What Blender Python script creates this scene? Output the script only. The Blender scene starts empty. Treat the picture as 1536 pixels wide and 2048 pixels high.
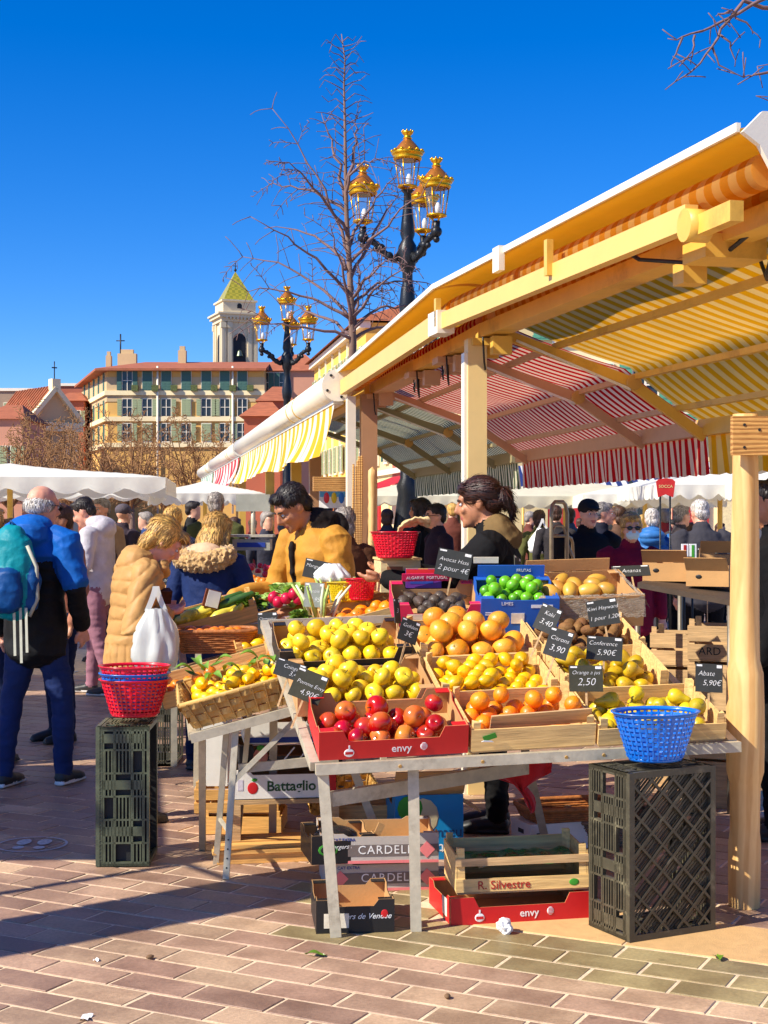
import bpy, bmesh, math, random
import numpy as np
from mathutils import Vector, Matrix, Euler, noise
from mathutils.bvhtree import BVHTree
random.seed(7)
SC = bpy.context.scene
COL = SC.collection
R = math.radians
# ------------------------------------------------------------------ camera
F, CX, HY, H = 3000.0, 768.0, 1035.0, 1.58
cam = bpy.data.cameras.new('camera'); cam_ob = bpy.data.objects.new('camera', cam); COL.objects.link(cam_ob)
cam_ob.location = (0, 0, H); cam_ob.rotation_euler = (R(90), 0, 0)
cam.sensor_fit = 'VERTICAL'; cam.sensor_height = 36; cam.sensor_width = 27; cam.lens = F/2048*36
cam.shift_y = (HY-1024)/2048; cam.clip_start = .1; cam.clip_end = 3000
SC.camera = cam_ob
# ------------------------------------------------------------------ sky and sun
SUN_EL, SH_AZ = 40.0, 28.0                   # elevation; ground shadows run 28 deg from +X towards +Y
tosun = Vector((-math.cos(R(SH_AZ))*math.cos(R(SUN_EL)), -math.sin(R(SH_AZ))*math.cos(R(SUN_EL)), math.sin(R(SUN_EL))))
wd = bpy.data.worlds.new('World'); SC.world = wd; wd.use_nodes = True
nt = wd.node_tree; nt.nodes.clear()
sky = nt.nodes.new('ShaderNodeTexSky'); sky.sky_type = 'NISHITA'; sky.sun_disc = False
sky.sun_elevation = R(SUN_EL); sky.sun_rotation = math.atan2(tosun.x, tosun.y)
sky.altitude = 300; sky.air_density = .9; sky.dust_density = .05; sky.ozone_density = 8.0
hs = nt.nodes.new('ShaderNodeHueSaturation'); hs.inputs['Saturation'].default_value = 1.28; hs.inputs['Hue'].default_value = .512
bg = nt.nodes.new('ShaderNodeBackground'); bg.inputs[1].default_value = .118
wo = nt.nodes.new('ShaderNodeOutputWorld')
nt.links.new(sky.outputs[0], hs.inputs['Color']); nt.links.new(hs.outputs[0], bg.inputs[0]); nt.links.new(bg.outputs[0], wo.inputs[0])
sl = bpy.data.lights.new('sun', 'SUN'); sl.energy = 4.8; sl.angle = R(.5); sl.color = (1, .93, .80)
so = bpy.data.objects.new('sun', sl); COL.objects.link(so); so.rotation_euler = tosun.to_track_quat('Z', 'Y').to_euler()
so.location = (-8, -5, 12)
SC.view_settings.view_transform = 'Standard'; SC.view_settings.look = 'None'
SC.view_settings.exposure = 0.60; SC.view_settings.gamma = 1; SC.view_settings.use_curve_mapping = False
# ------------------------------------------------------------------ pixel helpers
def W(px, py, Y): return Vector(((px-CX)/F*Y, Y, H-(py-HY)/F*Y))
def G(px, py):
    Y = H*F/(py-HY); return Vector(((px-CX)/F*Y, Y, 0))
def S(r, g, b):
    f = lambda c: ((c/255+.055)/1.055)**2.4 if c > 10 else c/255/12.92
    return (f(r), f(g), f(b))
# ------------------------------------------------------------------ materials
MATS = {}
def _new(key):
    m = bpy.data.materials.new(key); m.use_nodes = True; MATS[key] = m
    return m, m.node_tree, m.node_tree.nodes['Principled BSDF']
def _n(t, kind, **kw):
    n = t.nodes.new(kind)
    for k, v in kw.items():
        if k in n.inputs: n.inputs[k].default_value = v
        else: setattr(n, k, v)
    return n
def _mix(t, fac, a, b, blend='MIX'):
    m = t.nodes.new('ShaderNodeMix'); m.data_type = 'RGBA'; m.blend_type = blend
    for i, v in ((0, fac), (6, a), (7, b)):
        if isinstance(v, (int, float)): m.inputs[i].default_value = v
        elif isinstance(v, tuple): m.inputs[i].default_value = v if len(v) == 4 else v+(1,)
        else: t.links.new(v, m.inputs[i])
    return m.outputs[2]
def _coords(t, sc=(1, 1, 1), kind='Object'):
    if kind == 'World':
        g_ = t.nodes.new('ShaderNodeNewGeometry'); return g_.outputs['Position']
    tc = t.nodes.new('ShaderNodeTexCoord'); mp = t.nodes.new('ShaderNodeMapping'); mp.inputs['Scale'].default_value = sc
    t.links.new(tc.outputs[kind], mp.inputs[0]); return mp.outputs[0]
def _ramp(t, src, stops):
    r = t.nodes.new('ShaderNodeValToRGB'); e = r.color_ramp.elements
    while len(e) < len(stops): e.new(.5)
    for i, (p, c) in enumerate(stops):
        e[i].position = p; e[i].color = c if len(c) == 4 else tuple(c)+(1,)
    t.links.new(src, r.inputs[0]); return r.outputs[0]
def pm(key, col=(.5, .5, .5), rough=.6, metal=0., var=.15, vs=9., bump=.1, bs=60., st=(1, 1, 1), coat=0., sheen=0., dirt=None, dv=.5, rnd=0., spec=None, sss=0.):
    """general procedural material: two-tone noise, optional dirt patches, fine bump"""
    if key in MATS: return MATS[key]
    m, t, b = _new(key)
    co = _coords(t, st)
    n1 = _n(t, 'ShaderNodeTexNoise', Scale=vs, Detail=5., Roughness=.6); t.links.new(co, n1.inputs['Vector'])
    lo = tuple(c*(1-var) for c in col); hi = tuple(min(1, c*(1+var)) for c in col)
    c = _ramp(t, n1.outputs[0], [(.3, lo), (.7, hi)])
    if rnd:
        oi = t.nodes.new('ShaderNodeObjectInfo')
        h = t.nodes.new('ShaderNodeHueSaturation'); mr = _n(t, 'ShaderNodeMapRange'); mr.inputs[3].default_value = 1-rnd; mr.inputs[4].default_value = 1+rnd
        t.links.new(oi.outputs['Random'], mr.inputs[0]); t.links.new(mr.outputs[0], h.inputs['Value']); t.links.new(c, h.inputs['Color']); c = h.outputs[0]
    if dirt:
        n3 = _n(t, 'ShaderNodeTexNoise', Scale=vs*.4, Detail=8., Roughness=.7); t.links.new(co, n3.inputs['Vector'])
        fr = _ramp(t, n3.outputs[0], [(dv, (0, 0, 0)), (min(1, dv+.2), (.8, .8, .8))]); c = _mix(t, fr, c, dirt)
    t.links.new(c, b.inputs['Base Color'])
    b.inputs['Roughness'].default_value = rough; b.inputs['Metallic'].default_value = metal
    if spec is not None: b.inputs['Specular IOR Level'].default_value = spec
    if coat: b.inputs['Coat Weight'].default_value = coat; b.inputs['Coat Roughness'].default_value = .15
    if sheen: b.inputs['Sheen Weight'].default_value = sheen
    if sss: b.inputs['Subsurface Weight'].default_value = sss; b.inputs['Subsurface Radius'].default_value = (.01, .005, .003)
    if bump:
        n2 = _n(t, 'ShaderNodeTexNoise', Scale=bs, Detail=4.); t.links.new(co, n2.inputs['Vector'])
        bp = _n(t, 'ShaderNodeBump', Strength=bump, Distance=.01); t.links.new(n2.outputs[0], bp.inputs['Height']); t.links.new(bp.outputs[0], b.inputs['Normal'])
    return m
def wood(key, col, st=(2, 30, 30), var=.3, rough=.65, rnd=.12, bump=.25):
    return pm(key, col, rough, var=var, vs=2.2, st=st, bump=bump, bs=6, rnd=rnd)
def stripes(key, c1, c2, period, axis=1, duty=.5, transl=.45, rough=.8):
    """two-colour woven awning cloth; stripes along the object's local axis"""
    if key in MATS: return MATS[key]
    m, t, b = _new(key)
    tc = t.nodes.new('ShaderNodeTexCoord'); sx = t.nodes.new('ShaderNodeSeparateXYZ'); t.links.new(tc.outputs['Object'], sx.inputs[0])
    a = _n(t, 'ShaderNodeMath', operation='MULTIPLY'); a.inputs[1].default_value = 1/period; t.links.new(sx.outputs[axis], a.inputs[0])
    f = _n(t, 'ShaderNodeMath', operation='FRACT'); t.links.new(a.outputs[0], f.inputs[0])
    g = _n(t, 'ShaderNodeMath', operation='GREATER_THAN'); g.inputs[1].default_value = duty; t.links.new(f.outputs[0], g.inputs[0])
    n1 = _n(t, 'ShaderNodeTexNoise', Scale=3., Detail=6.); t.links.new(tc.outputs['Object'], n1.inputs['Vector'])
    c = _mix(t, g.outputs[0], c1, c2); v = _ramp(t, n1.outputs[0], [(.3, (.8, .8, .8)), (.7, (1, 1, 1))])
    c = _mix(t, 1., c, v, 'MULTIPLY')
    t.links.new(c, b.inputs['Base Color']); b.inputs['Roughness'].default_value = rough
    if transl:
        tr = t.nodes.new('ShaderNodeBsdfTranslucent'); t.links.new(c, tr.inputs[0])
        mx = _n(t, 'ShaderNodeMixShader'); mx.inputs[0].default_value = transl
        t.links.new(b.outputs[0], mx.inputs[1]); t.links.new(tr.outputs[0], mx.inputs[2])
        t.links.new(mx.outputs[0], t.nodes['Material Output'].inputs[0])
    return m
def cloth(key, col, transl=.35, rough=.85):
    if key in MATS: return MATS[key]
    m = pm(key, col, rough, var=.08, vs=4, bump=.2, bs=12); t = m.node_tree; b = t.nodes['Principled BSDF']
    tr = t.nodes.new('ShaderNodeBsdfTranslucent'); tr.inputs[0].default_value = col+(1,)
    mx = _n(t, 'ShaderNodeMixShader'); mx.inputs[0].default_value = transl
    t.links.new(b.outputs[0], mx.inputs[1]); t.links.new(tr.outputs[0], mx.inputs[2]); t.links.new(mx.outputs[0], t.nodes['Material Output'].inputs[0])
    return m
def fruit(key, c1, c2, scale=3., lo=.35, hi=.65, rough=.32, bump=.05, bs=120, spots=None, vstretch=1., coat=.15):
    if key in MATS: return MATS[key]
    m, t, b = _new(key)
    oi = t.nodes.new('ShaderNodeObjectInfo'); tc = t.nodes.new('ShaderNodeTexCoord')
    add = _n(t, 'ShaderNodeVectorMath', operation='ADD'); t.links.new(tc.outputs['Object'], add.inputs[0])
    mr = _n(t, 'ShaderNodeMath', operation='MULTIPLY'); mr.inputs[1].default_value = 37.; t.links.new(oi.outputs['Random'], mr.inputs[0])
    t.links.new(mr.outputs[0], add.inputs[1])
    mp = t.nodes.new('ShaderNodeMapping'); mp.inputs['Scale'].default_value = (1, 1, vstretch); t.links.new(add.outputs[0], mp.inputs[0])
    n1 = _n(t, 'ShaderNodeTexNoise', Scale=scale*6, Detail=3.); t.links.new(mp.outputs[0], n1.inputs['Vector'])
    c = _ramp(t, n1.outputs[0], [(lo, c1), (hi, c2)])
    if spots:
        n2 = _n(t, 'ShaderNodeTexNoise', Scale=90., Detail=2.); t.links.new(add.outputs[0], n2.inputs['Vector'])
        f = _ramp(t, n2.outputs[0], [(.62, (0, 0, 0)), (.70, (.7, .7, .7))]); c = _mix(t, f, c, spots)
    h = t.nodes.new('ShaderNodeHueSaturation'); m2 = _n(t, 'ShaderNodeMapRange'); m2.inputs[3].default_value = .74; m2.inputs[4].default_value = 1.12
    t.links.new(oi.outputs['Random'], m2.inputs[0]); t.links.new(m2.outputs[0], h.inputs['Value']); t.links.new(c, h.inputs['Color'])
    n5 = _n(t, 'ShaderNodeTexNoise', Scale=11., Detail=1.); t.links.new(add.outputs[0], n5.inputs['Vector']); mh = _n(t, 'ShaderNodeMapRange'); mh.inputs[3].default_value = .478; mh.inputs[4].default_value = .522; t.links.new(n5.outputs[0], mh.inputs[0]); t.links.new(mh.outputs[0], h.inputs['Hue'])
    t.links.new(h.outputs[0], b.inputs['Base Color']); b.inputs['Roughness'].default_value = rough
    b.inputs['Coat Weight'].default_value = coat; b.inputs['Coat Roughness'].default_value = .2
    n3 = _n(t, 'ShaderNodeTexNoise', Scale=bs, Detail=2.); t.links.new(tc.outputs['Object'], n3.inputs['Vector'])
    bp = _n(t, 'ShaderNodeBump', Strength=bump*3, Distance=.003); t.links.new(n3.outputs[0], bp.inputs['Height']); t.links.new(bp.outputs[0], b.inputs['Normal'])
    return m
# ------------------------------------------------------------------ mesh builder
def frame_from(d, up=Vector((0, 0, 1))):
    d = d.normalized()
    if abs(d.dot(up)) > .98: up = Vector((0, 1, 0))
    x = d.cross(up).normalized(); z = x.cross(d).normalized()
    return x, z
class MB:
    def __init__(s): s.v = []; s.f = []; s.m = []; s.sm = []
    def add(s, vs, fs, mi=0, smooth=False):
        o = len(s.v); s.v += [tuple(p) for p in vs]
        for f in fs: s.f.append(tuple(i+o for i in f)); s.m.append(mi); s.sm.append(smooth)
        return s
    def hexa(s, p, mi=0):        # 8 corners: bottom 0-3 ccw, top 4-7
        return s.add(p, [(3, 2, 1, 0), (4, 5, 6, 7), (0, 1, 5, 4), (1, 2, 6, 5), (2, 3, 7, 6), (3, 0, 4, 7)], mi)
    def box(s, c, d, mi=0, M=None):
        x, y, z = d[0]/2, d[1]/2, d[2]/2; c = Vector(c)
        p = [Vector(q) for q in ((-x, -y, -z), (x, -y, -z), (x, y, -z), (-x, y, -z), (-x, -y, z), (x, -y, z), (x, y, z), (-x, y, z))]
        p = [(M @ q if M else q)+c for q in p]
        return s.hexa(p, mi)
    def bb(s, x0, x1, y0, y1, z0, z1, mi=0): return s.box(((x0+x1)/2, (y0+y1)/2, (z0+z1)/2), (x1-x0, y1-y0, z1-z0), mi)
    def chamf(s, c, d, ch, mi=0):   # box with chamfered top
        x, y, z = d[0]/2, d[1]/2, d[2]/2; c = Vector(c); a, b = x-ch, y-ch
        p = [(-x, -y, -z), (x, -y, -z), (x, y, -z), (-x, y, -z), (-x, -y, z-ch), (x, -y, z-ch), (x, y, z-ch), (-x, y, z-ch), (-a, -b, z), (a, -b, z), (a, b, z), (-a, b, z)]
        return s.add([Vector(q)+c for q in p], [(0, 1, 5, 4), (1, 2, 6, 5), (2, 3, 7, 6), (3, 0, 4, 7), (4, 5, 9, 8), (5, 6, 10, 9), (6, 7, 11, 10), (7, 4, 8, 11), (8, 9, 10, 11)], mi)
    def beam(s, p, q, w, h, mi=0, up=Vector((0, 0, 1))):
        p, q = Vector(p), Vector(q); x, z = frame_from(q-p, up); x = x*w/2; z = z*h/2
        return s.hexa([p-x-z, p+x-z, q+x-z, q-x-z, p-x+z, p+x+z, q+x+z, q-x+z], mi)
    def tube(s, pts, r, n=8, mi=0, cap=True, smooth=True, sq=1.):
        pts = [Vector(p) for p in pts]; rs = r if isinstance(r, (list, tuple)) else [r]*len(pts)
        vs, fs = [], []; x = None
        for i, p in enumerate(pts):
            d = (pts[min(i+1, len(pts)-1)]-pts[max(i-1, 0)])
            if d.length < 1e-9: d = Vector((0, 0, 1))
            d.normalize()
            if x is None: x, z = frame_from(d)
            else:
                x = (x-d*x.dot(d))
                if x.length < 1e-6: x, z = frame_from(d)
                x.normalize(); z = x.cross(d)
            for k in range(n):
                a = 2*math.pi*k/n; vs.append(p+(x*math.cos(a)+z*math.sin(a)*sq)*rs[i])
        for i in range(len(pts)-1):
            for k in range(n):
                a, b = i*n+k, i*n+(k+1) % n; fs.append((a, b, b+n, a+n))
        s.add(vs, fs, mi, smooth)
        if cap:
            o = len(s.v)-len(vs); l = o+(len(pts)-1)*n
            s.f.append(tuple(o+k for k in range(n-1, -1, -1))); s.m.append(mi); s.sm.append(False)
            s.f.append(tuple(l+k for k in range(n))); s.m.append(mi); s.sm.append(False)
        return s
    def lathe(s, prof, n=16, mi=0, c=(0, 0, 0), M=None, smooth=True, wob=None):
        c = Vector(c); vs, fs = [], []
        for j, (r, z) in enumerate(prof):
            for k in range(n):
                a = 2*math.pi*k/n; rr = r*(1+(wob(a, z) if wob else 0)); q = Vector((rr*math.cos(a), rr*math.sin(a), z))
                vs.append((M @ q if M else q)+c)
        for j in range(len(prof)-1):
            for k in range(n):
                a, b = j*n+k, j*n+(k+1) % n; fs.append((a, b, b+n, a+n))
        return s.add(vs, fs, mi, smooth)
    def ell(s, c, r, n=12, m=8, mi=0, M=None):
        prof = [(max(1e-4, math.sin(math.pi*j/m)), -math.cos(math.pi*j/m)) for j in range(m+1)]
        D = Matrix.Diagonal(Vector(r)); return s.lathe(prof, n, mi, c, (M.to_3x3() @ D if M else D))
    def grid(s, fn, nu, nv, mi=0, smooth=True):
        vs = [fn(i/nu, j/nv) for j in range(nv+1) for i in range(nu+1)]
        fs = [(j*(nu+1)+i, j*(nu+1)+i+1, (j+1)*(nu+1)+i+1, (j+1)*(nu+1)+i) for j in range(nv) for i in range(nu)]
        return s.add(vs, fs, mi, smooth)
    def prism(s, poly, z0, z1, mi=0, M=None):   # polygon in xy extruded in z
        n = len(poly); vs = [Vector((x, y, z0)) for x, y in poly]+[Vector((x, y, z1)) for x, y in poly]
        if M: vs = [M @ v for v in vs]
        return s.add(vs, [tuple(range(n-1, -1, -1)), tuple(range(n, 2*n))]+[(i, (i+1) % n, (i+1) % n+n, i+n) for i in range(n)], mi)
    def mesh(s, name, mats):
        me = bpy.data.meshes.new(name); me.from_pydata([tuple(v) for v in s.v], [], s.f)
        for m in (mats if isinstance(mats, (list, tuple)) else [mats]): me.materials.append(m)
        me.polygons.foreach_set('material_index', s.m); me.polygons.foreach_set('use_smooth', s.sm); me.update()
        return me
    def build(s, name, mats, parent=None, **kw): return ob(name, s.mesh(name, mats), parent, **kw)
def ob(name, me, parent=None, M=None, label=None, cat=None, group=None, kind=None):
    o = bpy.data.objects.new(name, me); COL.objects.link(o)
    if parent: o.parent = parent
    if M is not None: o.matrix_basis = M
    for k, v in (('label', label), ('category', cat), ('group', group), ('kind', kind)):
        if v: o[k] = v
    return o
def thing(name, label, cat, M=None, group=None):
    return ob(name, None, None, M if M is not None else Matrix.Identity(4), label, cat, group)
def copy_tree(o, parent=None, M=None, label=None):
    c = o.copy(); COL.objects.link(c); c.parent = parent
    if M is not None: c.matrix_basis = M
    if label: c['label'] = label
    for ch in KIDS.get(o.name, []) or [k for k in o.children]: copy_tree(ch, c)
    return c
KIDS = {}
def T(x, y=None, z=None): return Matrix.Translation(Vector((x, y, z)) if y is not None else Vector(x))
def RZ(a): return Matrix.Rotation(R(a), 4, 'Z')
def RX(a): return Matrix.Rotation(R(a), 4, 'X')
def RY(a): return Matrix.Rotation(R(a), 4, 'Y')
def basis(o, x, y, z):
    m = Matrix.Identity(4)
    for i, c in enumerate((x, y, z, o)):
        for j in range(3): m[j][i] = c[j]
    return m
TXT = {}
def text(s, size, M, mat, parent=None, shear=0., name='lettering', ext=.0006, align='CENTER', spacing=1., weight=0., sx=1.):
    k = (s, size, shear, spacing, mat.name, weight)
    if k not in TXT:
        c = bpy.data.curves.new('lettering', 'FONT'); c.body = s; c.size = size; c.shear = shear; c.extrude = ext; c.align_x = align; c.align_y = 'CENTER'
        c.space_character = spacing; c.offset = weight; c.resolution_u = 3
        o = bpy.data.objects.new('tmp', c); COL.objects.link(o); bpy.context.view_layer.update()
        me = bpy.data.meshes.new_from_object(o.evaluated_get(bpy.context.evaluated_depsgraph_get()))
        bpy.data.objects.remove(o); me.materials.clear(); me.materials.append(mat); me.name = 'lettering'; TXT[k] = me
    return ob(name, TXT[k], parent, M @ Matrix.Diagonal((sx, 1, 1, 1)))
FRONT = basis((0, 0, 0), (1, 0, 0), (0, 0, 1), (0, -1, 0))   # text standing up, readable from -Y
# row frame of the stall line: X = right, Y = away along the row, Z = up
ROWA = -math.degrees(math.atan2(-.165, .986))
ROW = T(.52, 8.6, 0) @ RZ(ROWA)
def rowP(t, s, z): return ROW @ Vector((t, s, z))
# ================================================================== SETTING
def st(o): o['kind'] = 'structure'; return o
# ---- ground sheet and paving
m, t, b = _new('far_paving')
co = _coords(t, (1, 1, 1)); br = _n(t, 'ShaderNodeTexBrick', Scale=3.2); t.links.new(co, br.inputs['Vector'])
br.inputs['Color1'].default_value = S(150, 118, 108)+(1,); br.inputs['Color2'].default_value = S(120, 96, 92)+(1,); br.inputs['Mortar'].default_value = S(175, 155, 135)+(1,)
br.inputs['Mortar Size'].default_value = .02; t.links.new(br.outputs[0], b.inputs['Base Color']); b.inputs['Roughness'].default_value = .6
g = MB().add([(-900, -60, -.03), (900, -60, -.03), (900, 1500, -.03), (-900, 1500, -.03)], [(0, 1, 2, 3)]); st(g.build('ground', MATS['far_paving']))
PA = 27.0
LD = Vector((math.cos(R(PA)), -math.sin(R(PA)), 0)); SD = Vector((math.sin(R(PA)), math.cos(R(PA)), 0))
PORG = Vector((.326, 5.82, 0)); TL, TW, GAP = .31, .155, .012
grout = pm('grout', S(226, 200, 164), .9, var=.25, vs=14, bump=.3, bs=90)
bed = MB().add([(-6, 3.4, -.003), (8, 3.4, -.003), (11, 18, -.003), (-9, 18, -.003)], [(0, 1, 2, 3)]).build('pavement', grout); st(bed)
def tilemat(k, c):
    m, t, b = _new('paver_'+k); co = _coords(t, kind='World'); oi = t.nodes.new('ShaderNodeObjectInfo')
    n1 = _n(t, 'ShaderNodeTexNoise', Scale=70., Detail=5., Roughness=.65); t.links.new(co, n1.inputs['Vector'])
    n2 = _n(t, 'ShaderNodeTexNoise', Scale=2.6, Detail=7., Roughness=.65); t.links.new(co, n2.inputs['Vector'])
    col = _ramp(t, n1.outputs[0], [(.32, tuple(x*.80 for x in c)), (.68, tuple(min(1, x*1.14) for x in c))])
    st1 = _ramp(t, n2.outputs[0], [(.40, (.70, .66, .64)), (.60, (1.05, 1.04, 1.02))]); col = _mix(t, 1., col, st1, 'MULTIPLY')
    vo = _n(t, 'ShaderNodeTexVoronoi', Scale=5.); t.links.new(co, vo.inputs['Vector'])      # trodden gum and drops
    sp = _ramp(t, vo.outputs['Distance'], [(.05, (.55, .55, .55)), (.075, (0, 0, 0))]); col = _mix(t, sp, col, tuple(x*.4 for x in c))
    h = t.nodes.new('ShaderNodeHueSaturation'); mr = _n(t, 'ShaderNodeMapRange'); mr.inputs[3].default_value = .84; mr.inputs[4].default_value = 1.16
    t.links.new(oi.outputs['Random'], mr.inputs[0]); t.links.new(mr.outputs[0], h.inputs['Value']); t.links.new(col, h.inputs['Color']); t.links.new(h.outputs[0], b.inputs['Base Color'])
    rr = _ramp(t, n2.outputs[0], [(.35, (.38,)*3), (.65, (.62,)*3)]); t.links.new(rr, b.inputs['Roughness'])
    n3 = _n(t, 'ShaderNodeTexNoise', Scale=220., Detail=3.); t.links.new(co, n3.inputs['Vector']); bp = _n(t, 'ShaderNodeBump', Strength=.35, Distance=.004); t.links.new(n3.outputs[0], bp.inputs['Height']); t.links.new(bp.outputs[0], b.inputs['Normal'])
    return m
tm = [tilemat('pink', S(184, 150, 124)), tilemat('rose', S(168, 134, 112)), tilemat('sand', S(196, 164, 132)), tilemat('olive', S(166, 148, 104)), tilemat('olive_dark', S(152, 136, 98))]
tmesh = [MB().chamf((0, 0, -.004), (TL-GAP, TW-GAP, .008), .0025).mesh('paver', k) for k in tm]
slab_len, slab_w = 2.5, .47
tiles = []
for j in range(-14, 90):
    off = .5*TL*(j % 2)+random.uniform(-.02, .02)
    for i in range(-40, 50):
        l, s = i*TL+off, (j+.5)*TW
        if -.02 < l+TL/2 < slab_len+.2 and 0 < s < slab_w: continue
        p = PORG+LD*l+SD*s
        if p.y < 3.6 or p.y > 15: continue
        px = CX+p.x/p.y*F
        if px < -260 or px > 1800: continue
        ol = (-3 <= j < 0 and -.6 < l < 4) or (j in (0, 1, 2) and -.9 < l < -.02)
        k = random.choice((3, 3, 4)) if ol else random.choice((0, 0, 1, 2))
        py = HY+H*F/p.y
        vis = 0 if (-40 < px < 1580 and py < 2075) else 1
        tiles.append((vis, p.y, p, k))
tiles.sort(key=lambda q: (q[0], q[1]))
Mt = RZ(-PA)
for vis, y, p, k in tiles[:300]:
    z = random.uniform(-.0012, .0012)
    ob('paver', tmesh[k], bed, T(p.x, p.y, z) @ Mt @ RX(random.uniform(-.35, .35)) @ RY(random.uniform(-.3, .3)))
rest = MB()
for vis, y, p, k in tiles[300:]:
    c = [p+LD*a*(TL-GAP)/2+SD*e*(TW-GAP)/2+Vector((0, 0, random.uniform(-.0015, .001))) for a, e in ((-1, -1), (1, -1), (1, 1), (-1, 1))]
    rest.add(c+[q-Vector((0, 0, .006)) for q in c], [(0, 1, 2, 3), (0, 4, 5, 1), (1, 5, 6, 2), (2, 6, 7, 3), (3, 7, 4, 0)], k)
rest.build('paver_field', tm, bed, kind='stuff')
slabm = pm('sand_slab', S(214, 172, 116), .6, var=.1, vs=16, bump=.25, bs=150, rnd=.06, dirt=S(178, 138, 92), dv=.55)
l = 0.
for w_ in (.62, .58, .66, .64):
    sm_ = MB().chamf((0, 0, -.004), (w_-.008, slab_w-.012, .008), .002).mesh('slab', slabm)
    c = PORG+LD*(l+w_/2)+SD*(slab_w/2+.003); ob('slab', sm_, bed, T(c.x, c.y, .001) @ Mt); l += w_
# painted distancing marks on the pavement
wpaint = pm('worn_white_paint', (.5, .5, .5), .7, var=.3, vs=60, bump=.1)
for cx_, cy_, r_ in ((64, 1690, .17), (138, 1345, .17)):
    c = G(cx_, cy_); mk = MB()
    for i in range(36):
        a, e = 2*math.pi*i/36, 2*math.pi*(i+1)/36
        mk.add([c+Vector((math.cos(q)*rr, math.sin(q)*rr, .0045)) for q, rr in ((a, r_), (e, r_), (e, r_-.012), (a, r_-.012))], [(0, 1, 2, 3)])
    for fx in (-.05, .05):
        for fy, ry, rx in ((.05, .065, .034), (-.07, .035, .028)):
            mk.add([c+Vector((fx+math.cos(q*math.pi/8)*rx, fy+math.sin(q*math.pi/8)*ry, .0045)) for q in range(16)], [tuple(range(16))])
    mk.build('floor_marking', wpaint, bed)
# ---- buildings --------------------------------------------------------
roofm = pm('clay_roof', S(168, 96, 62), .8, var=.28, vs=1.2, bump=.5, bs=3, st=(1, 4, 1))
plaster = {k: pm('plaster_'+k, c, .85, var=.08, vs=.35, bump=.1, bs=3, dirt=tuple(x*.82 for x in c), dv=.58) for k, c in dict(
    ochre=S(226, 176, 96), cream=S(240, 214, 150), yellow=S(238, 190, 84), pale=S(246, 226, 176), pink=S(206, 146, 116), red=S(190, 100, 78), grey=S(158, 134, 110), white=S(222, 204, 168), brick=S(176, 96, 70), sand=S(206, 176, 130)).items()}
shutm = {k: pm('shutter_'+k, c, .6, var=.15, vs=3, bump=.5, bs=2, st=(1, 1, 14)) for k, c in dict(green=S(88, 158, 126), pale=S(158, 168, 124), teal=S(66, 104, 92)).items()}
panem = pm('window_pane', (.025, .03, .035), .12, var=.3, vs=1, bump=0)
trimm = pm('white_trim', S(240, 228, 204), .7, var=.06, vs=1, bump=.05)
WM = {}
def win_mesh(w, h, kind):
    k = (round(w, 2), round(h, 2))
    if k not in WM:
        a = MB().bb(-w/2, w/2, -.02, .05, 0, h)
        f = MB()
        for x0, x1, z0, z1 in ((-w/2-.06, -w/2, -.05, h+.07), (w/2, w/2+.06, -.05, h+.07), (-w/2, w/2, h, h+.07), (-w/2-.05, w/2+.05, -.16, -.0501), (-.04, .04, 0, h), (-w/2, -.04, h*.5, h*.5+.06), (.04, w/2, h*.5, h*.5+.06)):
            f.bb(x0, x1, -.09, .03, z0, z1)
        s = MB(); sw = w/2
        s.bb(0, sw, -.06, 0, 0, h, 0)
        for q in range(7): s.bb(.08, sw-.08, -.075, -.0599, h*(q+.3)/7, h*(q+.75)/7, 0)
        WM[k] = (a.mesh('pane', panem), f.mesh('window', trimm), s)
    return WM[k]
SHM = {}
def window(parent, M, w, h, shut=None, mat='green', closed=False):
    a, f, s = win_mesh(w, h, shut); o = ob('window', f, parent, M); ob('pane', a, o)
    if shut:
        k = (round(w, 2), round(h, 2), mat)
        if k not in SHM: SHM[k] = s.mesh('shutter', shutm[mat])
        if closed: xs = (-w/2, 0)
        else: xs = (-w-.08, w/2+.08)
        for x in xs: ob('shutter', SHM[k], o, T(x, -.1, 0))
    return o
def facing(p, d):     # frame with -Y looking along direction d (outward), X to the viewer's right
    d = Vector((d[0], d[1], 0)).normalized(); return basis(Vector(p), Vector((-d.y, d.x, 0)), -d, Vector((0, 0, 1)))
# the ochre palace at the end of the square
Yb = 165.; k_ = Yb/F
A, B, C_, D_ = Vector((-30.4, 165, 0)), Vector((-13.2, 165, 0)), Vector((-13.2, 185, 0)), Vector((-37.2, 185, 0))
pal = thing('palace', 'ochre six-storey building with clay hip roof and two rows of shuttered windows', 'building')
ez = H+297*k_
MB().prism([(q.x, q.y) for q in (A, B, C_, D_)], 0, ez).build('wall', plaster['ochre'], pal)
bands = MB()
for py in (786, 838, 890):
    z = H+(HY-py)*k_
    bands.prism([(q.x, q.y) for q in (A+Vector((-.3, -.25, 0)), B+Vector((.1, -.25, 0)), C_, D_+Vector((-.3, 0, 0)))], z-.25, z+.25)
bands.prism([(q.x, q.y) for q in (A+Vector((-.1, -.06, 0)), B+Vector((.05, -.06, 0)), C_, D_+Vector((-.1, 0, 0)))], ez-3.6, ez-.9, 1)
bands.build('cornice_band', [plaster['pale'], plaster['sand']], pal)
rz = H+326*k_; e = .9
rf = MB(); a0, b0, c0, d0 = A+Vector((-1.2, -e, ez)), B+Vector((.3, -e, ez)), C_+Vector((.3, 1, ez)), D_+Vector((-1.2, 1, ez))
r0, r1 = Vector((-27.5, 173, rz)), Vector((-13, 173, rz))
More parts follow.
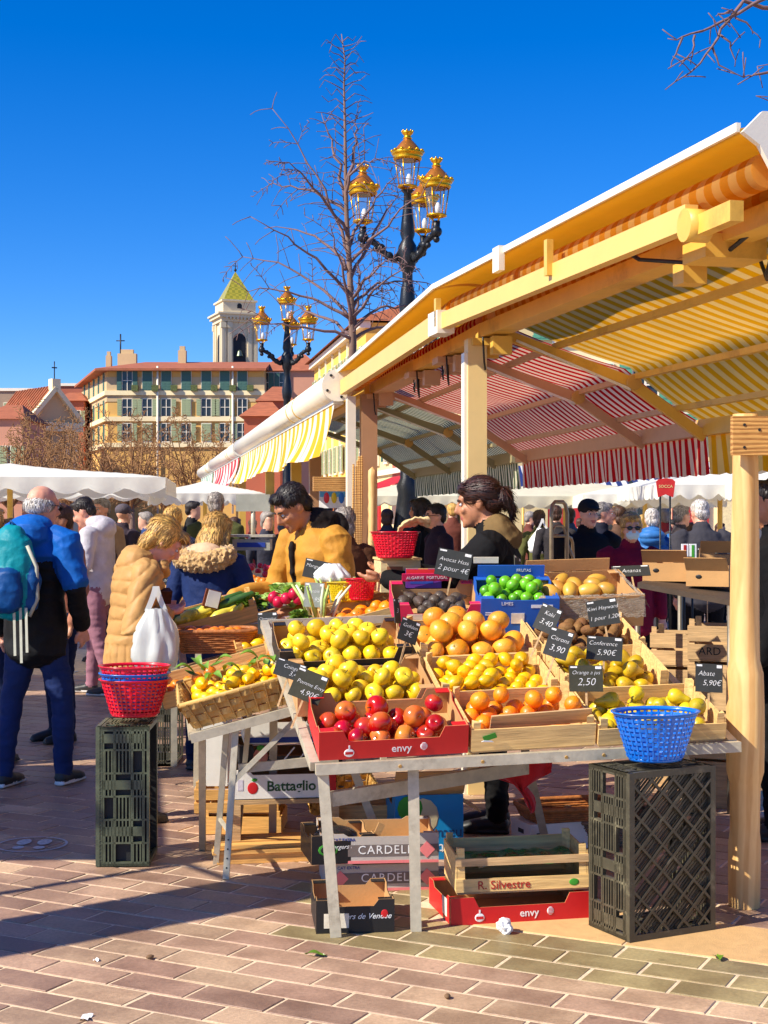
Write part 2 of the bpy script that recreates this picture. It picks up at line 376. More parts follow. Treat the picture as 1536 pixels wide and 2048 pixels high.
rf.add([a0, b0, c0, d0, r0, r1], [(0, 1, 5, 4), (1, 2, 5), (2, 3, 4, 5), (3, 0, 4)]); rf.add([a0-Vector((0, 0, .25)), b0-Vector((0, 0, .25)), b0, a0, d0-Vector((0, 0, .25)), d0], [(0, 1, 2, 3), (4, 0, 3, 5), (1, 0, 4)])
rfo = rf.build('roof', roofm, pal)
for px, py, w_ in ((365, 712, .9), (255, 718, 2.2), (218, 722, .6)):
    c = W(px, py, 172 if px == 365 else 178); MB().bb(c.x-w_/2, c.x+w_/2, c.y-.5, c.y+.5, c.z-1.8, c.z+.6).bb(c.x-w_/3, c.x+w_/3, c.y-.3, c.y+.3, c.z+.6, c.z+1.1).build('chimney', plaster['sand'], rfo)
an = W(241, 722, 178); MB().tube([an, an+Vector((0, 0, 3.2))], .09, 6).tube([an+Vector((-.5, 0, 2.4)), an+Vector((.5, 0, 2.4))], .07, 6).build('antenna', pm('dark_iron', (.03, .03, .035), .45, metal=.6, bump=.1), rfo)
xs = (255, 295, 333, 373, 413, 450, 485)
for i, px in enumerate(xs):
    c = W(px, 781, Yb); window(pal, T(c.x, Yb-.1, c.z), 1.05, 2.1, True, 'teal', closed=i != 0)
    fb = MB().bb(c.x+.55, c.x+1.25, Yb-.7, Yb-.25, c.z-.1, c.z+.55); fb.build('flower_box', pm('box_plants', (.10, .12, .03), .8, var=.5, vs=6, bump=.5, bs=8), pal)
    c = W(px, 832, Yb); window(pal, T(c.x, Yb-.1, c.z), 1.0, 1.85, i < 6, 'pale', closed=(i == 3))
    c = W(px, 882, Yb); window(pal, T(c.x, Yb-.1, c.z), 1.0, 1.9, True, 'pale', closed=(i % 3 == 1))
sd = (D_-A).normalized()
for i in range(5):
    for py, hh in ((781, 2.1), (832, 1.85), (882, 1.9)):
        p = A+sd*(2.2+i*4.0); window(pal, facing((p.x, p.y, H+(HY-py)*k_), (-sd.y, sd.x) if -sd.y < 0 else (sd.y, -sd.x)), 1.0, hh, True, 'teal', closed=True)
for px in (316, 466):
    c = W(px, 740, Yb); MB().tube([(c.x, Yb-.3, 2), (c.x, Yb-.3, c.z+.4)], .12, 6).build('drain_pipe', trimm, pal)
# bell tower
tw = thing('bell_tower', 'white baroque bell tower with green and yellow tiled pyramid roof', 'tower', T(W(468, 1035, 220).x, 222, 0) @ RZ(20))
hw = 2.45
sh = MB().bb(-hw, hw, -hw, hw, 0, 31)
sh.build('wall', plaster['white'], tw)
pil = MB(); crn = MB()
for sx, sy in ((-1, -1), (1, -1), (-1, 1), (1, 1)):
    for q in (.0, .95):
        pil.bb(sx*hw-.28-sx*q, sx*hw+.28-sx*q, sy*hw-.14+sy*.1, sy*hw+.14+sy*.12, 18, 30.2); pil.bb(sx*hw-.14+sx*.1, sx*hw+.14+sx*.12, sy*hw-.28-sy*(q+.02), sy*hw+.28-sy*(q+.02), 18, 30.2)
        pil.bb(sx*hw-.4-sx*q, sx*hw+.4-sx*q, sy*hw-.2+sy*.15, sy*hw+.2+sy*.18, 29.3, 30.1)
pil.build('pilaster', plaster['white'], tw)
for z0, z1, o_ in ((30.2, 30.8, .35), (30.8, 31.25, .7), (31.25, 31.5, .95), (31.5, 33.2, .0), (33.2, 33.45, .22)): crn.bb(-hw-o_, hw+o_, -hw-o_, hw+o_, z0, z1)
for i in range(9):
    for sy in (-1, 1): crn.bb(-hw+.3+i*.54, -hw+.55+i*.54, sy*(hw+.5)-.2, sy*(hw+.5)+.2, 30.5, 30.8)
crn.build('cornice', plaster['white'], tw)
op = MB()
def archpts(w, h, n=10): return [(-w, 0), (w, 0)]+[(w*math.cos(math.pi*i/n), h+w*math.sin(math.pi*i/n)) for i in range(n+1)]
for rot in (0, 90, -90):
    op.prism(archpts(.95, 3.3), hw-.25, hw+.03, M=RZ(rot) @ Matrix(((1, 0, 0, 0), (0, 0, -1, 0), (0, 1, 0, 24.3), (0, 0, 0, 1))))
op.build('belfry_opening', pm('belfry_dark', (.012, .014, .02), .8), tw)
bl = MB().lathe([(.55, 0), (.42, .25), (.32, .7), (.12, .9), (.01, .92)], 14, c=(0, -hw-.08, 25.2)); bl.build('bell', pm('bronze', (.18, .22, .16), .4, metal=.8), tw)
vent = MB().prism(archpts(.35, .4), hw-.1, hw+.04, M=Matrix(((1, 0, 0, 0), (0, 0, -1, 0), (0, 1, 0, 32.2), (0, 0, 0, 1)))); vent.build('vent', MATS['belfry_dark'], tw)
m, t, b = _new('glazed_tiles'); co = _coords(t, (1, 1, 1)); ck = _n(t, 'ShaderNodeTexChecker', Scale=2.2); t.links.new(co, ck.inputs['Vector'])
ck.inputs[1].default_value = S(190, 176, 60)+(1,); ck.inputs[2].default_value = S(120, 128, 44)+(1,)
n1 = _n(t, 'ShaderNodeTexNoise', Scale=1.4, Detail=4.); t.links.new(co, n1.inputs['Vector']); t.links.new(_mix(t, n1.outputs[0], ck.outputs[0], S(176, 160, 52)+(1,)), b.inputs['Base Color']); b.inputs['Roughness'].default_value = .3
sp = MB(); q_ = hw-.15; sp.add([(-q_, -q_, 33.45), (q_, -q_, 33.45), (q_, q_, 33.45), (-q_, q_, 33.45), (0, 0, 38.0)], [(0, 1, 4), (1, 2, 4), (2, 3, 4), (3, 0, 4)])
spo = sp.build('spire', MATS['glazed_tiles'], tw); MB().tube([(0, 0, 37.9), (0, 0, 39.3)], .07, 6).ell((0, 0, 38.2), (.22, .22, .22)).bb(-.35, .35, -.04, .04, 38.75, 38.85).build('finial', MATS['dark_iron'], spo)
# church with pediment and cross
ch = thing('church', 'small church front with tiled gable, white pilasters and a cross on top', 'church', T(W(100, 1035, 150).x, 152, 0) @ RZ(38))
MB().bb(-2.4, 2.4, 0, 9, 0, 11.5).prism([(-2.4, 0), (2.4, 0), (0, 2.9)], 0, 9, M=Matrix(((1, 0, 0, 0), (0, 0, 1, 0), (0, 1, 0, 11.501), (0, 0, 0, 1)))).build('wall', plaster['sand'], ch)
f = MB()
for x in (-2.2, -1.4, 1.4, 2.2): f.bb(x-.28, x+.28, -.35, -.001, 0, 10.2)
f.bb(-2.9, 2.9, -.6, .2, 10.3, 11.2); f.beam((-3.0, -.3, 11.2), (0, -.3, 14.7), .6, .45); f.beam((3.0, -.3, 11.2), (0, -.3, 14.7), .6, .45); f.bb(-.45, .45, -.5, .4, 14.5, 15.6)
f.build('pediment', plaster['pale'], ch)
r = MB().add([(-2.9, -.1, 11.3), (0, -.1, 14.9), (0, 9.2, 14.9), (-2.9, 9.2, 11.3), (2.9, -.1, 11.3), (2.9, 9.2, 11.3)], [(0, 1, 2, 3), (1, 4, 5, 2)]); rr = r.build('roof', roofm, ch)
rib = MB()
for i in range(14):
    y = .3+i*.66
    for sx in (-1, 1): rib.tube([(sx*2.9, y, 11.36), (0, y, 14.96)], .11, 5)
rib.build('tile_rib', roofm, rr)
MB().tube([(0, 0, 15.6), (0, 0, 17.4)], .06, 6).bb(-.28, .28, -.05, .05, 16.7, 16.82).build('cross', MATS['dark_iron'], ch)
# smaller houses between and behind
def block(name, label, px0, px1, pyt, Y, depth, mat, roof_h=0., wins=(), rot=0, over=.4, shut='pale'):
    a, b_ = W(px0, pyt, Y), W(px1, pyt, Y); w = b_.x-a.x; h = a.z
    o = thing(name, label, 'house', T(a.x, Y, 0) @ RZ(rot)); MB().bb(0, w, 0, depth, 0, h).build('wall', mat, o)
    if roof_h:
        MB().add([(-over, -over, h-.1), (w+over, -over, h-.1), (w+over, depth+over, h-.1), (-over, depth+over, h-.1), (w*.3, depth/2, h+roof_h), (w*.7, depth/2, h+roof_h)],
                 [(0, 1, 5, 4), (1, 2, 5), (2, 3, 4, 5), (3, 0, 4), (3, 2, 1, 0)]).build('roof', roofm, o)
    else: MB().bb(-.2, w+.2, -.2, depth+.2, h, h+.35).build('parapet', trimm, o)
    for x, z, ww, hh in wins: window(o, T(w*x, -.06, h*z), ww, hh, True, shut, closed=random.random() < .4)
    return o
block('house', 'grey house at the far left with a flat parapet behind bare trees', -30, 66, 782, 190, 14, plaster['grey'], 0, [(.5, .8, 1.2, 2), (.8, .8, 1.2, 2), (.5, .6, 1.2, 2), (.8, .6, 1.2, 2)])
block('house', 'pink house with low clay roof at the far left edge', -40, 44, 836, 140, 10, plaster['pink'], 1.6, [(.4, .6, 1, 1.7), (.6, .6, 1, 1.7), (.8, .6, 1, 1.7), (.6, .3, 1, 1.7), (.8, .3, 1, 1.7)])
block('house', 'small red gable house between the grey house and the church', 22, 70, 808, 158, 9, plaster['red'], 2.0, [(.5, .75, 1, 1.6)])
block('house', 'brick red house wall between the church and the ochre palace', 120, 172, 772, 196, 10, plaster['brick'], 0, [(.5, .7, 1, 1.8)])
block('house', 'brown house with plain wall beside the church roof', 104, 168, 800, 176, 8, plaster['brick'], 1.2, [(.5, .8, 1, 1.8), (.75, .8, 1, 1.8)])
block('house', 'pink house with dark roof right of the ochre palace', 524, 640, 740, 168, 12, plaster['pink'], 2.4, [(.12, .86, 1.1, 2.2), (.3, .86, 1.1, 2.2), (.12, .68, 1.1, 2.0), (.3, .68, 1.1, 2.0)], shut='teal')
block('house', 'low red house with clay roof below the lamp lanterns', 520, 580, 800, 130, 8, plaster['red'], 1.5, [(.4, .72, .9, 1.5)])
block('house', 'terracotta house with low roof beside the palace corner', 488, 560, 830, 120, 7, plaster['brick'], 1.3, [(.5, .72, .9, 1.4)])
# houses along the right side of the square
FO = Vector((15-.165*30, 30, 0)); FA = Vector((-.165, .986, 0)); FN = Vector((-.986, -.165, 0))
def fac_frame(s): return facing(FO+FA*s, FN)
specs = [(32, 46, 11.6, 'cream', 'green', 'cream house on the right side, seen between the stall posts'),
         (46, 58, 11.9, 'red', 'pale', 'red house on the right side behind the stall posts'),
         (58, 68, 11.5, 'cream', 'teal', 'cream house on the right side beyond the red house'),
         (68, 96, 14.2, 'yellow', 'pale', 'yellow house with clay roof behind the bare tree, farthest on the right side')]
for s0, s1, hh, pl, shn, lab in specs:
    M = fac_frame(s1); L = s1-s0      # local x runs towards the camera
    o = thing('town_house', lab, 'house', M); sgn = 1
    MB().bb(0, L, 0, 10, 0, hh).build('wall', plaster[pl], o)
    MB().bb(-.05, L+.05, -.45, .3, hh-.35, hh+.1).build('cornice', trimm, o); MB().bb(0, L, -.18, -.001, 4.1, 4.4).build('string_course', trimm, o)
    MB().add([(-.3, -.8, hh+.1), (L+.3, -.8, hh+.1), (L+.3, 10, hh+.1), (-.3, 10, hh+.1), (1.5, 4.5, hh+2.1), (L-1.5, 4.5, hh+2.1)], [(0, 1, 5, 4), (1, 2, 5), (2, 3, 4, 5), (3, 0, 4)]).build('roof', roofm, o)
    n = int(L//2.9)
    for i in range(n):
        for fl in range(3 if s0 > 30 else 4):
            z = 4.9+fl*(hh-5.2)/(3 if s0 > 30 else 4)
            window(o, T((i+.5)*L/n, -.06, z), 1.05, 1.85, True, shn, closed=random.random() < .35)
        dm = MB().bb((i+.5)*L/n-1.05, (i+.5)*L/n+1.05, -.12, .0, 0.1, 3.3)
        dm.build('shop_front', random.choice([panem, pm('shop_red', S(190, 40, 40), .5), pm('shop_cream', S(236, 214, 160), .5), panem]), o)
    if True:
        for k in range(1, int(L//4)): MB().bb(k*4-.12, k*4+.12, -.12, -.001, 4.4, hh-.4).build('pilaster', trimm, o)
for s0, s1, c, lab in ((47, 57, S(205, 40, 60), 'red shop awning over the red house ground floor'), (33, 45, S(230, 190, 70), 'yellow shop awning under the cream house')):
    M = fac_frame(s1); L = s1-s0; a = MB()
    a.add([(0, -.2, 3.9), (L, -.2, 3.9), (L, -2.0, 3.2), (0, -2.0, 3.2), (0, -2.0, 2.85), (L, -2.0, 2.85)], [(0, 1, 2, 3), (3, 2, 5, 4)])
    a.build('shop_awning', cloth('shopcloth_%d' % s0, c), None, M=M, label=lab, cat='awning')
# cream house facing the camera beyond the right awnings
YR = 62.; x0 = W(1010, 1035, YR).x; L = W(1760, 1035, YR).x-x0; hh = 11.6
o = thing('town_house', 'broad cream house with green shutters facing the market behind the red awning', 'house', T(x0, YR, 0))
MB().bb(0, L, 0, 9, 0, hh).build('wall', plaster['pale'], o)
MB().bb(-.05, L+.05, -.45, .3, hh-.35, hh+.1).build('cornice', trimm, o); MB().bb(0, L, -.18, -.001, 3.6, 3.9).build('string_course', plaster['sand'], o)
MB().add([(-.3, -.8, hh+.1), (L+.3, -.8, hh+.1), (L+.3, 9, hh+.1), (-.3, 9, hh+.1), (1.5, 4.5, hh+1.2), (L-1.5, 4.5, hh+1.2)], [(0, 1, 5, 4), (1, 2, 5), (2, 3, 4, 5), (3, 0, 4)]).build('roof', roofm, o)
for i, px in enumerate((1060, 1130, 1200, 1290, 1380, 1470)):
    for z in (4.5, 6.15, 8.9):
        hw_ = 1.35 if z < 6 else 1.75
        window(o, T(W(px, 1035, YR).x-x0, -.06, z), 1.0, hw_, True, 'green', closed=(i+int(z)) % 2 == 0)
    MB().bb(W(px, 1035, YR).x-x0-.75, W(px, 1035, YR).x-x0+.75, -.12, 0, .1, 3.2).build('shop_front', [panem, pm('shop_red', S(190, 40, 40), .5), pm('shop_cream', S(236, 214, 160), .5)][i % 3], o)
c = W(1335, 835, YR); rl = MB()
for i in range(9): rl.tube([(c.x-x0-.8+i*.2, -.55, 4.4), (c.x-x0-.8+i*.2, -.55, 5.3)], .02, 4)
rl.bb(c.x-x0-.9, c.x-x0+.9, -.6, -.5, 5.3, 5.36); rl.bb(c.x-x0-.9, c.x-x0+.9, -.62, -.13, 4.3, 4.4); rl.build('balcony', pm('iron_rail', (.05, .05, .05), .5), o)
# ---- lamp posts ------------------------------------------------------
iron = pm('cast_iron', (.022, .024, .028), .38, metal=.5, var=.3, bump=.3, bs=60)
gold = pm('gilding', S(228, 168, 30), .3, metal=.75, var=.2, vs=20, bump=.25, bs=40)
copper = pm('copper_cap', S(196, 120, 44), .35, metal=.6, var=.2, vs=12, bump=.15)
m, t, b = _new('lamp_glass'); tr = t.nodes.new('ShaderNodeBsdfTransparent'); gl = _n(t, 'ShaderNodeBsdfGlossy', Roughness=.05); mx = _n(t, 'ShaderNodeMixShader'); mx.inputs[0].default_value = .13
t.links.new(tr.outputs[0], mx.inputs[1]); t.links.new(gl.outputs[0], mx.inputs[2]); t.links.new(mx.outputs[0], t.nodes['Material Output'].inputs[0]); glass = MATS['lamp_glass']
bulbm = pm('bulb_white', (.85, .85, .82), .3, var=.02, bump=0)
LM = {}
def lantern(parent, M):
    if not LM:
        fr = MB()
        for i in range(6):
            a = 2*math.pi*i/6; fr.tube([(.115*math.cos(a), .115*math.sin(a), .02), (.165*math.cos(a), .165*math.sin(a), .36)], .008, 5)
        fr.lathe([(.10, -.01), (.135, 0), (.135, .02), (.10, .03)], 18)
        for i in range(3):
            a = 2*math.pi*i/3; fr.tube([(.10*math.cos(a), .10*math.sin(a), 0), (.05*math.cos(a), .05*math.sin(a), -.05), (.0, 0, -.1)], .012, 5)
        LM['f'] = fr.mesh('lantern', gold)
        LM['g'] = MB().lathe([(.110, .03), (.158, .36)], 6, smooth=False).mesh('glass', glass)
        bd = MB().lathe([(.16, .36), (.185, .365), (.195, .39), (.18, .41), (.205, .43), (.22, .46), (.20, .475), (.16, .48)], 24)
        for i in range(12):
            a = 2*math.pi*i/12; bd.ell((.205*math.cos(a), .205*math.sin(a), .478), (.03, .03, .022), 6, 4)
        LM['b'] = bd.mesh('crown_band', gold)
        LM['c'] = MB().lathe([(.185, .475), (.15, .53), (.09, .6), (.055, .635), (.05, .65)], 20).mesh('cap', copper)
        fi = MB().lathe([(.05, .645), (.065, .655), (.045, .675), (.05, .695), (.075, .72), (.08, .74), (.05, .745)], 14)
        for i in range(8):
            a = 2*math.pi*i/8; fi.ell((.072*math.cos(a), .072*math.sin(a), .748), (.014, .014, .018), 5, 4)
        LM['t'] = fi.mesh('finial', gold); LM['u'] = MB().lathe([(.012, .02), (.035, .06), (.04, .12), (.02, .17), (.002, .18)], 10).mesh('bulb', bulbm)
    o = ob('lantern', LM['f'], parent, M)
    for k, n in (('g', 'glass'), ('b', 'crown_band'), ('c', 'cap'), ('t', 'finial'), ('u', 'bulb')): ob(n, LM[k], o, T(.03, 0, 0) if k == 'u' else None)
def lamp_post(label, p, rot):
    o = thing('street_lamp', label, 'street lamp', T(p) @ RZ(rot), 'gilded street lamps in the square')
    MB().lathe([(.34, 0), (.34, .12), (.26, .16), (.24, .5), (.28, .55), (.22, .62), (.17, 1.2), (.22, 1.35), (.19, 1.45), (.13, 1.9), (.15, 2.0), (.10, 2.1), (.075, 4.2), (.1, 4.25), (.115, 4.4), (.09, 4.62), (.07, 4.7), (.07, 4.85), (.10, 4.9), (.12, 5.0), (.14, 5.1), (.12, 5.2), (.075, 5.28), (.1, 5.36), (.085, 5.5), (.055, 5.75), (.05, 5.9), (.09, 5.94)], 18).build('pole', iron, o)
    for i in range(3):
        a = 2*math.pi*i/3; ar = MB(); d = Vector((math.cos(a), math.sin(a), 0))
        pts = [(0.08, 5.08), (.2, 5.02), (.32, 5.1), (.42, 5.22), (.54, 5.27), (.6, 5.33), (.6, 5.44)]
        ar.tube([d*r_+Vector((0, 0, z)) for r_, z in pts], [.06, .045, .05, .045, .04, .045, .05], 8)
        for r_, z, q in ((.25, 5.06, .06), (.36, 5.16, .065), (.48, 5.25, .05), (.6, 5.30, .075), (.6, 5.2, .045), (.16, 5.02, .055), (.43, 5.15, .04)): ar.ell(d*r_+Vector((0, 0, z)), (q, q, q), 8, 6)
        ar.build('arm', iron, o); lantern(o, T(d.x*.6, d.y*.6, 5.5))
    lantern(o, T(0, 0, 5.98))
    return o
lamp_post('nearest gilded four-lantern lamp post rising behind the stall roof', (W(815, 1035, 20).x, 20, 0), -52)
lamp_post('farther gilded lamp post in front of the bell tower', (W(574, 1035, 33.5).x, 33.5, 0), -35)
lamp_post('gilded lamp post mostly hidden behind the stall roof, only a lantern tip showing', (W(868, 1035, 33.8).x, 33.8, 0), 10)
# ---- bare trees --------------------------------------------------------
bark = pm('bark', S(128, 100, 84), .85, var=.35, vs=5, st=(1, 1, .4), bump=.6, bs=30)
twig = pm('twig_bark', S(120, 92, 88), .8, var=.25, vs=20, bump=.2)
btwig = pm('brown_twig', S(150, 108, 66), .85, var=.3, vs=3, bump=.2)
rnd = random.Random(11)
RMIN = [.0035]
def branch(mb, p, d, L, r, depth, droop=.0, up=.0, n=6, twigs=True, mi=0, wild=.22):
    pts = [p.copy()]; q = p.copy(); dd = d.normalized(); rs = [r]
    for i in range(n):
        dd = (dd+Vector((rnd.gauss(0, wild*.5), rnd.gauss(0, wild*.5), rnd.gauss(0, wild*.4)+up-droop*(i/n))) * .5).normalized()
        q = q+dd*L/n; pts.append(q.copy()); rs.append(max(RMIN[0], r*(1-.85*(i+1)/n)))
    mb.tube(pts, rs, 5 if r > .012 else 4, mi)
    if depth > 0:
        k = n-1 if depth > 1 else n
        for i in range(1, n+1):
            for _ in range(1 if depth > 1 else 2):
                base = pts[i]; tang = (pts[i]-pts[i-1]).normalized(); side = tang.cross(Vector((rnd.gauss(0, 1), rnd.gauss(0, 1), rnd.gauss(0, 1)))).normalized()
                nd = (tang*.55+side*.8).normalized()
                branch(mb, base, nd, L*rnd.uniform(.22, .42)*(1.05-.45*i/n), max(.0035, rs[i]*.6), depth-1, droop, up*.4, max(3, n-2), mi=mi, wild=wild)
YT = 15.
tr_ = thing('bare_tree', 'tall young bare tree with whip-like top behind the stall roof', 'tree', T(W(705, 1035, YT).x, YT, 0))
base = W(705, 1035, YT); base.z = 0
def tl(px, py, dy=0): q = W(px, py, YT+dy); return q-base
trunk_px = [(702, 1340), (700, 1000), (699, 800), (706, 690), (703, 620), (698, 520), (693, 430), (691, 340), (690, 250), (688, 170), (690, 120), (683, 68)]
tp = [tl(x, y) for x, y in trunk_px]; tp[0].z = 0
MB().tube(tp, [.05, .042, .038, .038, .033, .028, .023, .018, .013, .009, .007, .004], 10).build('trunk', bark, tr_)
cr = MB()
limbs = [((704, 640), (640, 590), (560, 575), (500, 580), .0), ((704, 650), (655, 560), (560, 520), (482, 512), .4), ((702, 600), (660, 530), (575, 470), (500, 432), -.3), ((698, 540), (660, 480), (615, 450), (530, 455), .5),
         ((697, 520), (668, 420), (640, 340), (545, 222), .1), ((694, 470), (650, 400), (600, 330), (570, 325), -.5), ((693, 430), (640, 375), (590, 370), (535, 368), .3), ((691, 400), (675, 320), (660, 260), (640, 230), .2),
         ((705, 640), (735, 590), (770, 545), (830, 530), -.2), ((704, 620), (740, 560), (790, 545), (880, 575), .4), ((700, 560), (740, 470), (790, 400), (800, 385), .3), ((698, 530), (735, 480), (800, 420), (860, 385), -.3),
         ((697, 500), (720, 430), (760, 390), (800, 340), .5), ((705, 660), (740, 610), (800, 600), (860, 620), .2), ((702, 600), (730, 560), (740, 540), (800, 510), -.5), ((706, 670), (640, 640), (600, 600), (560, 610), .6),
         ((691, 380), (712, 300), (712, 250), (712, 235), .1), ((692, 400), (700, 330), (716, 320), (760, 320), -.2), ((706, 665), (720, 600), (715, 540), (730, 470), .3), ((705, 655), (688, 560), (675, 500), (660, 440), -.4),
         ((706, 675), (760, 640), (820, 645), (850, 640), .5), ((706, 680), (660, 655), (560, 655), (500, 640), -.2)]
for a, b_, c, d, dy in limbs:
    P = [tl(*a), tl(*b_, dy*.5), tl(*c, dy), tl(*d, dy*1.4)]; n = 10; pts = []
    for i in range(n+1):
        u = i/n; pts.append(P[0]*(1-u)**3+P[1]*3*u*(1-u)**2+P[2]*3*u*u*(1-u)+P[3]*u**3+Vector((rnd.gauss(0, .012), rnd.gauss(0, .02), rnd.gauss(0, .012))))
    cr.tube(pts, [max(.004, .020*(1-.85*i/n)) for i in range(n+1)], 5)
    for i in range(2, n+1):
        tang = (pts[i]-pts[i-1]).normalized()
        for sgn in (-1, 1):
            if rnd.random() < .45: continue
            sd_ = Vector((-tang.z*sgn, rnd.uniform(-.7, .7), tang.x*sgn)); branch(cr, pts[i], tang*.7+sd_*.8, rnd.uniform(.12, .36), .005, 1 if rnd.random() < .3 else 0, .5, 0, 4, wild=.25)
for i in range(60):                       # short curved side shoots on the whip
    u = i/60; a = 5+u*5.8; k = int(a); p = tp[k].lerp(tp[min(k+1, 11)], a-k); sg = 1 if i % 2 else -1
    L = (.34-.14*u)*rnd.uniform(.6, 1.1); pts = [p, p+Vector((sg*L*.4, rnd.uniform(-.15, .15), L*.32)), p+Vector((sg*L*.75, rnd.uniform(-.2, .2), L*.36)), p+Vector((sg*L, rnd.uniform(-.2, .2), L*.26))]
    cr.tube(pts, [.0055, .005, .004, .003], 4)
cr.build('crown', twig, tr_)
# branches of a plane tree reaching in from the upper right
t2 = thing('bare_tree', 'bare tree outside the right edge reaching thin branches into the sky', 'tree', T(3.6, 9.5, 0))
o2 = Vector((3.6, 9.5, 0)); YB = 9.0
MB().tube([(0, 0, 0), (.03, 0, 1.5), (0, .03, 3.2), (-.05, 0, 4.6), (.02, 0, 6.4)], [.16, .13, .12, .09, .04], 12).build('trunk', bark, t2)
cr = MB()
for pl in ([(1900, 330, .3), (1700, 120, .2), (1560, -20, 0), (1480, 25, 0), (1420, 55, 0), (1365, 75, 0), (1335, 80, 0)], [(1700, 120, .2), (1600, 30, .1), (1490, 0, 0), (1455, 40, 0), (1425, 95, 0), (1385, 140, 0), (1330, 180, 0)],
           [(1425, 95, 0), (1440, 130, 0), (1490, 155, 0)], [(1365, 75, 0), (1352, 110, 0), (1338, 140, 0)], [(1440, 70, 0), (1465, 95, 0), (1472, 135, 0)], [(1470, 35, 0), (1500, 55, 0), (1518, 80, 0)], [(1390, 70, 0), (1388, 105, 0), (1380, 130, 0)],
           [(1900, 330, .3), (1700, 200, .2), (1560, 140, 0), (1510, 150, 0), (1490, 155, 0)], [(1640, 150, .1), (1570, 125, 0), (1516, 128, 0)], [(1700, 220, .1), (1580, 190, 0), (1515, 193, 0)], [(1465, 20, 0), (1440, 28, 0), (1432, 30, 0)]):
    pts = [W(x, y, YB+dy)-o2 for x, y, dy in pl]; fine = [pts[0]]
    for a, b_ in zip(pts, pts[1:]):
        for q in (1/3, 2/3, 1): fine.append(a.lerp(b_, q)+Vector((rnd.gauss(0, .006), rnd.gauss(0, .01), rnd.gauss(0, .006))))
    n = len(fine); r0_ = .008 if len(pl) < 5 else .018; cr.tube(fine, [max(.003, r0_*(1-.9*i/n)) for i in range(n)], 5)
    for i in range(n//2, n):
        if rnd.random() < .6: branch(cr, fine[i], Vector((rnd.gauss(0, 1), rnd.gauss(0, .6), rnd.gauss(-.2, 1))), rnd.uniform(.06, .16), .0035, 0, .2, 0, 3)
for i in range(7):
    a = rnd.uniform(0, 6.28); branch(cr, Vector((0, 0, rnd.uniform(3.6, 6))), Vector((abs(math.cos(a)), math.sin(a), .7)), 1.6, .04, 2, .1, .1)
cr.tube([Vector((0, 0, 4.2)), W(1900, 330, YB+.3)-o2], [.05, .018], 6)
cr.build('crown', twig, t2)
# brown winter trees in front of the far houses
RMIN[0] = .013
for i, (px, Y, hh, lab) in enumerate(((20, 58, 4.9, 'brown bare tree at the far left edge above the white parasol'), (95, 64, 5.2, 'brown bare tree in front of the church'), (190, 70, 5.4, 'brown bare tree left of the palace corner'),
                                      (262, 62, 4.8, 'golden brown bare tree before the palace wall'), (330, 74, 6.2, 'brown bare tree with tall twigs before the palace middle'), (385, 66, 4.9, 'brown bare tree just left of the cream roller box'), (140, 80, 5.6, 'bare tree between the church and the palace'))):
    o = thing('winter_tree', lab, 'tree', T(W(px, 1035, Y).x, Y, 0), 'brown bare trees at the far end of the square')
    MB().tube([(0, 0, 0), (.05, 0, 1.2), (0, .05, 2.2)], [.17, .13, .12], 8).build('trunk', bark, o); c = MB()
    for q in range(13):
        a = rnd.uniform(0, 6.28); branch(c, Vector((0, 0, 1.9+.1*(q % 4))), Vector((math.cos(a), math.sin(a), rnd.uniform(.5, 1.8))), hh*rnd.uniform(.55, .85), .06, 2, 0, .25, 7, wild=.4)
    c.build('crown', btwig, o)
# ================================================================== MARKET STALL AWNINGS
alu = pm('bounce_tinted_steel', S(226, 180, 78), .42, var=.08, vs=5, bump=.06, dirt=S(150, 104, 40), dv=.54)  # golden bounce light is put into this frame colour
whitebox = pm('cream_enamel', S(244, 234, 210), .38, var=.04, vs=6, bump=.04, coat=.2)
ribm = pm('brushed_arm', S(206, 160, 84), .4, var=.08, vs=6, bump=.06)
cable = pm('black_cable', (.015, .014, .013), .5)
yel = stripes('yellow_stripe', S(240, 160, 8), S(252, 200, 106), .125, 1, transl=.74)
coverm = cloth('golden_cover', S(238, 198, 72), .5)
yel_b = stripes('yellow_stripe_valance', S(250, 190, 30), S(252, 246, 222), .42, 1, transl=.25)
redm = stripes('red_stripe', S(206, 14, 18), S(252, 206, 166), .105, 1, transl=.74)
redf = stripes('red_stripe_bright', S(222, 44, 60), S(250, 236, 224), .85, 1, transl=.25)
grn = stripes('green_stripe', S(70, 92, 58), S(236, 232, 196), .085, 1, transl=.45)
grf = stripes('green_stripe_pale', S(150, 190, 160), S(240, 244, 232), .9, 1, transl=.25)
PROF = [(.12, 2.74), (.94, 2.46), (1.42, 2.14)]
def prof_at(u):
    if u < .5: a, b_, q = PROF[0], PROF[1], u*2
    else: a, b_, q = PROF[1], PROF[2], u*2-1
    return a[0]+(b_[0]-a[0])*q, a[1]+(b_[1]-a[1])*q
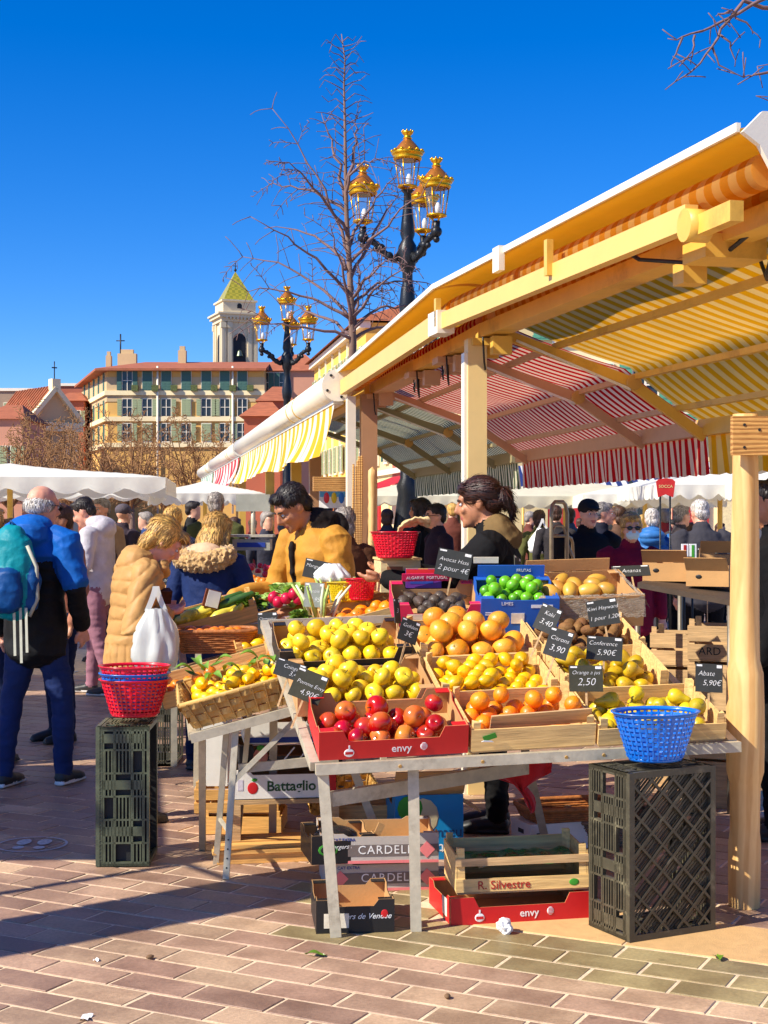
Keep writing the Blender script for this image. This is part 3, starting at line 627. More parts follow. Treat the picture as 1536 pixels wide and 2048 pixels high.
def right_awning(o, s0, s1, fab, val, arms, bars=(.22, .52, .80), frame=alu):
    """folding-arm awning that slopes down to the right; o is in the row frame"""
    def fn(u, v):
        t_, z = prof_at(u); s = s0+(s1-s0)*v
        return Vector((t_, s, z+.012*math.sin(v*19)*math.sin(u*math.pi)-.02*abs(math.sin(u*2*math.pi))))
    f = MB().grid(fn, 24, 40); f.build('fabric', fab, o)
    fz = PROF[2][1]; fx = PROF[2][0]
    MB().bb(fx-.04, fx+.05, s0-.02, s1+.02, fz-.075, fz+.02).build('front_bar', frame, o)
    def vl(u, v):
        s = s0+(s1-s0)*u; return Vector((fx+.02+.012*math.sin(s*21)*v+.02*v, s, fz-.07-.235*v-.006*math.sin(s*40)*v))
    MB().grid(vl, 80, 4).build('valance', val, o)
    for u in bars:
        t_, z = prof_at(u); MB().bb(t_-.02, t_+.02, s0, s1, z-.062, z-.03).build('purlin', frame, o)
    for s in arms:
        a = MB()
        for (p, q) in ((PROF[0], PROF[1]), (PROF[1], PROF[2])): a.beam((p[0], s, p[1]-.10), (q[0]-.02, s, q[1]-.085), .036, .06)
        ao = a.build('folding_arm', frame, o)
        MB().tube([(PROF[1][0], s-.045, PROF[1][1]-.095), (PROF[1][0], s+.045, PROF[1][1]-.095)], .045, 10).build('elbow', ribm, ao)
        MB().beam((PROF[0][0]+.1, s-.03, PROF[0][1]-.15), (PROF[1][0]-.02, s-.03, PROF[1][1]-.135), .008, .014).build('lit_edge', pm('lit_edge_white', (.85, .84, .8), .4), ao)  # white strip paints the sunlit line along the arm
def sheet(mb, fn, nu, nv, th=.012):
    c = MB().grid(fn, nu, nv); n = len(c.v); c.v += [(x, y, z-th) for x, y, z in c.v]; c.f += [tuple(i+n for i in f[::-1]) for f in c.f]; c.m *= 2; c.sm *= 2
    w = nu+1
    for i in range(nv):
        for k in (0, nu): a, b_ = i*w+k, (i+1)*w+k; c.add([c.v[a], c.v[b_], c.v[b_+n], c.v[a+n]], [(0, 1, 2, 3)])
    for i in range(nu):
        for k in (0, nv): a = k*w+i; c.add([c.v[a], c.v[a+1], c.v[a+1+n], c.v[a+n]], [(0, 1, 2, 3)])
    return c
def spine(o, s0, s1, roll, cover_mat, z0=2.97, z1=2.97, flare=0., fm=alu, rolls=True):
    MB().bb(.02, .14, s0, s1, 2.61, 2.69).build('spine_beam', fm, o)
    if rolls:
        MB().tube([(-.10, s0+.05, z0-.11), (-.10, s1-.05, z1-.11)], .06, 20).build('left_roll', roll, o)
        MB().tube([(.13, s0+.1, 2.745), (.13, s1-.1, 2.745)], .04, 14).build('right_roll', roll, o)
    def cv(u, v):
        s = s0-.03+(s1-s0+.06)*v; x = -.24+.36*u; w = flare*max(0, 1-v*3)
        return Vector((x-w*.3, s, z0+(z1-z0)*v+.035*math.sin(math.pi*(u*.9))-w*.3))
    sheet(None, cv, 10, 12).build('cover', cover_mat, o)
    MB().beam((-.245, s0-.03, z0+.004), (-.245, s1+.03, z1+.004), .016, .03).build('cover_edge', whitebox, o)
def brackets(o, ss, fm):
    for s in ss:
        b_ = MB().bb(-.03, .2, s-.09, s+.09, 2.56, 2.6).bb(.06, .17, s-.2, s-.12, 2.5, 2.6).bb(.04, .15, s+.03, s+.08, 2.5, 2.57)
        b_.build('bracket', fm, o)
        cb = MB()
        for d, q in ((-.05, .14), (.12, .10)):
            cb.tube([(.03+d*.3, s+d-.09, 2.6), (.03, s+d-.06, 2.6-q), (.05, s+d, 2.6-q*1.25), (.06, s+d+.06, 2.6-q), (.06, s+d+.09, 2.6)], .006, 5)
        cb.build('cable_loop', cable, o)
# ---- near yellow module
o = thing('market_awning', 'long yellow cloth ridge and cream post left of the seller', 'awning', ROW)
MB().bb(-.05, .06, -.05, .05, 0, 2.6).build('post', pm('cream_post', S(236, 206, 140), .45, var=.05, vs=4, bump=.05, dirt=S(200, 170, 120), dv=.62), o)
MB().bb(-.07, -.0501, -.04, .04, 0, 2.52).build('white_strip', whitebox, o)  # white strip stands in for the sunlit left side of the post
brackets(o, (.0,), alu)
fbm = pm('cream_bar', S(232, 192, 104), .42, var=.04, vs=4, bump=.04)  # bar colour carries the same golden bounce light
spine(o, -.02, 3.95, yel, coverm, 2.89, 2.80)
MB().beam((-.19, .12, 2.70), (-.21, 3.95, 2.66), .05, .12).build('left_front_bar', fbm, o)
# the near length of the roof ridge, turned a little against the rest of the row
NEAR = T(.52, 8.6, 0) @ RZ(13.5)
o = thing('market_awning', 'near yellow striped awning with folding arms and white end plate over the fruit stall', 'awning', NEAR)
right_awning(o, -4.8, -.02, yel, yel, (-.06, -4.3))
spine(o, -3.72, .0, yel, coverm, 2.85, 2.89, .0)
pr = [(-.25, 2.83), (-.19, 2.79), (-.12, 2.67), (.4, 2.66), (.4, 2.84), (.1, 2.91), (-.18, 2.90)]
MB().prism(pr, -.012, .012, M=Matrix(((1, 0, 0, 0), (0, 0, 1, -3.78), (0, 1, 0, 0), (0, 0, 0, 1)))).build('end_plate', whitebox, o)
MB().beam((-.2, -3.3, 2.65), (-.2, -.1, 2.69), .05, .09).build('left_front_bar', fbm, o)
MB().bb(-.25, -.15, -.1, .1, 2.62, 2.75).build('joint_clamp', whitebox, o)
kn = MB().tube([(-.23, -3.3, 2.62), (-.14, -3.3, 2.62)], .06, 16).bb(-.2, -.15, -3.6, -3.3, 2.58, 2.65); kn.build('arm_knuckle', alu, o)
for s in (-1.9, -.05): MB().bb(-.25, -.22, s-.02, s+.02, 2.66, 2.82).build('hook', alu, o)
MB().bb(-.275, -.245, -1.3, -1.2, 2.78, 2.9).build('roof_clip', whitebox, o)
MB().tube([(.1, -3.3, 2.66), (.05, -3.1, 2.58), (-.02, -2.9, 2.56), (-.1, -2.6, 2.62), (-.17, -2.45, 2.72)], .009, 6).build('power_cable', cable, o)
MB().bb(-.05, .2, -3.1, -2.9, 2.55, 2.64).bb(.0, .1, -2.8, -2.7, 2.5, 2.6).build('bracket', alu, o)
MB().tube([(.14, -3.3, 2.62), (.2, -3.1, 2.5), (.28, -2.95, 2.5), (.33, -2.8, 2.6)], .008, 6).build('cable_loop', cable, o)
# ---- red module behind it
o = thing('market_awning', 'red and white striped awning behind the seller', 'awning', ROW, )
redfr = pm('tan_arm', S(206, 160, 120), .45, var=.06, vs=5, bump=.05)
right_awning(o, .12, 4.4, redm, redm, (1.1, 4.05), frame=redfr)
MB().bb(.02, .16, 2.02, 4.4, 2.6, 2.7).build('spine_beam', redfr, o)
MB().tube([(.1, .2, 2.73), (.1, 4.3, 2.73)], .05, 14).build('right_roll', redm, o)
MB().bb(-.07, .06, 3.84, 3.96, 0, 2.6).build('post', pm('brown_post', S(178, 134, 96), .5, var=.08, vs=4, bump=.05), o)
MB().bb(-.19, -.12, 3.84, 3.94, 1.6, 2.58).build('white_strip', whitebox, o)
brackets(o, (1.0, 2.0, 3.9), redfr)
# ---- green module
o = thing('market_awning', 'dark green and white striped awning beyond the red one', 'awning', ROW)
grfr = pm('olive_arm', S(150, 140, 104), .5, var=.06, vs=5, bump=.05)
right_awning(o, 4.55, 9.5, grn, grn, (5.2, 7.2, 9.2), frame=grfr)
MB().bb(.02, .16, 4.42, 9.5, 2.6, 2.7).build('spine_beam', grfr, o)
for s in (7.6,): MB().bb(-.06, .06, s, s+.12, 0, 2.6).build('post', MATS['brown_post'], o)
# ---- retracted awnings on the aisle side: long boxes with hanging valances
def cassette(label, s0, s1, mat, post=()):
    o = thing('awning_cassette', label, 'awning', ROW, 'rolled up awnings on the aisle side')
    cx_, cz = -.25, 2.68
    b_ = MB().tube([(cx_, s0, cz), (cx_, s1, cz)], .125, 24); b_.build('housing', whitebox, o)
    for s in (s0+2.4*(s1-s0)/11, s0+3.0*(s1-s0)/11): MB().tube([(cx_, s, cz), (cx_, s+.06, cz)], .129, 24).build('seam_ring', alu, o)
    ec = MB().tube([(cx_, s0-.03, cz), (cx_, s0-.001, cz)], .135, 24).bb(cx_+.05, cx_+.16, s0-.028, s0-.002, cz+.05, cz+.15); eo = ec.build('end_cap', whitebox, o)
    for a in (.6, 2.2, 3.6, 5.0): MB().tube([(cx_+.1*math.cos(a), s0-.036, cz+.1*math.sin(a)), (cx_+.1*math.cos(a), s0-.028, cz+.1*math.sin(a))], .012, 8).build('screw', cable, eo)
    MB().bb(cx_-.03, cx_+.06, s0+.05, s1, cz-.15, cz-.115).build('front_bar', whitebox, o)
    def vl(u, v):
        s = s0+.05+(s1-s0-.1)*u; blow = (.10+.05*math.sin(s*1.3))*v*v
        return Vector((cx_-.02-blow+.018*math.sin(s*9)*v, s+(.38*v*max(0, 1-u*9)), cz-.15-.42*v+.02*math.sin(s*2.1)*v))
    MB().grid(vl, 120, 8).build('valance', mat, o)
    MB().bb(-.02, .1, s0, s1, 2.6, 2.75).build('spine_beam', alu, o)
    MB().add([(-.2, s0, 2.82), (.15, s0, 2.86), (.15, s1, 2.86), (-.2, s1, 2.82), (-.2, s0, 2.81), (.15, s0, 2.85), (.15, s1, 2.85), (-.2, s1, 2.81)], [(0, 1, 2, 3), (7, 6, 5, 4), (0, 4, 5, 1), (0, 3, 7, 4)]).build('cover', roofm, o)
    for s in post: MB().bb(-.06, .06, s, s+.12, 0, 2.6).build('post', alu, o)
cassette('cream roller box with yellow and white valance on the aisle side', 4.0, 15.1, yel_b, (9.5, 13.0))
cassette('cream roller box with red and white valance beyond the yellow one', 15.4, 23.0, redf, (18.5,))
cassette('far cream roller box with pale green valance at the end of the row', 23.3, 29.0, grf, (26.,))
# ---- rough wooden post with plank at the right
def grain(key, c1, c2, sc, bd='Z'):
    m, t, b = _new(key); co = _coords(t, sc); n0 = _n(t, 'ShaderNodeTexNoise', Scale=1.6, Detail=3.); t.links.new(co, n0.inputs['Vector'])
    w = _n(t, 'ShaderNodeTexWave', Scale=1.1, Distortion=7., Detail=3.); w.inputs['Detail Scale'].default_value = .9; w.bands_direction = bd; t.links.new(co, w.inputs['Vector'])
    n1 = _n(t, 'ShaderNodeTexNoise', Scale=14., Detail=5.); t.links.new(co, n1.inputs['Vector'])
    c = _ramp(t, w.outputs[0], [(.25, c2), (.6, c1)]); c = _mix(t, .35, c, _ramp(t, n1.outputs[0], [(.3, c2), (.7, c1)])); t.links.new(c, b.inputs['Base Color']); b.inputs['Roughness'].default_value = .62
    bp = _n(t, 'ShaderNodeBump', Strength=.3, Distance=.004); t.links.new(w.outputs[0], bp.inputs['Height']); t.links.new(bp.outputs[0], b.inputs['Normal']); return m
wpost = grain('stripped_log', S(236, 196, 130), S(212, 162, 96), (5, 5, .9), 'X')
plank = grain('pine_plank', S(214, 164, 92), S(150, 96, 40), (2.2, 9, 16))
pb = G(1490, 1812)
o = thing('timber_post', 'rough peeled wooden post with a plank nailed near its top', 'post', T(pb.x, pb.y, 0))
prf = []
def wob(a, z): return .10*noise.noise(Vector((math.cos(a)*1.3, math.sin(a)*1.3, z*1.7)))+.04*math.sin(3*a+z*5)
MB().lathe([(.058+.006*math.sin(z*2.3)+(.012 if 0.5 < z < 1.0 else 0)+(.006 if z < .3 else 0), z) for z in [i*.05 for i in range(40)]]+[(.05, 2.0), (.001, 2.003)], 14, wob=wob).build('log', wpost, o)
pk = MB().bb(-.075, 1.3, -.115, -.068, 1.83, 1.985); pk.build('plank', plank, o)
for x, z in ((-.03, 1.95), (-.03, 1.86), (.03, 1.93)): MB().tube([(x, -.118, z), (x, -.114, z)], .006, 8).build('nail', cable, o)
pl = MB()
def wrap(u, v):
    a = -2.6+u*3.4; z = .66+.5*v; r = .066+.02*(1-v)*(u)+.004*math.sin(9*v+5*u); return Vector((r*math.cos(a), r*math.sin(a), z))
# thin peeling bark sheet on the post
# ---- unseen stalls added left of the aisle, gaps included, to shade the paving
shm = cloth('shade_canvas', S(214, 202, 176), .12)
def shade_stall(label, M, w, L, z):
    o = thing('shade_stall', label, 'stall', M)
    MB().grid(lambda u, v: Vector((-w+w*u, L*v, z+.4*math.sin(math.pi*u))), 10, 4).build('canopy', shm, o)
    for s in (.05, L-.05): MB().bb(-w/2-.06, -w/2+.06, s-.05, s+.05, 0, z+.38).build('post', alu, o)
    for q in (-w, 0): MB().bb(q-.03, q+.03, 0, L, z-.06, z-.005).build('edge_bar', alu, o)
for i, (s0, L, lab) in enumerate(((0, 2.7, 'unseen canvas stall added for shade across the aisle, nearest of three'), (2.95, 3.6, 'unseen canvas stall added for shade across the aisle, middle of three'), (6.9, 7.0, 'long unseen canvas stall added for shade across the aisle, farthest of three'))):
    p = Vector((-3.75, 5.45, 0))+Vector((-.165, .986, 0))*s0; shade_stall(lab, T(p.x, p.y, 0) @ RZ(ROWA), 3.6, L, 2.6)
o = thing('shade_stall', 'unseen narrow roll on two posts, added to cast a shadow band', 'stall', T(-5.0, 3.55, 0) @ RZ(38))  # unseen roll, added and turned to cast the slanted shadow band
MB().bb(0, 2.55, -.22, .22, 2.55, 2.75).build('shade_roll', whitebox, o)
for x in (.2, 2.2): MB().bb(x-.04, x+.04, -.04, .04, 0, 2.55).build('post', alu, o)
MB().tube([(0, .62, 2.6), (2.9, .62, 2.6)], .025, 8).build('tie_rod', alu, o); MB().tube([(.2, 0, 2.6), (.2, .62, 2.6)], .02, 8).build('tie_rod', alu, o); MB().tube([(2.2, 0, 2.6), (2.2, .62, 2.6)], .02, 8).build('tie_rod', alu, o)
# ================================================================== TABLES, CRATES, FRUIT
steel = pm('galvanised', S(192, 182, 158), .45, metal=.15, var=.16, vs=18, bump=.12, dirt=S(128, 112, 90), dv=.56)
pinew = wood('pale_pine', S(232, 190, 122)); pinew2 = wood('honey_pine', S(222, 168, 92)); pinew3 = wood('grey_pine', S(196, 160, 112))
kraft = pm('kraft_card', S(196, 150, 96), .85, var=.08, vs=8, bump=.1, bs=90)
def card(key, c): return pm('card_'+key, c, .55, var=.06, vs=10, bump=.06, bs=80, coat=.1, dirt=tuple(x*.8 for x in c), dv=.66)
cred, cpink, cblue, cblack, cwhite, cgrey, cteal = card('red', S(204, 20, 24)), card('pink', S(214, 28, 84)), card('blue', S(26, 92, 184)), card('black', S(26, 24, 24)), card('white', S(236, 232, 222)), card('grey', S(186, 178, 168)), card('teal', S(0, 130, 190))
inkw, inkg, inkr, inkb, inkk = pm('ink_white', (.86, .86, .84), .6, bump=0), pm('ink_green', S(60, 150, 40), .6, bump=0), pm('ink_red', S(176, 24, 24), .6, bump=0), pm('ink_blue', S(30, 60, 150), .6, bump=0), pm('ink_black', S(24, 40, 30), .6, bump=0)
chalkm = pm('chalk', (.82, .82, .78), .9, var=.3, vs=200, bump=.1); slate = pm('slate', S(44, 46, 44), .7, var=.25, vs=14, bump=.08)
u_ = Vector((.987, .156, .028)).normalized(); v_ = Vector((-.15, .95, .27)); v_ = (v_-u_*v_.dot(u_)).normalized(); n_ = u_.cross(v_)
FL = Vector((-.24, 5.66, .66))
MT = basis(FL, u_, v_, n_)                       # main sloping display: x right, y up the slope
sx_ = Vector((.955, .157, .255)).normalized(); sy_ = Vector((-.165, .986, .16)); sy_ = sy_.normalized(); sx0_ = sx_.copy(); sx_ = (sx_-sy_*sx_.dot(sy_)).normalized(); sn_ = sx_.cross(sy_)
MS = basis(Vector((-.83, 6.6, .65)), sx_, sy_, sn_)   # side display: x up the slope to the right, y away
# ---- trestle tables
o = thing('trestle_table', 'metal trestle table carrying the sloping main fruit display', 'table')
def mp(x, y, z=0): return MT @ Vector((x, y, z))
MB().beam(mp(-.02, -.015, -.025), mp(1.66, -.015, -.025), .04, .04).build('front_rail', steel, o)
MB().beam(mp(-.02, .01, -.025), mp(-.08, 1.62, -.025), .035, .035).build('side_rail', steel, o)
MB().beam(mp(1.64, .01, -.025), mp(1.6, 1.62, -.025), .035, .035).build('side_rail', steel, o)
MB().beam(mp(-.06, 1.62, -.025), mp(1.6, 1.62, -.025), .035, .035).build('back_rail', steel, o)
for y in (.42, .82, 1.22): MB().beam(mp(0, y, -.022), mp(1.62, y, -.022), .09, .016).build('deck_board', pinew3, o)
def leg(o, a, b, w=.036, d=.024, mat=None, nm='leg'):
    return MB().beam(a, b, w, d, up=Vector((0, 1, 0))).build(nm, mat or steel, o)
l1 = G(672, 1874); l2 = G(832, 1862)
leg(o, mp(.01, .0, -.05), l1, .042); leg(o, mp(.36, .02, -.05), l2, .042)
for px, py, x, y in ((775, 1720, .1, 1.2), (1095, 1700, .9, .62), (1420, 1700, 1.55, .5), (545, 1690, -.06, 1.3)):
    g_ = G(px, py); leg(o, mp(x, y, -.04), g_)
def at_z(a, b, z): k = (z-a.z)/(b.z-a.z); return a.lerp(b, k)
pA = at_z(mp(.01, 0, -.05), l1, .50); pB = mp(.95, .62, -.04); pB.z = .50
MB().beam(at_z(mp(.01, 0, -.05), l1, .51)+Vector((.02, .03, 0)), Vector((pB.x, pB.y-.1, .53)), .03, .055).build('stretcher', steel, o)
MB().beam(mp(.9, .62, -.06)+Vector((0, 0, -.02)), mp(1.55, .5, -.06)+Vector((0, 0, -.02)), .02, .03).build('stretcher', steel, o)
for x in (.3, .62, .95, 1.1): MB().tube([mp(x, -.037, -.022), mp(x, -.033, -.022)], .007, 8).build('bolt', ribm, o)
o = thing('trestle_table', 'metal trestle side table with folding legs under the lemon basket', 'table')
def sp_(x, y, z=0): return MS @ Vector((x, y, z))
MB().beam(sp_(-.03, -.02, -.03), sp_(.52, -.02, -.03), .04, .04).build('end_rail', steel, o)
MB().beam(sp_(-.02, 0, -.03), sp_(-.02, 2.3, -.03), .035, .035).build('low_rail', steel, o)
MB().beam(sp_(.98, .9, -.03), sp_(.98, 2.3, -.03), .035, .035).build('high_rail', steel, o)
for y in (.6, 1.2, 1.9): MB().beam(sp_(0, y, -.03), sp_(.98, y, -.03), .09, .016).build('deck_board', pinew3, o)
a1, a2 = G(452, 1758), G(432, 1728)
leg(o, sp_(.17, -.0, -.05), a1, .028); leg(o, sp_(.13, .03, -.05), a2, .026); leg(o, sp_(.02, .04, -.05), G(405, 1700), .03); leg(o, sp_(.26, .3, -.05), G(475, 1690), .024)
leg(o, sp_(.5, .02, -.05), at_z(sp_(.15, 0, -.05), a1, .40), .022, nm='brace'); leg(o, sp_(.1, 2.2, -.05), Vector((-1.1, 8.8, 0))); leg(o, sp_(.9, 2.2, -.05), Vector((-.3, 8.95, 0)))
MB().beam(at_z(sp_(.17, 0, -.05), a1, .47)+Vector((.02, .02, 0)), at_z(sp_(.17, 0, -.05), a1, .47)+Vector((.46, .1, .03)), .02, .04).build('stretcher', steel, o)
MB().beam(at_z(sp_(.17, 0, -.05), a1, .2), at_z(sp_(.13, .03, -.05), a2, .22), .014, .014).build('stretcher', steel, o)
for z in (.05, .09, .13, .17): MB().tube([at_z(sp_(.17, 0, -.05), a1, z)+Vector((0, -.014, 0)), at_z(sp_(.17, 0, -.05), a1, z)+Vector((0, -.010, 0))], .004, 6).build('leg_hole', cable, o)
# ---- crates and cartons
def wood_crate(label, M, w, d, h, mat=None, slats=1, front=None, side=None, post=.03, tall=.025, floor=True, cat='crate', group=None, name='wooden_crate'):
    mat = mat or pinew; o = thing(name, label, cat, M, group); t = .007; fh = front or h; sh = side or h
    for y0, y1, hh in ((0, t, fh), (d-t, d, h)):
        for k in range(slats):
            z0 = hh*k/slats+.004; z1 = hh*(k+1)/slats-(.012 if slats > 1 else 0); MB().bb(.0, w, y0, y1, z0, z1).build('slat', mat, o)
    for x0, x1 in ((0, t), (w-t, w)):
        for k in range(slats):
            z0 = sh*k/slats+.006; z1 = sh*(k+1)/slats-(.012 if slats > 1 else 0)
            MB().bb(x0, x1, t+.001, d-t-.001, z0, z1).build('slat', mat, o)
    for x, y in ((t, t), (w-t, t), (t, d-t), (w-t, d-t)):
        gx, gy = (1 if x < w/2 else -1), (1 if y < d/2 else -1); e = .0012
        pts = [(x+gx*e, y+gy*e), (x+gx*post, y+gy*e), (x+gx*e, y+gy*post)]
        if gx*gy < 0: pts = pts[::-1]
        MB().prism(pts, .004, h+tall).build('corner_post', mat, o)
    if floor: MB().bb(.004, w-.004, .004, d-.004, -.004, .003).build('base', pinew3, o)
    return o
def carton(label, M, w, d, h, mat, inner=None, notch=.45, low=.55, cat='carton', name='carton', side_notch=True, group=None, flap=True):
    o = thing(name, label, cat, M, group); inner = inner or kraft; t = .005
    def panel(nm, W_, H_, Mx, lo):
        a = W_*(1-notch)/2; s_ = .02; p = [(0, 0), (W_, 0), (W_, H_), (W_-a, H_), (W_-a-s_, H_*lo), (a+s_, H_*lo), (a, H_), (0, H_)] if lo < 1 else [(0, 0), (W_, 0), (W_, H_), (0, H_)]
        mb = MB().prism(p, 0, t*.5, 0, Mx); mb.prism(p, t*.5, t, 1, Mx); mb.build(nm, [mat, inner], o)
    up = Matrix(((1, 0, 0, 0), (0, 0, 1, 0), (0, 1, 0, 0), (0, 0, 0, 1)))
    panel('front_panel', w, h, up, low)
    panel('back_panel', w, h, T(0, d, 0) @ Matrix(((1, 0, 0, 0), (0, 0, -1, 0), (0, 1, 0, 0), (0, 0, 0, 1))), low)
    sl_ = .8 if side_notch else 1.1
    panel('side_panel', d-2*t-.002, h, T(0, t+.001, 0) @ Matrix(((0, 0, 1, 0), (1, 0, 0, 0), (0, 1, 0, 0), (0, 0, 0, 1))), sl_)
    panel('side_panel', d-2*t-.002, h, T(w, t+.001, 0) @ Matrix(((0, 0, -1, 0), (1, 0, 0, 0), (0, 1, 0, 0), (0, 0, 0, 1))), sl_)
    MB().bb(t+.001, w-t-.001, t+.001, d-t-.001, 0, .005).build('base', inner, o)
    if flap:
        for x0, x1 in ((t+.001, .06), (w-.06, w-t-.001)):
            for y0, y1 in ((t+.001, .045), (d-.045, d-t-.001)): MB().bb(x0, x1, y0, y1, h-.006, h-.002).build('corner_flap', mat, o)
    return o
def on_front(o, s, x, z, size, mat, **kw): return text(s, size, T(x, -.0012, z) @ FRONT, mat, o, **kw)
def envy(o, w):
    on_front(o, 'envy', w*.55, .034, .042, inkw, weight=.0003); e = MB().ell((w*.70, -.001, .038), (.014, .0012, .016), 12, 6)
    e.build('apple_logo', inkw, o)
    q = MB()
    for k in range(5): q.bb(w*.70-.010, w*.70+.010, -.0028, -.0024, .026+k*.0055, .028+k*.0055)
    q.build('logo_line', cred, o)
    ap = MB().ell((w*.2, -.001, .026), (.020, .0012, .017), 12, 6).bb(w*.2-.003, w*.2+.003, -.002, 0, .043, .056); ap.build('apple_logo', inkw, o); MB().bb(w*.2-.015, w*.2+.015, -.0031, -.0026, .02, .031).build('logo_line', cred, o)
# ---- fruit ---------------------------------------------------------------
stemm = pm('stem', S(90, 64, 30), .8)
def closed(prof): return [(1e-4, prof[0][1])]+prof+[(1e-4, prof[-1][1])]
def mk_apple(nm, mat, r, squash=.9):
    pr = []
    for j in range(15):
        a = math.pi*j/14; rr = math.sin(a); z = -math.cos(a)
        z2 = z*squash; dip = math.exp(-(rr/.28)**2); z2 += (-.22*dip if z > 0 else .16*dip); pr.append((max(rr, .002)*(1+.05*z), z2))
    mb = MB().lathe([(x*r, z*r) for x, z in pr], 20, wob=lambda a, z: .015*math.cos(5*a)*(-z/r if z < 0 else .2)); mb.tube([(0, 0, r*.62), (r*.06, 0, r*.95), (r*.12, 0, r*1.1)], r*.045, 5, 1)
    return mb.mesh(nm, [mat, stemm])
def mk_round(nm, mat, r, sq=.95, stem=True):
    mb = MB().lathe([(max(.002, math.sin(math.pi*j/13))*r*(1-.0*j), -math.cos(math.pi*j/13)*r*sq*(1-.07*math.exp(-(math.sin(math.pi*j/13)/.2)**2))) for j in range(14)], 20)
    if stem: mb.ell((0, 0, r*sq*.94), (r*.09, r*.09, r*.03), 6, 4, 1)
    return mb.mesh(nm, [mat, pm('green_stem', S(110, 120, 50), .8)])
def mk_lemon(nm, mat, r):
    pr = [(.001, -1.42), (.12, -1.4), (.22, -1.28), (.42, -1.1), (.68, -.85), (.88, -.5), (1, 0), (.93, .42), (.74, .8), (.5, 1.05), (.3, 1.15), (.18, 1.25), (.1, 1.32), (.001, 1.33)]
    return MB().lathe([(x*r, z*r) for x, z in pr], 18).mesh(nm, mat)
def mk_pear(nm, mat, r):
    pr = [(.001, -.9), (.15, -.88), (.3, -.95), (.6, -.88), (.88, -.6), (1, -.15), (.93, .28), (.72, .68), (.52, 1.0), (.42, 1.3), (.36, 1.55), (.24, 1.75), (.08, 1.8), (.001, 1.8)]
    mb = MB().lathe([(x*r, z*r) for x, z in pr], 18, wob=lambda a, z: .04*math.cos(2*a+z*20)+.03*math.sin(3*a)); mb.tube([(0, 0, 1.75*r), (.06*r, 0, 2.1*r), (.2*r, 0, 2.4*r)], r*.06, 5, 1)
    return mb.mesh(nm, [mat, stemm])
def mk_ell(nm, mat, a, b, c):
    mb = MB().ell((0, 0, 0), (a, b, c), 18, 12); mb.ell((0, 0, c*.98), (a*.12, a*.12, c*.05), 6, 4, 1); return mb.mesh(nm, [mat, stemm])
f_yel = fruit('skin_golden', S(246, 202, 18), S(246, 214, 48), 1.2, rough=.36, spots=S(190, 150, 40))
f_rus = fruit('skin_russet', S(226, 176, 60), S(206, 150, 62), 1.4, rough=.45, spots=S(150, 110, 40))
f_lem = fruit('skin_lemon', S(244, 186, 2), S(250, 200, 12), 1.5, rough=.38, bump=.2)
f_org = fruit('skin_orange', S(240, 126, 4), S(250, 146, 20), 1.5, rough=.4, bump=.22)
f_grp = fruit('skin_grapefruit', S(246, 150, 24), S(244, 176, 60), 1.2, rough=.36, bump=.18)
f_env = fruit('skin_envy', S(186, 10, 22), S(238, 150, 50), .9, .50, .72, rough=.22, vstretch=.5, coat=.3)
f_kiw = fruit('skin_kiwi', S(150, 106, 56), S(118, 78, 38), 4, rough=.8, bump=.35, coat=0)
f_per = fruit('skin_pear', S(222, 188, 24), S(196, 156, 30), 1.4, rough=.42, spots=S(120, 96, 40))
f_pe2 = fruit('skin_pear_green', S(196, 176, 28), S(230, 196, 30), 1.2, rough=.4, spots=S(110, 92, 40))
f_man = fruit('skin_mango', S(226, 176, 70), S(206, 150, 60), 1.2, rough=.4)
f_lim = fruit('skin_lime', S(90, 170, 20), S(120, 196, 40), 1.5, rough=.35, bump=.15)
f_avo = fruit('skin_avocado', S(58, 48, 42), S(90, 72, 56), 4, rough=.6, bump=.4)
FM = dict(golden=mk_apple('golden_apple', f_yel, .043), russet=mk_apple('russet_apple', f_rus, .041), lemon=mk_lemon('lemon', f_lem, .031), orange=mk_round('orange', f_org, .039), grapefruit=mk_round('grapefruit', f_grp, .054, .93),
          envy=mk_apple('red_apple', f_env, .045, .95), kiwi=mk_ell('kiwi', f_kiw, .026, .028, .037), pear=mk_pear('pear', f_per, .036), pear2=mk_pear('pear', f_pe2, .036), mango=mk_ell('mango', f_man, .036, .04, .055),
          lime=mk_round('lime', f_lim, .029, 1.08, False), avocado=mk_pear('avocado', f_avo, .033), mandarin=mk_round('mandarin', f_org, .031, .85))
FR = dict(golden=.043, russet=.041, lemon=.033, orange=.039, grapefruit=.054, envy=.045, kiwi=.030, pear=.038, pear2=.038, mango=.044, lime=.029, avocado=.036, mandarin=.031)
rf_ = random.Random(5)
def put(kind, M, label, cat, group, any_rot=True, tilt=40, name=None):
    k = FM[kind]
    if kind in ('lemon', 'pear', 'pear2', 'kiwi', 'avocado', 'mango'): rot = RZ(rf_.uniform(0, 360)) @ RX(90+rf_.uniform(-22, 22)) @ RZ(rf_.uniform(0, 360))
    else: rot = RZ(rf_.uniform(0, 360)) @ RX(rf_.uniform(-tilt, tilt)) @ RY(rf_.uniform(-tilt, tilt))
    s = rf_.uniform(.88, 1.06); ob(name or k.name, k, None, M @ rot @ Matrix.Diagonal((s*rf_.uniform(.95, 1.05), s*rf_.uniform(.95, 1.05), s*rf_.uniform(.92, 1.06), 1)), label, cat, group)
ORD = 'zero first second third fourth fifth sixth seventh eighth ninth tenth eleventh twelfth thirteenth fourteenth fifteenth sixteenth seventeenth eighteenth nineteenth twentieth'.split()
NUM = 'zero one two three four five six seven eight nine ten eleven twelve'.split()
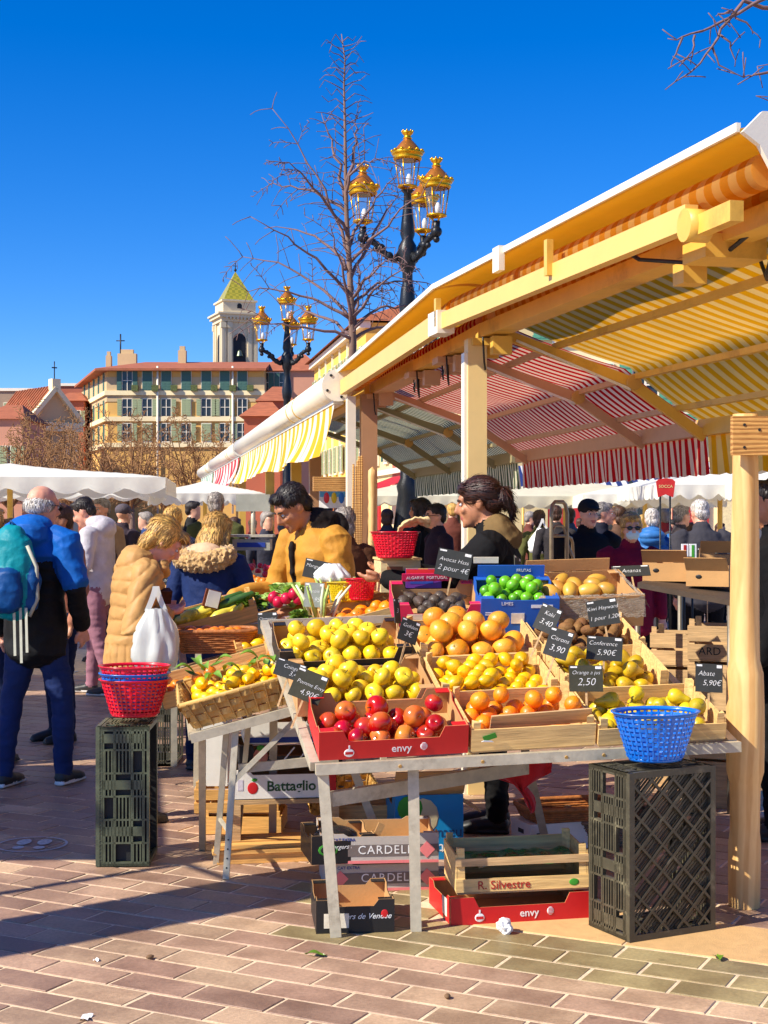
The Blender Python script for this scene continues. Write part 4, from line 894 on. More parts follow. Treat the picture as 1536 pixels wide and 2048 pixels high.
def heap(M, x0, x1, y0, y1, z, kind, label, cat, group, layers=2, skip=0., tilt=60, drop=(.0, .12, .35), over=0.):
    """hex-packed fruit, layer on layer, in a crate-local box"""
    r = FR[kind]; n = 0
    for L in range(layers):
        off = r*L; zz = z+r*.95+L*r*1.5; j = 0; y = y0+r+off*.8
        while y <= y1-r-off*.3+1e-6:
            ci = 0; x = x0+r+off+(r if j % 2 else 0)
            while x <= x1-r-off*.6+1e-6:
                if rf_.random() >= skip+(drop[L] if L < len(drop) else .5):
                    ci += 1; where = ('%s layer ' % ('bottom', 'upper', 'top')[L] if layers > 1 else '')+'row %s %s from left' % (NUM[j+1], ORD[ci])
                    j_ = r*.12; put(kind, M @ T(x+rf_.uniform(-j_, j_), y+rf_.uniform(-j_, j_), zz+rf_.uniform(-.1, .12)*r), label+', '+where, cat, group, tilt=tilt); n += 1
                x += 2*r*1.02
            y += 2*r*.9; j += 1
    return n
# front row -------------------------------------------------------------
D = .385
M = MT @ T(-.005, .005, 0); o = carton('red apple carton with white lettering at the front left of the display', M, .575, D, .115, cred, low=.62, notch=.68); envy(o, .575)
heap(M, .02, .555, .03, .36, .006, 'envy', 'shiny apple in the red front carton', 'apple', 'red apples in the front carton', 1, .0, 70)
for q_, (x, y, z) in enumerate(sorted(((.13, .22, .10), (.26, .25, .10), (.39, .15, .097), (.49, .26, .10), (.25, .1, .095), (.46, .08, .09)))): put('envy', M @ T(x, y, z), 'shiny apple on top in the red front carton, %s from left' % ORD[q_+1], 'apple', 'red apples in the front carton', tilt=90)
M = MT @ T(.582, .005, 0) @ RZ(.6); wood_crate('long pale wooden crate of oranges at the front middle of the display', M, .495, D, .095, front=.092)
heap(M, .01, .485, .06, .37, .006, 'orange', 'bright orange in the front wooden crate', 'orange', 'oranges in the front crate', 1)
for q_, (x, y) in enumerate(sorted(((.19, .3), (.09, .25), (.31, .24), (.4, .27), (.45, .17)))): put('orange', M @ T(x, y, .105), 'bright orange on top in the front wooden crate, %s from left' % ORD[q_+1], 'orange', 'oranges in the front crate')
MB().box((.285, .045, .105), (.40, .006, .075), M=(RX(24) @ RY(-2)).to_3x3()).build('loose_board', pinew3, None, M=M, label='loose thin wooden board leaning on the front oranges', cat='board')
lf = MB(); lf.prism([(0, 0), (.05, .015), (.042, .035), (-.008, .02)], 0, .002); lo_ = lf.build('sticker', [inkg], None, M=M @ T(.05, -.0035, .045) @ FRONT, label='green and white sticker on the front orange crate', cat='sticker'); MB().prism([(-.012, .0), (.038, -.004), (.03, .002), (.0, .006)], .0001, .003).build('white_edge', inkw, lo_)
M = MT @ T(1.085, .0, 0); wood_crate('pale wooden crate of long pears at the front right of the display', M, .52, D, .085, front=.07)
heap(M, .01, .51, .03, .37, .004, 'pear2', 'yellow green pear in the front right crate', 'pear', 'pears in the front right crate', 1)
for q_, (x, y) in enumerate(sorted(((.12, .24), (.25, .3), (.3, .16), (.4, .25), (.45, .14), (.2, .12)))): put('pear2', M @ T(x, y, .085), 'yellow green pear on top in the front right crate, %s from left' % ORD[q_+1], 'pear', 'pears in the front right crate')
# second row --------------------------------------------------------------
M = MT @ T(-.045, .40, .012); carton('brown tray carton of yellow apples above the red carton', M, .56, D, .1, kraft, low=.55, notch=.8)
heap(M, .015, .545, .03, .36, .01, 'golden', 'waxy yellow apple in the lower yellow apple tray', 'apple', 'yellow apples in the lower tray', 2, .0, 60, drop=(.0, .45))
M = MT @ T(.54, .40, .01); wood_crate('wooden crate of lemons in the middle of the display', M, .50, D, .085, front=.075)
heap(M, .01, .49, .02, .37, .004, 'lemon', 'plain lemon in the middle wooden crate', 'lemon', 'lemons in the middle crate', 2, .0, drop=(0, .35))
M = MT @ T(1.06, .40, .012); wood_crate('narrow crate of yellow pears with high white side boards', M, .45, D, .1, front=.06, mat=pinew, side=.12)
heap(M, .01, .44, .03, .37, .004, 'pear', 'speckled yellow pear in the white sided crate', 'pear', 'pears in the white sided crate', 2, .0, drop=(0, .5))
# third row ---------------------------------------------------------------
M = MT @ T(-.08, .80, .03); carton('black edged carton of large yellow apples at the upper left', M, .57, D, .11, cblack, low=.55, notch=.8)
heap(M, .015, .555, .03, .36, .01, 'golden', 'large yellow apple in the upper black edged tray', 'apple', 'yellow apples in the upper tray', 2, .0, 60, drop=(.0, .35))
M = MT @ T(.525, .80, .03); wood_crate('wooden crate of big pale oranges in the middle of the display', M, .54, D, .09, front=.06)
heap(M, .01, .53, .0, .37, .004, 'grapefruit', 'big glossy orange heaped in the middle crate', 'orange', 'big oranges in the middle crate', 2, .0, drop=(0, .15))
M = MT @ T(1.08, .80, .03); wood_crate('wooden crate of kiwis on the right of the display', M, .47, D, .075, front=.05)
heap(M, .01, .46, .02, .37, .004, 'kiwi', 'brown kiwi in the right hand crate', 'kiwi', 'kiwis in the right hand crate', 2, .0, drop=(0, .45))
# fourth row ---------------------------------------------------------------
M = MT @ T(.49, 1.2, .06) @ RZ(-4); o = carton('pink carton of avocados with a high back panel', M, .40, .36, .13, cpink, low=.66, notch=.7)
text('GLOBAL', .030, M.inverted() @ M @ T(.27, -.0012, .060) @ FRONT, pm('ink_orange', S(246, 140, 50), .6), o); text('PRODUCE', .02, T(.27, -.0012, .036) @ FRONT, MATS['ink_orange'], o)
MB().ell((.185, -.001, .048), (.026, .0014, .026), 16, 6).build('logo', MATS['ink_orange'], o); MB().bb(.05, .12, -.002, -.0005, .02, .085).build('paper_label', pm('paper', S(236, 226, 204), .8), o)
MB().bb(.06, .30, .350, .3585, .128, .165).build('back_flap', cpink, o); text('ALGARVE  PORTUGAL', .02, T(.18, .3485, .145) @ FRONT, inkw, o)
heap(M, .02, .38, .03, .34, .04, 'avocado', 'dark avocado in the pink carton', 'avocado', 'avocados in the pink carton', 1, .1)
M = MT @ T(.875, 1.16, .05) @ RZ(-6); o = carton('blue carton of limes beside the avocados', M, .36, .33, .17, cblue, inner=cblue, low=.95, notch=.5)
MB().bb(.14, .2, -.002, -.0004, .05, .1).build('paper_label', MATS['paper'], o); text('LIMES', .022, T(.12, -.0012, .145) @ FRONT, inkw, o); MB().bb(.23, .33, -.0016, -.0004, .125, .14).build('print_block', inkw, o); MB().bb(.02, .1, -.0016, -.0004, .1, .104).build('print_line', inkw, o); MB().bb(.02, .09, -.0016, -.0004, .09, .094).build('print_line', inkw, o)
MB().bb(.02, .34, .328, .336, .171, .225).build('back_flap', cblue, o); text('FRUTAS', .02, T(.24, .3265, .2) @ FRONT, inkw, o)
MB().box((.06, .35, .245), (.12, .004, .03)).build('tag', pm('paper', S(236, 226, 204), .8), o)
heap(M, .02, .34, .08, .32, .105, 'lime', 'bright green lime in the blue carton', 'lime', 'limes in the blue carton', 2, .0, drop=(0, .3))
M = MT @ T(1.16, 1.18, .05); o = carton('deep brown carton of mangoes lined with crinkled clear plastic', M, .50, .40, .15, kraft, low=.98, notch=.5)
m, t, b = _new('crinkled_plastic'); nn = _n(t, 'ShaderNodeTexNoise', Scale=30., Detail=6.); bp = _n(t, 'ShaderNodeBump', Strength=1., Distance=.03); t.links.new(nn.outputs[0], bp.inputs['Height'])
b.inputs['Base Color'].default_value = (.75, .68, .55, 1); b.inputs['Roughness'].default_value = .18; t.links.new(bp.outputs[0], b.inputs['Normal']); tr = t.nodes.new('ShaderNodeBsdfTransparent'); mx = _n(t, 'ShaderNodeMixShader'); mx.inputs[0].default_value = .42
t.links.new(tr.outputs[0], mx.inputs[1]); t.links.new(b.outputs[0], mx.inputs[2]); t.links.new(mx.outputs[0], t.nodes['Material Output'].inputs[0])
def crink(u, v, ox, oy, dx, dy, hang):
    q = Vector((u*9, v*9, ox*5)); n1 = noise.noise(q*2)*.012; zz = .155-hang*max(0, v-.3)/.7
    return Vector((ox+dx*u, oy+dy*v, zz)) + Vector((n1*.4, n1, n1))
pl_ = MB(); pl_.grid(lambda u, v: crink(u, v, .0, .02, .5, -.05, .10), 24, 14); pl_.grid(lambda u, v: crink(v, u, .03, .0, -.05, .4, .06) if False else Vector((.03-.06*v+noise.noise(Vector((u*12, v*12, 3)))*.012, .4*u, .155-.10*max(0, v-.3))), 20, 12)
pl_.grid(lambda u, v: Vector((.47+.06*v+noise.noise(Vector((u*12, v*12, 7)))*.012, .4*u, .155-.10*max(0, v-.3))), 20, 12)
pl_.build('plastic_liner', MATS['crinkled_plastic'], o)
MB().bb(.03, .45, .398, .404, .151, .21).build('back_flap', kraft, o)
heap(M, .05, .45, .1, .38, .09, 'mango', 'yellow mango in the plastic lined carton', 'mango', 'mangoes in the lined carton', 1, .3)
# ---- woven lemon basket on the side table -----------------------------------
wick = pm('chestnut_splint', S(206, 164, 92), .6, var=.3, vs=9, bump=.3, bs=50, rnd=.15); wickd = pm('wicker_dark', S(176, 108, 52), .6, var=.35, vs=30, bump=.4, bs=60)
def splint_basket(label, M, w, d, h, flare=.06, n=(16, 9), rows=4):
    o = thing('splint_basket', label, 'basket', M)
    def corner(z): k = 1-flare*2*(1-z/h); cx_, cy_ = w/2, d/2; return [(cx_+sx*k*w/2, cy_+sy*k*d/2) for sx, sy in ((-1, -1), (1, -1), (1, 1), (-1, 1))]
    for side in range(4):
        nn = n[0] if side % 2 == 0 else n[1]
        for r in range(rows):               # each horizontal splint weaves in and out of the uprights
            z0, z1 = h*(r+.06)/rows, h*(r+.96)/rows; mb = MB(); pts = []
            for k in range(nn*3+1):
                u = k/(nn*3); off = .010*math.cos(math.pi*(u*nn+r)); a, b_ = corner((z0+z1)/2)[side], corner((z0+z1)/2)[(side+1) % 4]
                x, y = a[0]+(b_[0]-a[0])*u, a[1]+(b_[1]-a[1])*u; nx, ny = ((0, -1), (1, 0), (0, 1), (-1, 0))[side]; pts.append((x+nx*off, y+ny*off, nx, ny))
            vs = []; th = .003
            for x, y, nx, ny in pts: vs += [(x+nx*th, y+ny*th, z0), (x+nx*th, y+ny*th, z1), (x-nx*th, y-ny*th, z1), (x-nx*th, y-ny*th, z0)]
            fs = []
            for k in range(len(pts)-1):
                for q in range(4): a, b_ = k*4+q, k*4+(q+1) % 4; fs.append((a, b_, b_+4, a+4))
            mb.add(vs, fs); mb.build('splint', wick, o)
        for k in range(nn):
            u = (k+.5)/nn; a0, b0 = corner(0)[side], corner(0)[(side+1) % 4]; a1_, b1 = corner(h)[side], corner(h)[(side+1) % 4]
            p, q = (a0[0]+(b0[0]-a0[0])*u, a0[1]+(b0[1]-a0[1])*u, 0), (a1_[0]+(b1[0]-a1_[0])*u, a1_[1]+(b1[1]-a1_[1])*u, h+.004)
            MB().beam(p, q, (w if side % 2 == 0 else d)/nn*.55, .004, up=Vector(((1, 0, 0), (0, 1, 0))[side % 2])).build('upright', wick, o)
    c = corner(h); MB().tube([(x, y, h) for x, y in c+[c[0]]], .011, 8).build('rim', wick, o)
    c = corner(0); MB().bb(c[0][0], c[1][0], c[0][1], c[2][1], -.002, .006).build('base', wick, o)
    return o
leafm = pm('leaf', S(104, 140, 36), .45, var=.35, vs=12, bump=.15, coat=.2)
def leaf_mesh(L=.085, Wd=.04, curl=.02):
    def fn(u, v): x = (v-.5)*Wd*math.sin(math.pi*min(.98, max(.02, u)))**.8; return Vector((x, u*L, curl*math.sin(u*2.6)+abs(x)*.5))
    return MB().grid(fn, 6, 4).mesh('leaf', leafm)
LEAF = [leaf_mesh(), leaf_mesh(.1, .045, .035), leaf_mesh(.07, .035, -.01)]
M = MS @ T(-.04, -.02, .0); splint_basket('long woven splint basket of leafy lemons on the side table', M, .76, .37, .125, .06, (13, 7))
heap(M, .05, .71, .03, .34, .06, 'lemon', 'leafy lemon in the woven splint basket', 'lemon', 'lemons in the woven basket', 2, .0, drop=(0, .35))
for q_, (x, y) in enumerate(sorted(((.1, .25), (.16, .3), (.52, .28), (.57, .22), (.46, .3)))): put('mandarin', M @ T(x, y, .16), 'small orange among the leafy lemons in the woven basket, %s from left' % ORD[q_+1], 'mandarin', 'mandarins in the woven basket')
lx = sorted(min(.66, max(.03, rf_.choice((rf_.gauss(.36, .08), rf_.gauss(.13, .06), rf_.uniform(.05, .62))))) for _ in range(20))
for i, x in enumerate(lx):
    ob('lemon_leaf', rf_.choice(LEAF), None, M @ T(x, rf_.uniform(.05, .3), .165+rf_.uniform(0, .03)) @ RZ(rf_.uniform(0, 360)) @ RX(rf_.uniform(-10, 40)), 'green lemon leaf sticking out of the woven basket, %s from left' % ORD[i+1], 'leaf', 'lemon leaves in the woven basket')
# ---- wooden crates on the side table ------------------------------------------
def side_crate(label, x, y, w, d, h, fill, lab2, grp, cat, layers=1, skip=.1, front=None, yaw=0, lift=0.):
    M = MS @ T(x, y, lift) @ RZ(yaw); wood_crate(label, M, w, d, h, rf_.choice((pinew, pinew2)), front=front or h*.9)
    if fill: heap(M, .015, w-.015, .02, d-.02, .004, fill, lab2, cat, grp, layers, skip)
side_crate('low wooden crate of oranges behind the woven lemon basket', -.13, .42, .58, .32, .085, 'mandarin', 'mandarin in the low crate behind the lemon basket', 'mandarins behind the lemon basket', 'mandarin', yaw=2)
side_crate('wooden crate of mandarins uphill behind the lemon basket', .48, .42, .40, .34, .09, 'mandarin', 'mandarin in the uphill side crate', 'mandarins in the uphill crate', 'mandarin')
side_crate('wooden crate of small lemons in the middle of the side table', .26, .79, .42, .30, .085, 'lemon', 'small lemon in the middle side crate', 'lemons in the middle side crate', 'lemon', lift=.01)
side_crate('long wooden crate of oranges behind the upper apple carton', .72, .80, .52, .32, .085, 'orange', 'orange in the long crate behind the apples', 'oranges behind the apples', 'orange', lift=.02)
side_crate('second long wooden crate farther behind the apple carton', .70, 1.16, .52, .32, .085, 'orange', 'orange in the second long crate', 'oranges in the second long crate', 'orange', lift=.03)
side_crate('wooden crate of squash and cucumbers at the low end of the side table', -.12, 1.5, .55, .34, .10, None, '', '', '', lift=.03)
# ---- plastic baskets ---------------------------------------------------------
plr, plb, ply = pm('red_plastic', S(222, 16, 46), .3, var=.06, coat=.2, bump=.03), pm('blue_plastic', S(12, 112, 212), .3, var=.06, coat=.2, bump=.03), pm('yellow_plastic', S(232, 204, 30), .35, var=.06, bump=.03)
BK = {}
def plastic_basket(label, M, r1, r0, h, mat, nv=36, nh=9, sq=.82, group=None):
    """oval basket: uprights with slotted woven bands between a solid rim and base"""
    k = (r1, r0, h, mat.name)
    if k not in BK:
        def pt(a, z, off=0): r = r0+(r1-r0)*(z/h)+off; return Vector((r*math.cos(a), r*math.sin(a)*sq, z))
        ups = MB()
        for i in range(nv):
            a = 2*math.pi*i/nv; wide = .028 if i % 9 else .05
            ups.add([pt(a-wide, .01, .002), pt(a+wide, .01, .002), pt(a+wide, h*.93, .002), pt(a-wide, h*.93, .002), pt(a-wide, .01, -.002), pt(a+wide, .01, -.002), pt(a+wide, h*.93, -.002), pt(a-wide, h*.93, -.002)], [(0, 1, 2, 3), (7, 6, 5, 4), (0, 3, 7, 4), (1, 5, 6, 2)])
        bands = MB()
        for j in range(nh):
            z0, z1 = h*.06+h*.86*(j+.1)/nh, h*.06+h*.86*(j+.72)/nh; n = nv*2; vs = []
            for i in range(n):
                a = 2*math.pi*i/n; off = .0035*math.cos(math.pi*(i+j)) if i % 2 == 0 else 0
                off = .0035*math.cos(math.pi*(i/2+j)); vs += [pt(a, z0, off+.0012), pt(a, z1, off+.0012), pt(a, z1, off-.0012), pt(a, z0, off-.0012)]
            fs = []
            for i in range(n):
                for q in range(4): fs.append((i*4+q, i*4+(q+1) % 4, ((i+1) % n)*4+(q+1) % 4, ((i+1) % n)*4+q))
            bands.add(vs, fs)
        rim = MB(); n = 48
        for z0, z1, o0, o1 in ((h*.93, h, .0, .006), (h*.985, h*1.01, .004, .012)):
            vs = []
            for i in range(n): a = 2*math.pi*i/n; vs += [pt(a, z0, o1), pt(a, z1, o1), pt(a, z1, o0-.003), pt(a, z0, o0-.003)]
            rim.add(vs, [(i*4+q, i*4+(q+1) % 4, ((i+1) % n)*4+(q+1) % 4, ((i+1) % n)*4+q) for i in range(n) for q in range(4)], 0, True)
        base = MB().lathe([(1e-4, 0), (r0, 0), (r0+.004, .014), (r0-.002, .014), (r0-.004, .004), (1e-4, .004)], 36, M=Matrix.Diagonal((1, sq, 1)))
        BK[k] = [x.mesh(n_, mat) for x, n_ in ((ups, 'uprights'), (bands, 'woven_bands'), (rim, 'rim'), (base, 'base'))]
    o = thing('plastic_basket', label, 'basket', M, group)
    for me in BK[k]: ob(me.name.split('.')[0], me, o, kind='stuff' if me.name.startswith(('upr', 'wov')) else None)
    return o
# ---- black stacking crates --------------------------------------------------
blk = pm('black_crate_plastic', S(74, 70, 56), .36, var=.25, vs=20, bump=.08, dirt=S(150, 142, 112), dv=.55)
gpl = pm('green_black_plastic', S(82, 88, 68), .42, var=.3, vs=16, bump=.1, dirt=S(140, 138, 108), dv=.56)
def face_frame(o3, ex, ey, ez): return basis(o3, ex, ey, ez)
def ribbed(mb, M, w, h, t=.012, nx=4, ny=5, fine=True):
    """crate side in the xy plane of M: frame, ribs and slotted panels; depth towards -z"""
    def bar(x0, x1, y0, y1, d): mb.box((M @ Vector(((x0+x1)/2, (y0+y1)/2, -d/2))), (1, 1, 1), M=M.to_3x3() @ Matrix.Diagonal((x1-x0, y1-y0, d)))
    for x0, x1, y0, y1 in ((0, w, 0, .012), (0, w, h-.012, h), (0, .012, .012, h-.012), (w-.012, w, .012, h-.012)): bar(x0, x1, y0, y1, .02)
    for i in range(1, nx): x = w*i/nx; bar(x-.004, x+.004, .012, h-.012, .018)
    for j in range(1, ny): y = h*j/ny; bar(.012, w-.012, y-.005, y+.005, .016)
    yy = h*.12; bar(.012, w-.012, yy-.004, yy+.004, .017); bar(.012, w-.012, h-yy-.004, h-yy+.004, .017)
    if fine:
        n = int(h/.016)
        for j in range(n):
            y = .015+j*.016
            if y > h-.02: break
            for i in range(nx):
                if (i+int(y/h*ny)) % 3 == 0 and .12*h < y < .88*h: continue
                bar(w*i/nx+.004, w*(i+1)/nx-.004, y, y+.007, .010)
        for i in range(nx):
            if i % 2 == 0: bar(w*(i+.3)/nx, w*(i+.7)/nx, .1*h, .9*h, .006)
def stack_crate(label, M, w, d, h, mat, lattice=True, plate=False):
    """ventilated crate; local x = w (long), y = d, z = h, open towards +z, base lattice at z = 0"""
    o = thing('plastic_crate', label, 'crate', M)
    X, Y, Z = Vector((1, 0, 0)), Vector((0, 1, 0)), Vector((0, 0, 1))
    for org, ex, ey, L in ((Vector((0, 0, 0)), X, Z, w), (Vector((w, d, 0)), -X, Z, w), (Vector((0, d, 0)), -Y, Z, d), (Vector((w, 0, 0)), Y, Z, d)):
        mb = MB(); ribbed(mb, basis(org, ey, -ex if False else ex, ex.cross(ey) if False else ey.cross(ex)) if False else basis(org, ex, ey, ex.cross(ey)), L, h, nx=max(4, int(L/.1)), ny=3); mb.build('side_wall', mat, o)
    if plate: MB().bb(.02, w-.02, .022, .026, .0, h-.004).build('inner_panel', pm('deep_black', (.012, .013, .012), .6), o); MB().bb(.02, w-.02, d-.026, d-.022, .0, h-.004).build('inner_panel', MATS['deep_black'], o)
    b_ = MB()
    for x0, x1, y0, y1 in ((0, w, -.002, .022), (0, w, d-.022, d+.002), (-.002, .022, .022, d-.022), (w-.022, w+.002, .022, d-.022)): b_.bb(x0, x1, y0, y1, -.006, .012)
    b_.build('base_frame', mat, o)
    la = MB()
    if lattice:
        st_ = .098
        for sgn in (1, -1):
            k = -int(d/st_)-1
            while k*st_ < w+d:
                c0 = k*st_; pts = []
                for tt in range(0, 41):
                    y = d*tt/40; x = c0+(y if sgn > 0 else d-y)*1.0-(0 if sgn > 0 else 0)
                    if .02 <= x <= w-.02: pts.append((x, y))
                if len(pts) > 1: la.beam((pts[0][0], pts[0][1], -.001-.001*sgn), (pts[-1][0], pts[-1][1], -.001-.001*sgn), .0095, .009)
                k += 1
        for k in range(1, int((w+d)/.017)):            # the fine second grid behind the diamonds
            c0 = k*.017-d; pts = [(c0+d*tt/60, d*tt/60) for tt in range(61) if .02 <= c0+d*tt/60 <= w-.02]
            if len(pts) > 1 and (k % 8) != 0: la.beam((pts[0][0], pts[0][1], .014), (pts[-1][0], pts[-1][1], .014), .0075, .004)
        la.build('base_lattice', mat, o, kind='stuff')
    return o
# right crate: stands on a short end, its lattice base turned to the camera
cn = G(1258, 1886); ya = 27.
ex = Vector((math.cos(R(ya)), math.sin(R(ya)), 0)); back = Vector((-math.sin(R(ya)), math.cos(R(ya)), 0))
Mc = basis(cn+Vector((0, 0, .63)), Vector((0, 0, -1)), ex, Vector((0, 0, -1)).cross(ex))
if (Mc.to_3x3() @ Vector((0, 0, 1))).y < 0: Mc = basis(cn+Vector((0, 0, .004)), Vector((0, 0, 1)), ex, Vector((0, 0, 1)).cross(ex))
stack_crate('black lattice plastic crate standing on end at the lower right', Mc, .625, .40, .26, blk)
plastic_basket('blue plastic basket standing on the black lattice crate', T(cn+ex*.19+back*.09+Vector((0, 0, .655))) @ RZ(20), .165, .105, .185, plb)
# left crate on end, its ribbed long side to the camera
cl_ = G(194, 1735); ya2 = 2
ex2 = Vector((math.cos(R(ya2)), math.sin(R(ya2)), 0)); bk2 = Vector((-math.sin(R(ya2)), math.cos(R(ya2)), 0))
Mc = basis(cl_+bk2*.32+Vector((0, 0, .004)), Vector((0, 0, 1)), -bk2, Vector((0, 0, 1)).cross(-bk2))
stack_crate('dark green black plastic crate standing on end at the left', Mc, .63, .32, .235, gpl, True, True)
bpos = cl_+ex2*.15+bk2*.15+Vector((0, 0, .665))
plastic_basket('lower red plastic basket of the stack on the left crate', T(bpos), .155, .105, .17, plr)
plastic_basket('blue plastic basket between two red ones in the stack', T(bpos+Vector((0, 0, .028))), .1545, .1045, .17, plb)
plastic_basket('topmost red plastic basket of the stack on the left crate', T(bpos+Vector((0, 0, .062))), .156, .106, .17, plr)
# dark crates behind the coat
c3 = G(318, 1535); Mc = basis(c3+Vector((0, .4, .004)), Vector((0, 0, 1)), Vector((0, -1, 0)), Vector((1, 0, 0)).cross(Vector((0, 0, 1))) if False else Vector((0, 0, 1)).cross(Vector((0, -1, 0))))
stack_crate('black plastic crate on end behind the left crate', Mc @ T(0, 0, -.1), .6, .36, .2, blk, False)
# ---- goods under the tables ------------------------------------------------
def ground_M(px, py, yaw, z=0.): g_ = G(px, py); return T(g_.x, g_.y, z) @ RZ(yaw)
o = carton('black fruit carton with white script on the ground by the front leg', ground_M(632, 1868, 6), .30, .34, .125, cblack, low=.8, notch=.6)
on_front(o, 'Vergers de Vendee', .17, .062, .030, inkw, shear=.4); MB().ell((.262, -.001, .07), (.014, .0013, .017), 12, 6).build('logo', cred, o); MB().bb(.03, .125, -.002, -.0006, .02, .075).build('paper_label', MATS['paper'], o)
o = carton('upper black carton with green oval logo stacked by the front leg', ground_M(628, 1800, 12, .0) @ T(0, .06, .13), .27, .3, .12, cblack, low=.8, notch=.6)
MB().ell((.07, -.001, .06), (.043, .0013, .026), 18, 6).build('logo', inkg, o); MB().ell((.07, -.002, .06), (.033, .0013, .018), 18, 6).build('logo_core', cblack, o); on_front(o, 'Vergers de Vendee', .175, .07, .026, inkw, shear=.4)
MB().box((.285, .06, .09), (.03, .006, .13), M=RY(25).to_3x3()).build('open_flap', kraft, o)
MB().ell((.12, .1, .09), (.1, .09, .05), 12, 8).build('film_wrap', pm('dark_film', (.02, .02, .022), .2, bump=.8, bs=20), o)
cpk = card('stripe_pink', S(236, 130, 130))
def cardell(label, M, w=.50):
    o = carton(label, M, w, .36, .125, cgrey, low=.9, notch=.6); MB().bb(0, w, -.0016, -.0004, .0, .012).build('pink_stripe', cpk, o); MB().bb(0, w, -.0016, -.0004, .03, .078).build('dark_band', card('taupe', S(116, 104, 98)), o)
    text('CARDELL', .05, T(w*.55, -.0022, .055) @ FRONT, inkw, o, spacing=1.15)
    for x in (.06, w-.05): MB().box((x, -.0022, .055), (.05, .001, .05), M=RY(45).to_3x3()).build('diamond_logo', cpk, o)
    on_front(o, 'CAT EXTRA', w*.2, .1, .018, inkb); return o
cardell('grey carton with white capitals on top of the pair behind the front legs', ground_M(640, 1790, 5, 0) @ T(0, 0, .128))
cardell('grey carton at the bottom of the pair behind the front legs', ground_M(652, 1785, 7, 0), .48)
o = carton('empty red apple carton lying on the ground below the display', ground_M(902, 1852, 12), .575, .36, .105, cred, low=.62, notch=.68); envy(o, .575)
MB().bb(-.002, -.0004, .06, .13, .02, .09).build('paper_label', MATS['paper'], o)
o = wood_crate('wooden crate with red painted name resting on the empty red carton', ground_M(914, 1846, 6) @ T(0, .02, .108) @ RY(-1), .53, .32, .15, pinew, 1, front=.055)
MB().bb(.0, .53, -.0005, .0065, .105, .135).build('slat', pinew3, o); text('R. Silvestre', .047, T(.19, -.0018, .028) @ FRONT, inkr, o)
MB().ell((.47, -.001, .028), (.020, .0013, .014), 12, 6).build('leaf_logo', inkg, o)
gf = MB().grid(lambda u, v: Vector((.02+.49*u, .03+.26*v, .098+.016*noise.noise(Vector((u*9, v*7, 0))))), 30, 16); gf.build('green_liner', pm('green_film', S(10, 110, 50), .2, var=.4, vs=12, bump=.6, bs=14, coat=.5), o)
o = carton('tall blue carton standing open under the display', ground_M(790, 1722, 8), .32, .30, .30, cteal, low=1.1)
text('natur', .07, T(.22, -.0012, .05) @ FRONT @ RZ(180), inkw, o); text('natur', .07, T(.24, -.0012, .115) @ FRONT @ RZ(180), pm('ink_navy', S(10, 60, 110), .6), o)
MB().ell((.13, -.001, .2), (.075, .0014, .085), 20, 6).build('round_print', pm('print_beige', S(206, 190, 150), .7), o); MB().ell((.07, -.002, .24), (.06, .0014, .06), 20, 6).build('round_print', inkg, o)
MB().box((.16, -.02, .36), (.33, .008, .14), M=RX(35).to_3x3()).build('lid_flap', kraft, o); MB().box((.36, .1, .24), (.1, .2, .006), M=RY(30).to_3x3()).build('lid_flap', kraft, o)
o = thing('white_box', 'white box with hand hole under the right of the display', 'box', ground_M(1062, 1706, 20)); MB().bb(0, .3, 0, .22, 0, .13).build('body', cwhite, o); MB().bb(-.0015, .0, .08, .14, .075, .095).build('hand_hole', cable, o); MB().bb(.03, .07, -.0015, 0, .075, .09).build('hand_hole', cable, o)
def wicker_tray(label, M, w, d, h, mat=None):
    o = thing('wicker_tray', label, 'basket', M); mat = mat or wickd; mb = MB(); c = (w/2, d/2)
    for r in range(int(h/.011)):
        z = .006+r*.011; k = .88+.12*z/h; pts = []
        for i in range(65):
            a = 2*math.pi*i/64; e = 5; x = abs(math.cos(a))**(2/e)*(1 if math.cos(a) > 0 else -1); y = abs(math.sin(a))**(2/e)*(1 if math.sin(a) > 0 else -1); wv = 1+.012*math.cos(math.pi*(i+r)); pts.append((c[0]+x*w/2*k*wv, c[1]+y*d/2*k*wv, z))
        mb.tube(pts, .0062, 5, cap=False)
    mb.build('woven_wall', mat, o, kind='stuff')
    pts = []
    for i in range(65): a = 2*math.pi*i/64; e = 5; x = abs(math.cos(a))**(2/e)*(1 if math.cos(a) > 0 else -1); y = abs(math.sin(a))**(2/e)*(1 if math.sin(a) > 0 else -1); pts.append((c[0]+x*w/2, c[1]+y*d/2, h))
    MB().tube(pts, .012, 7, cap=False).build('rim', mat, o); MB().bb(w*.07, w*.93, d*.07, d*.93, 0, .006).build('base', mat, o); return o
wicker_tray('long wicker tray lying on the white box', ground_M(1062, 1706, 14) @ T(.0, .0, .132), .50, .30, .06)
wicker_tray('grey wicker tray leaning behind the lattice crate', ground_M(1160, 1700, 10) @ T(.0, .02, .0) @ RX(6), .42, .3, .12, pm('grey_wicker', S(140, 120, 96), .7, var=.3, vs=30, bump=.4))
wood_crate('honey wooden crate with tall corners on the pallets at the left', ground_M(388, 1668, 3) @ T(0, 0, .10), .42, .32, .13, pinew2, 2, post=.035)
wood_crate('lower wooden crate under the honey crate at the left', ground_M(392, 1672, -2) @ T(.02, .03, -.02 if False else 0), .40, .32, .09, pinew2, 1)
for i in range(4):
    M = ground_M(428, 1722, 9) @ T(.0, .02+.0*i, .03+.03*i if i else .0)
pal_o = thing('pallet', 'stack of pale wooden pallet boards on the ground under the side table', 'pallet', ground_M(425, 1730, 10))
for k in range(3):
    MB().bb(.02, .75, .0+k*.1, .05+k*.1, 0, .045).build('bearer', pinew2, pal_o)
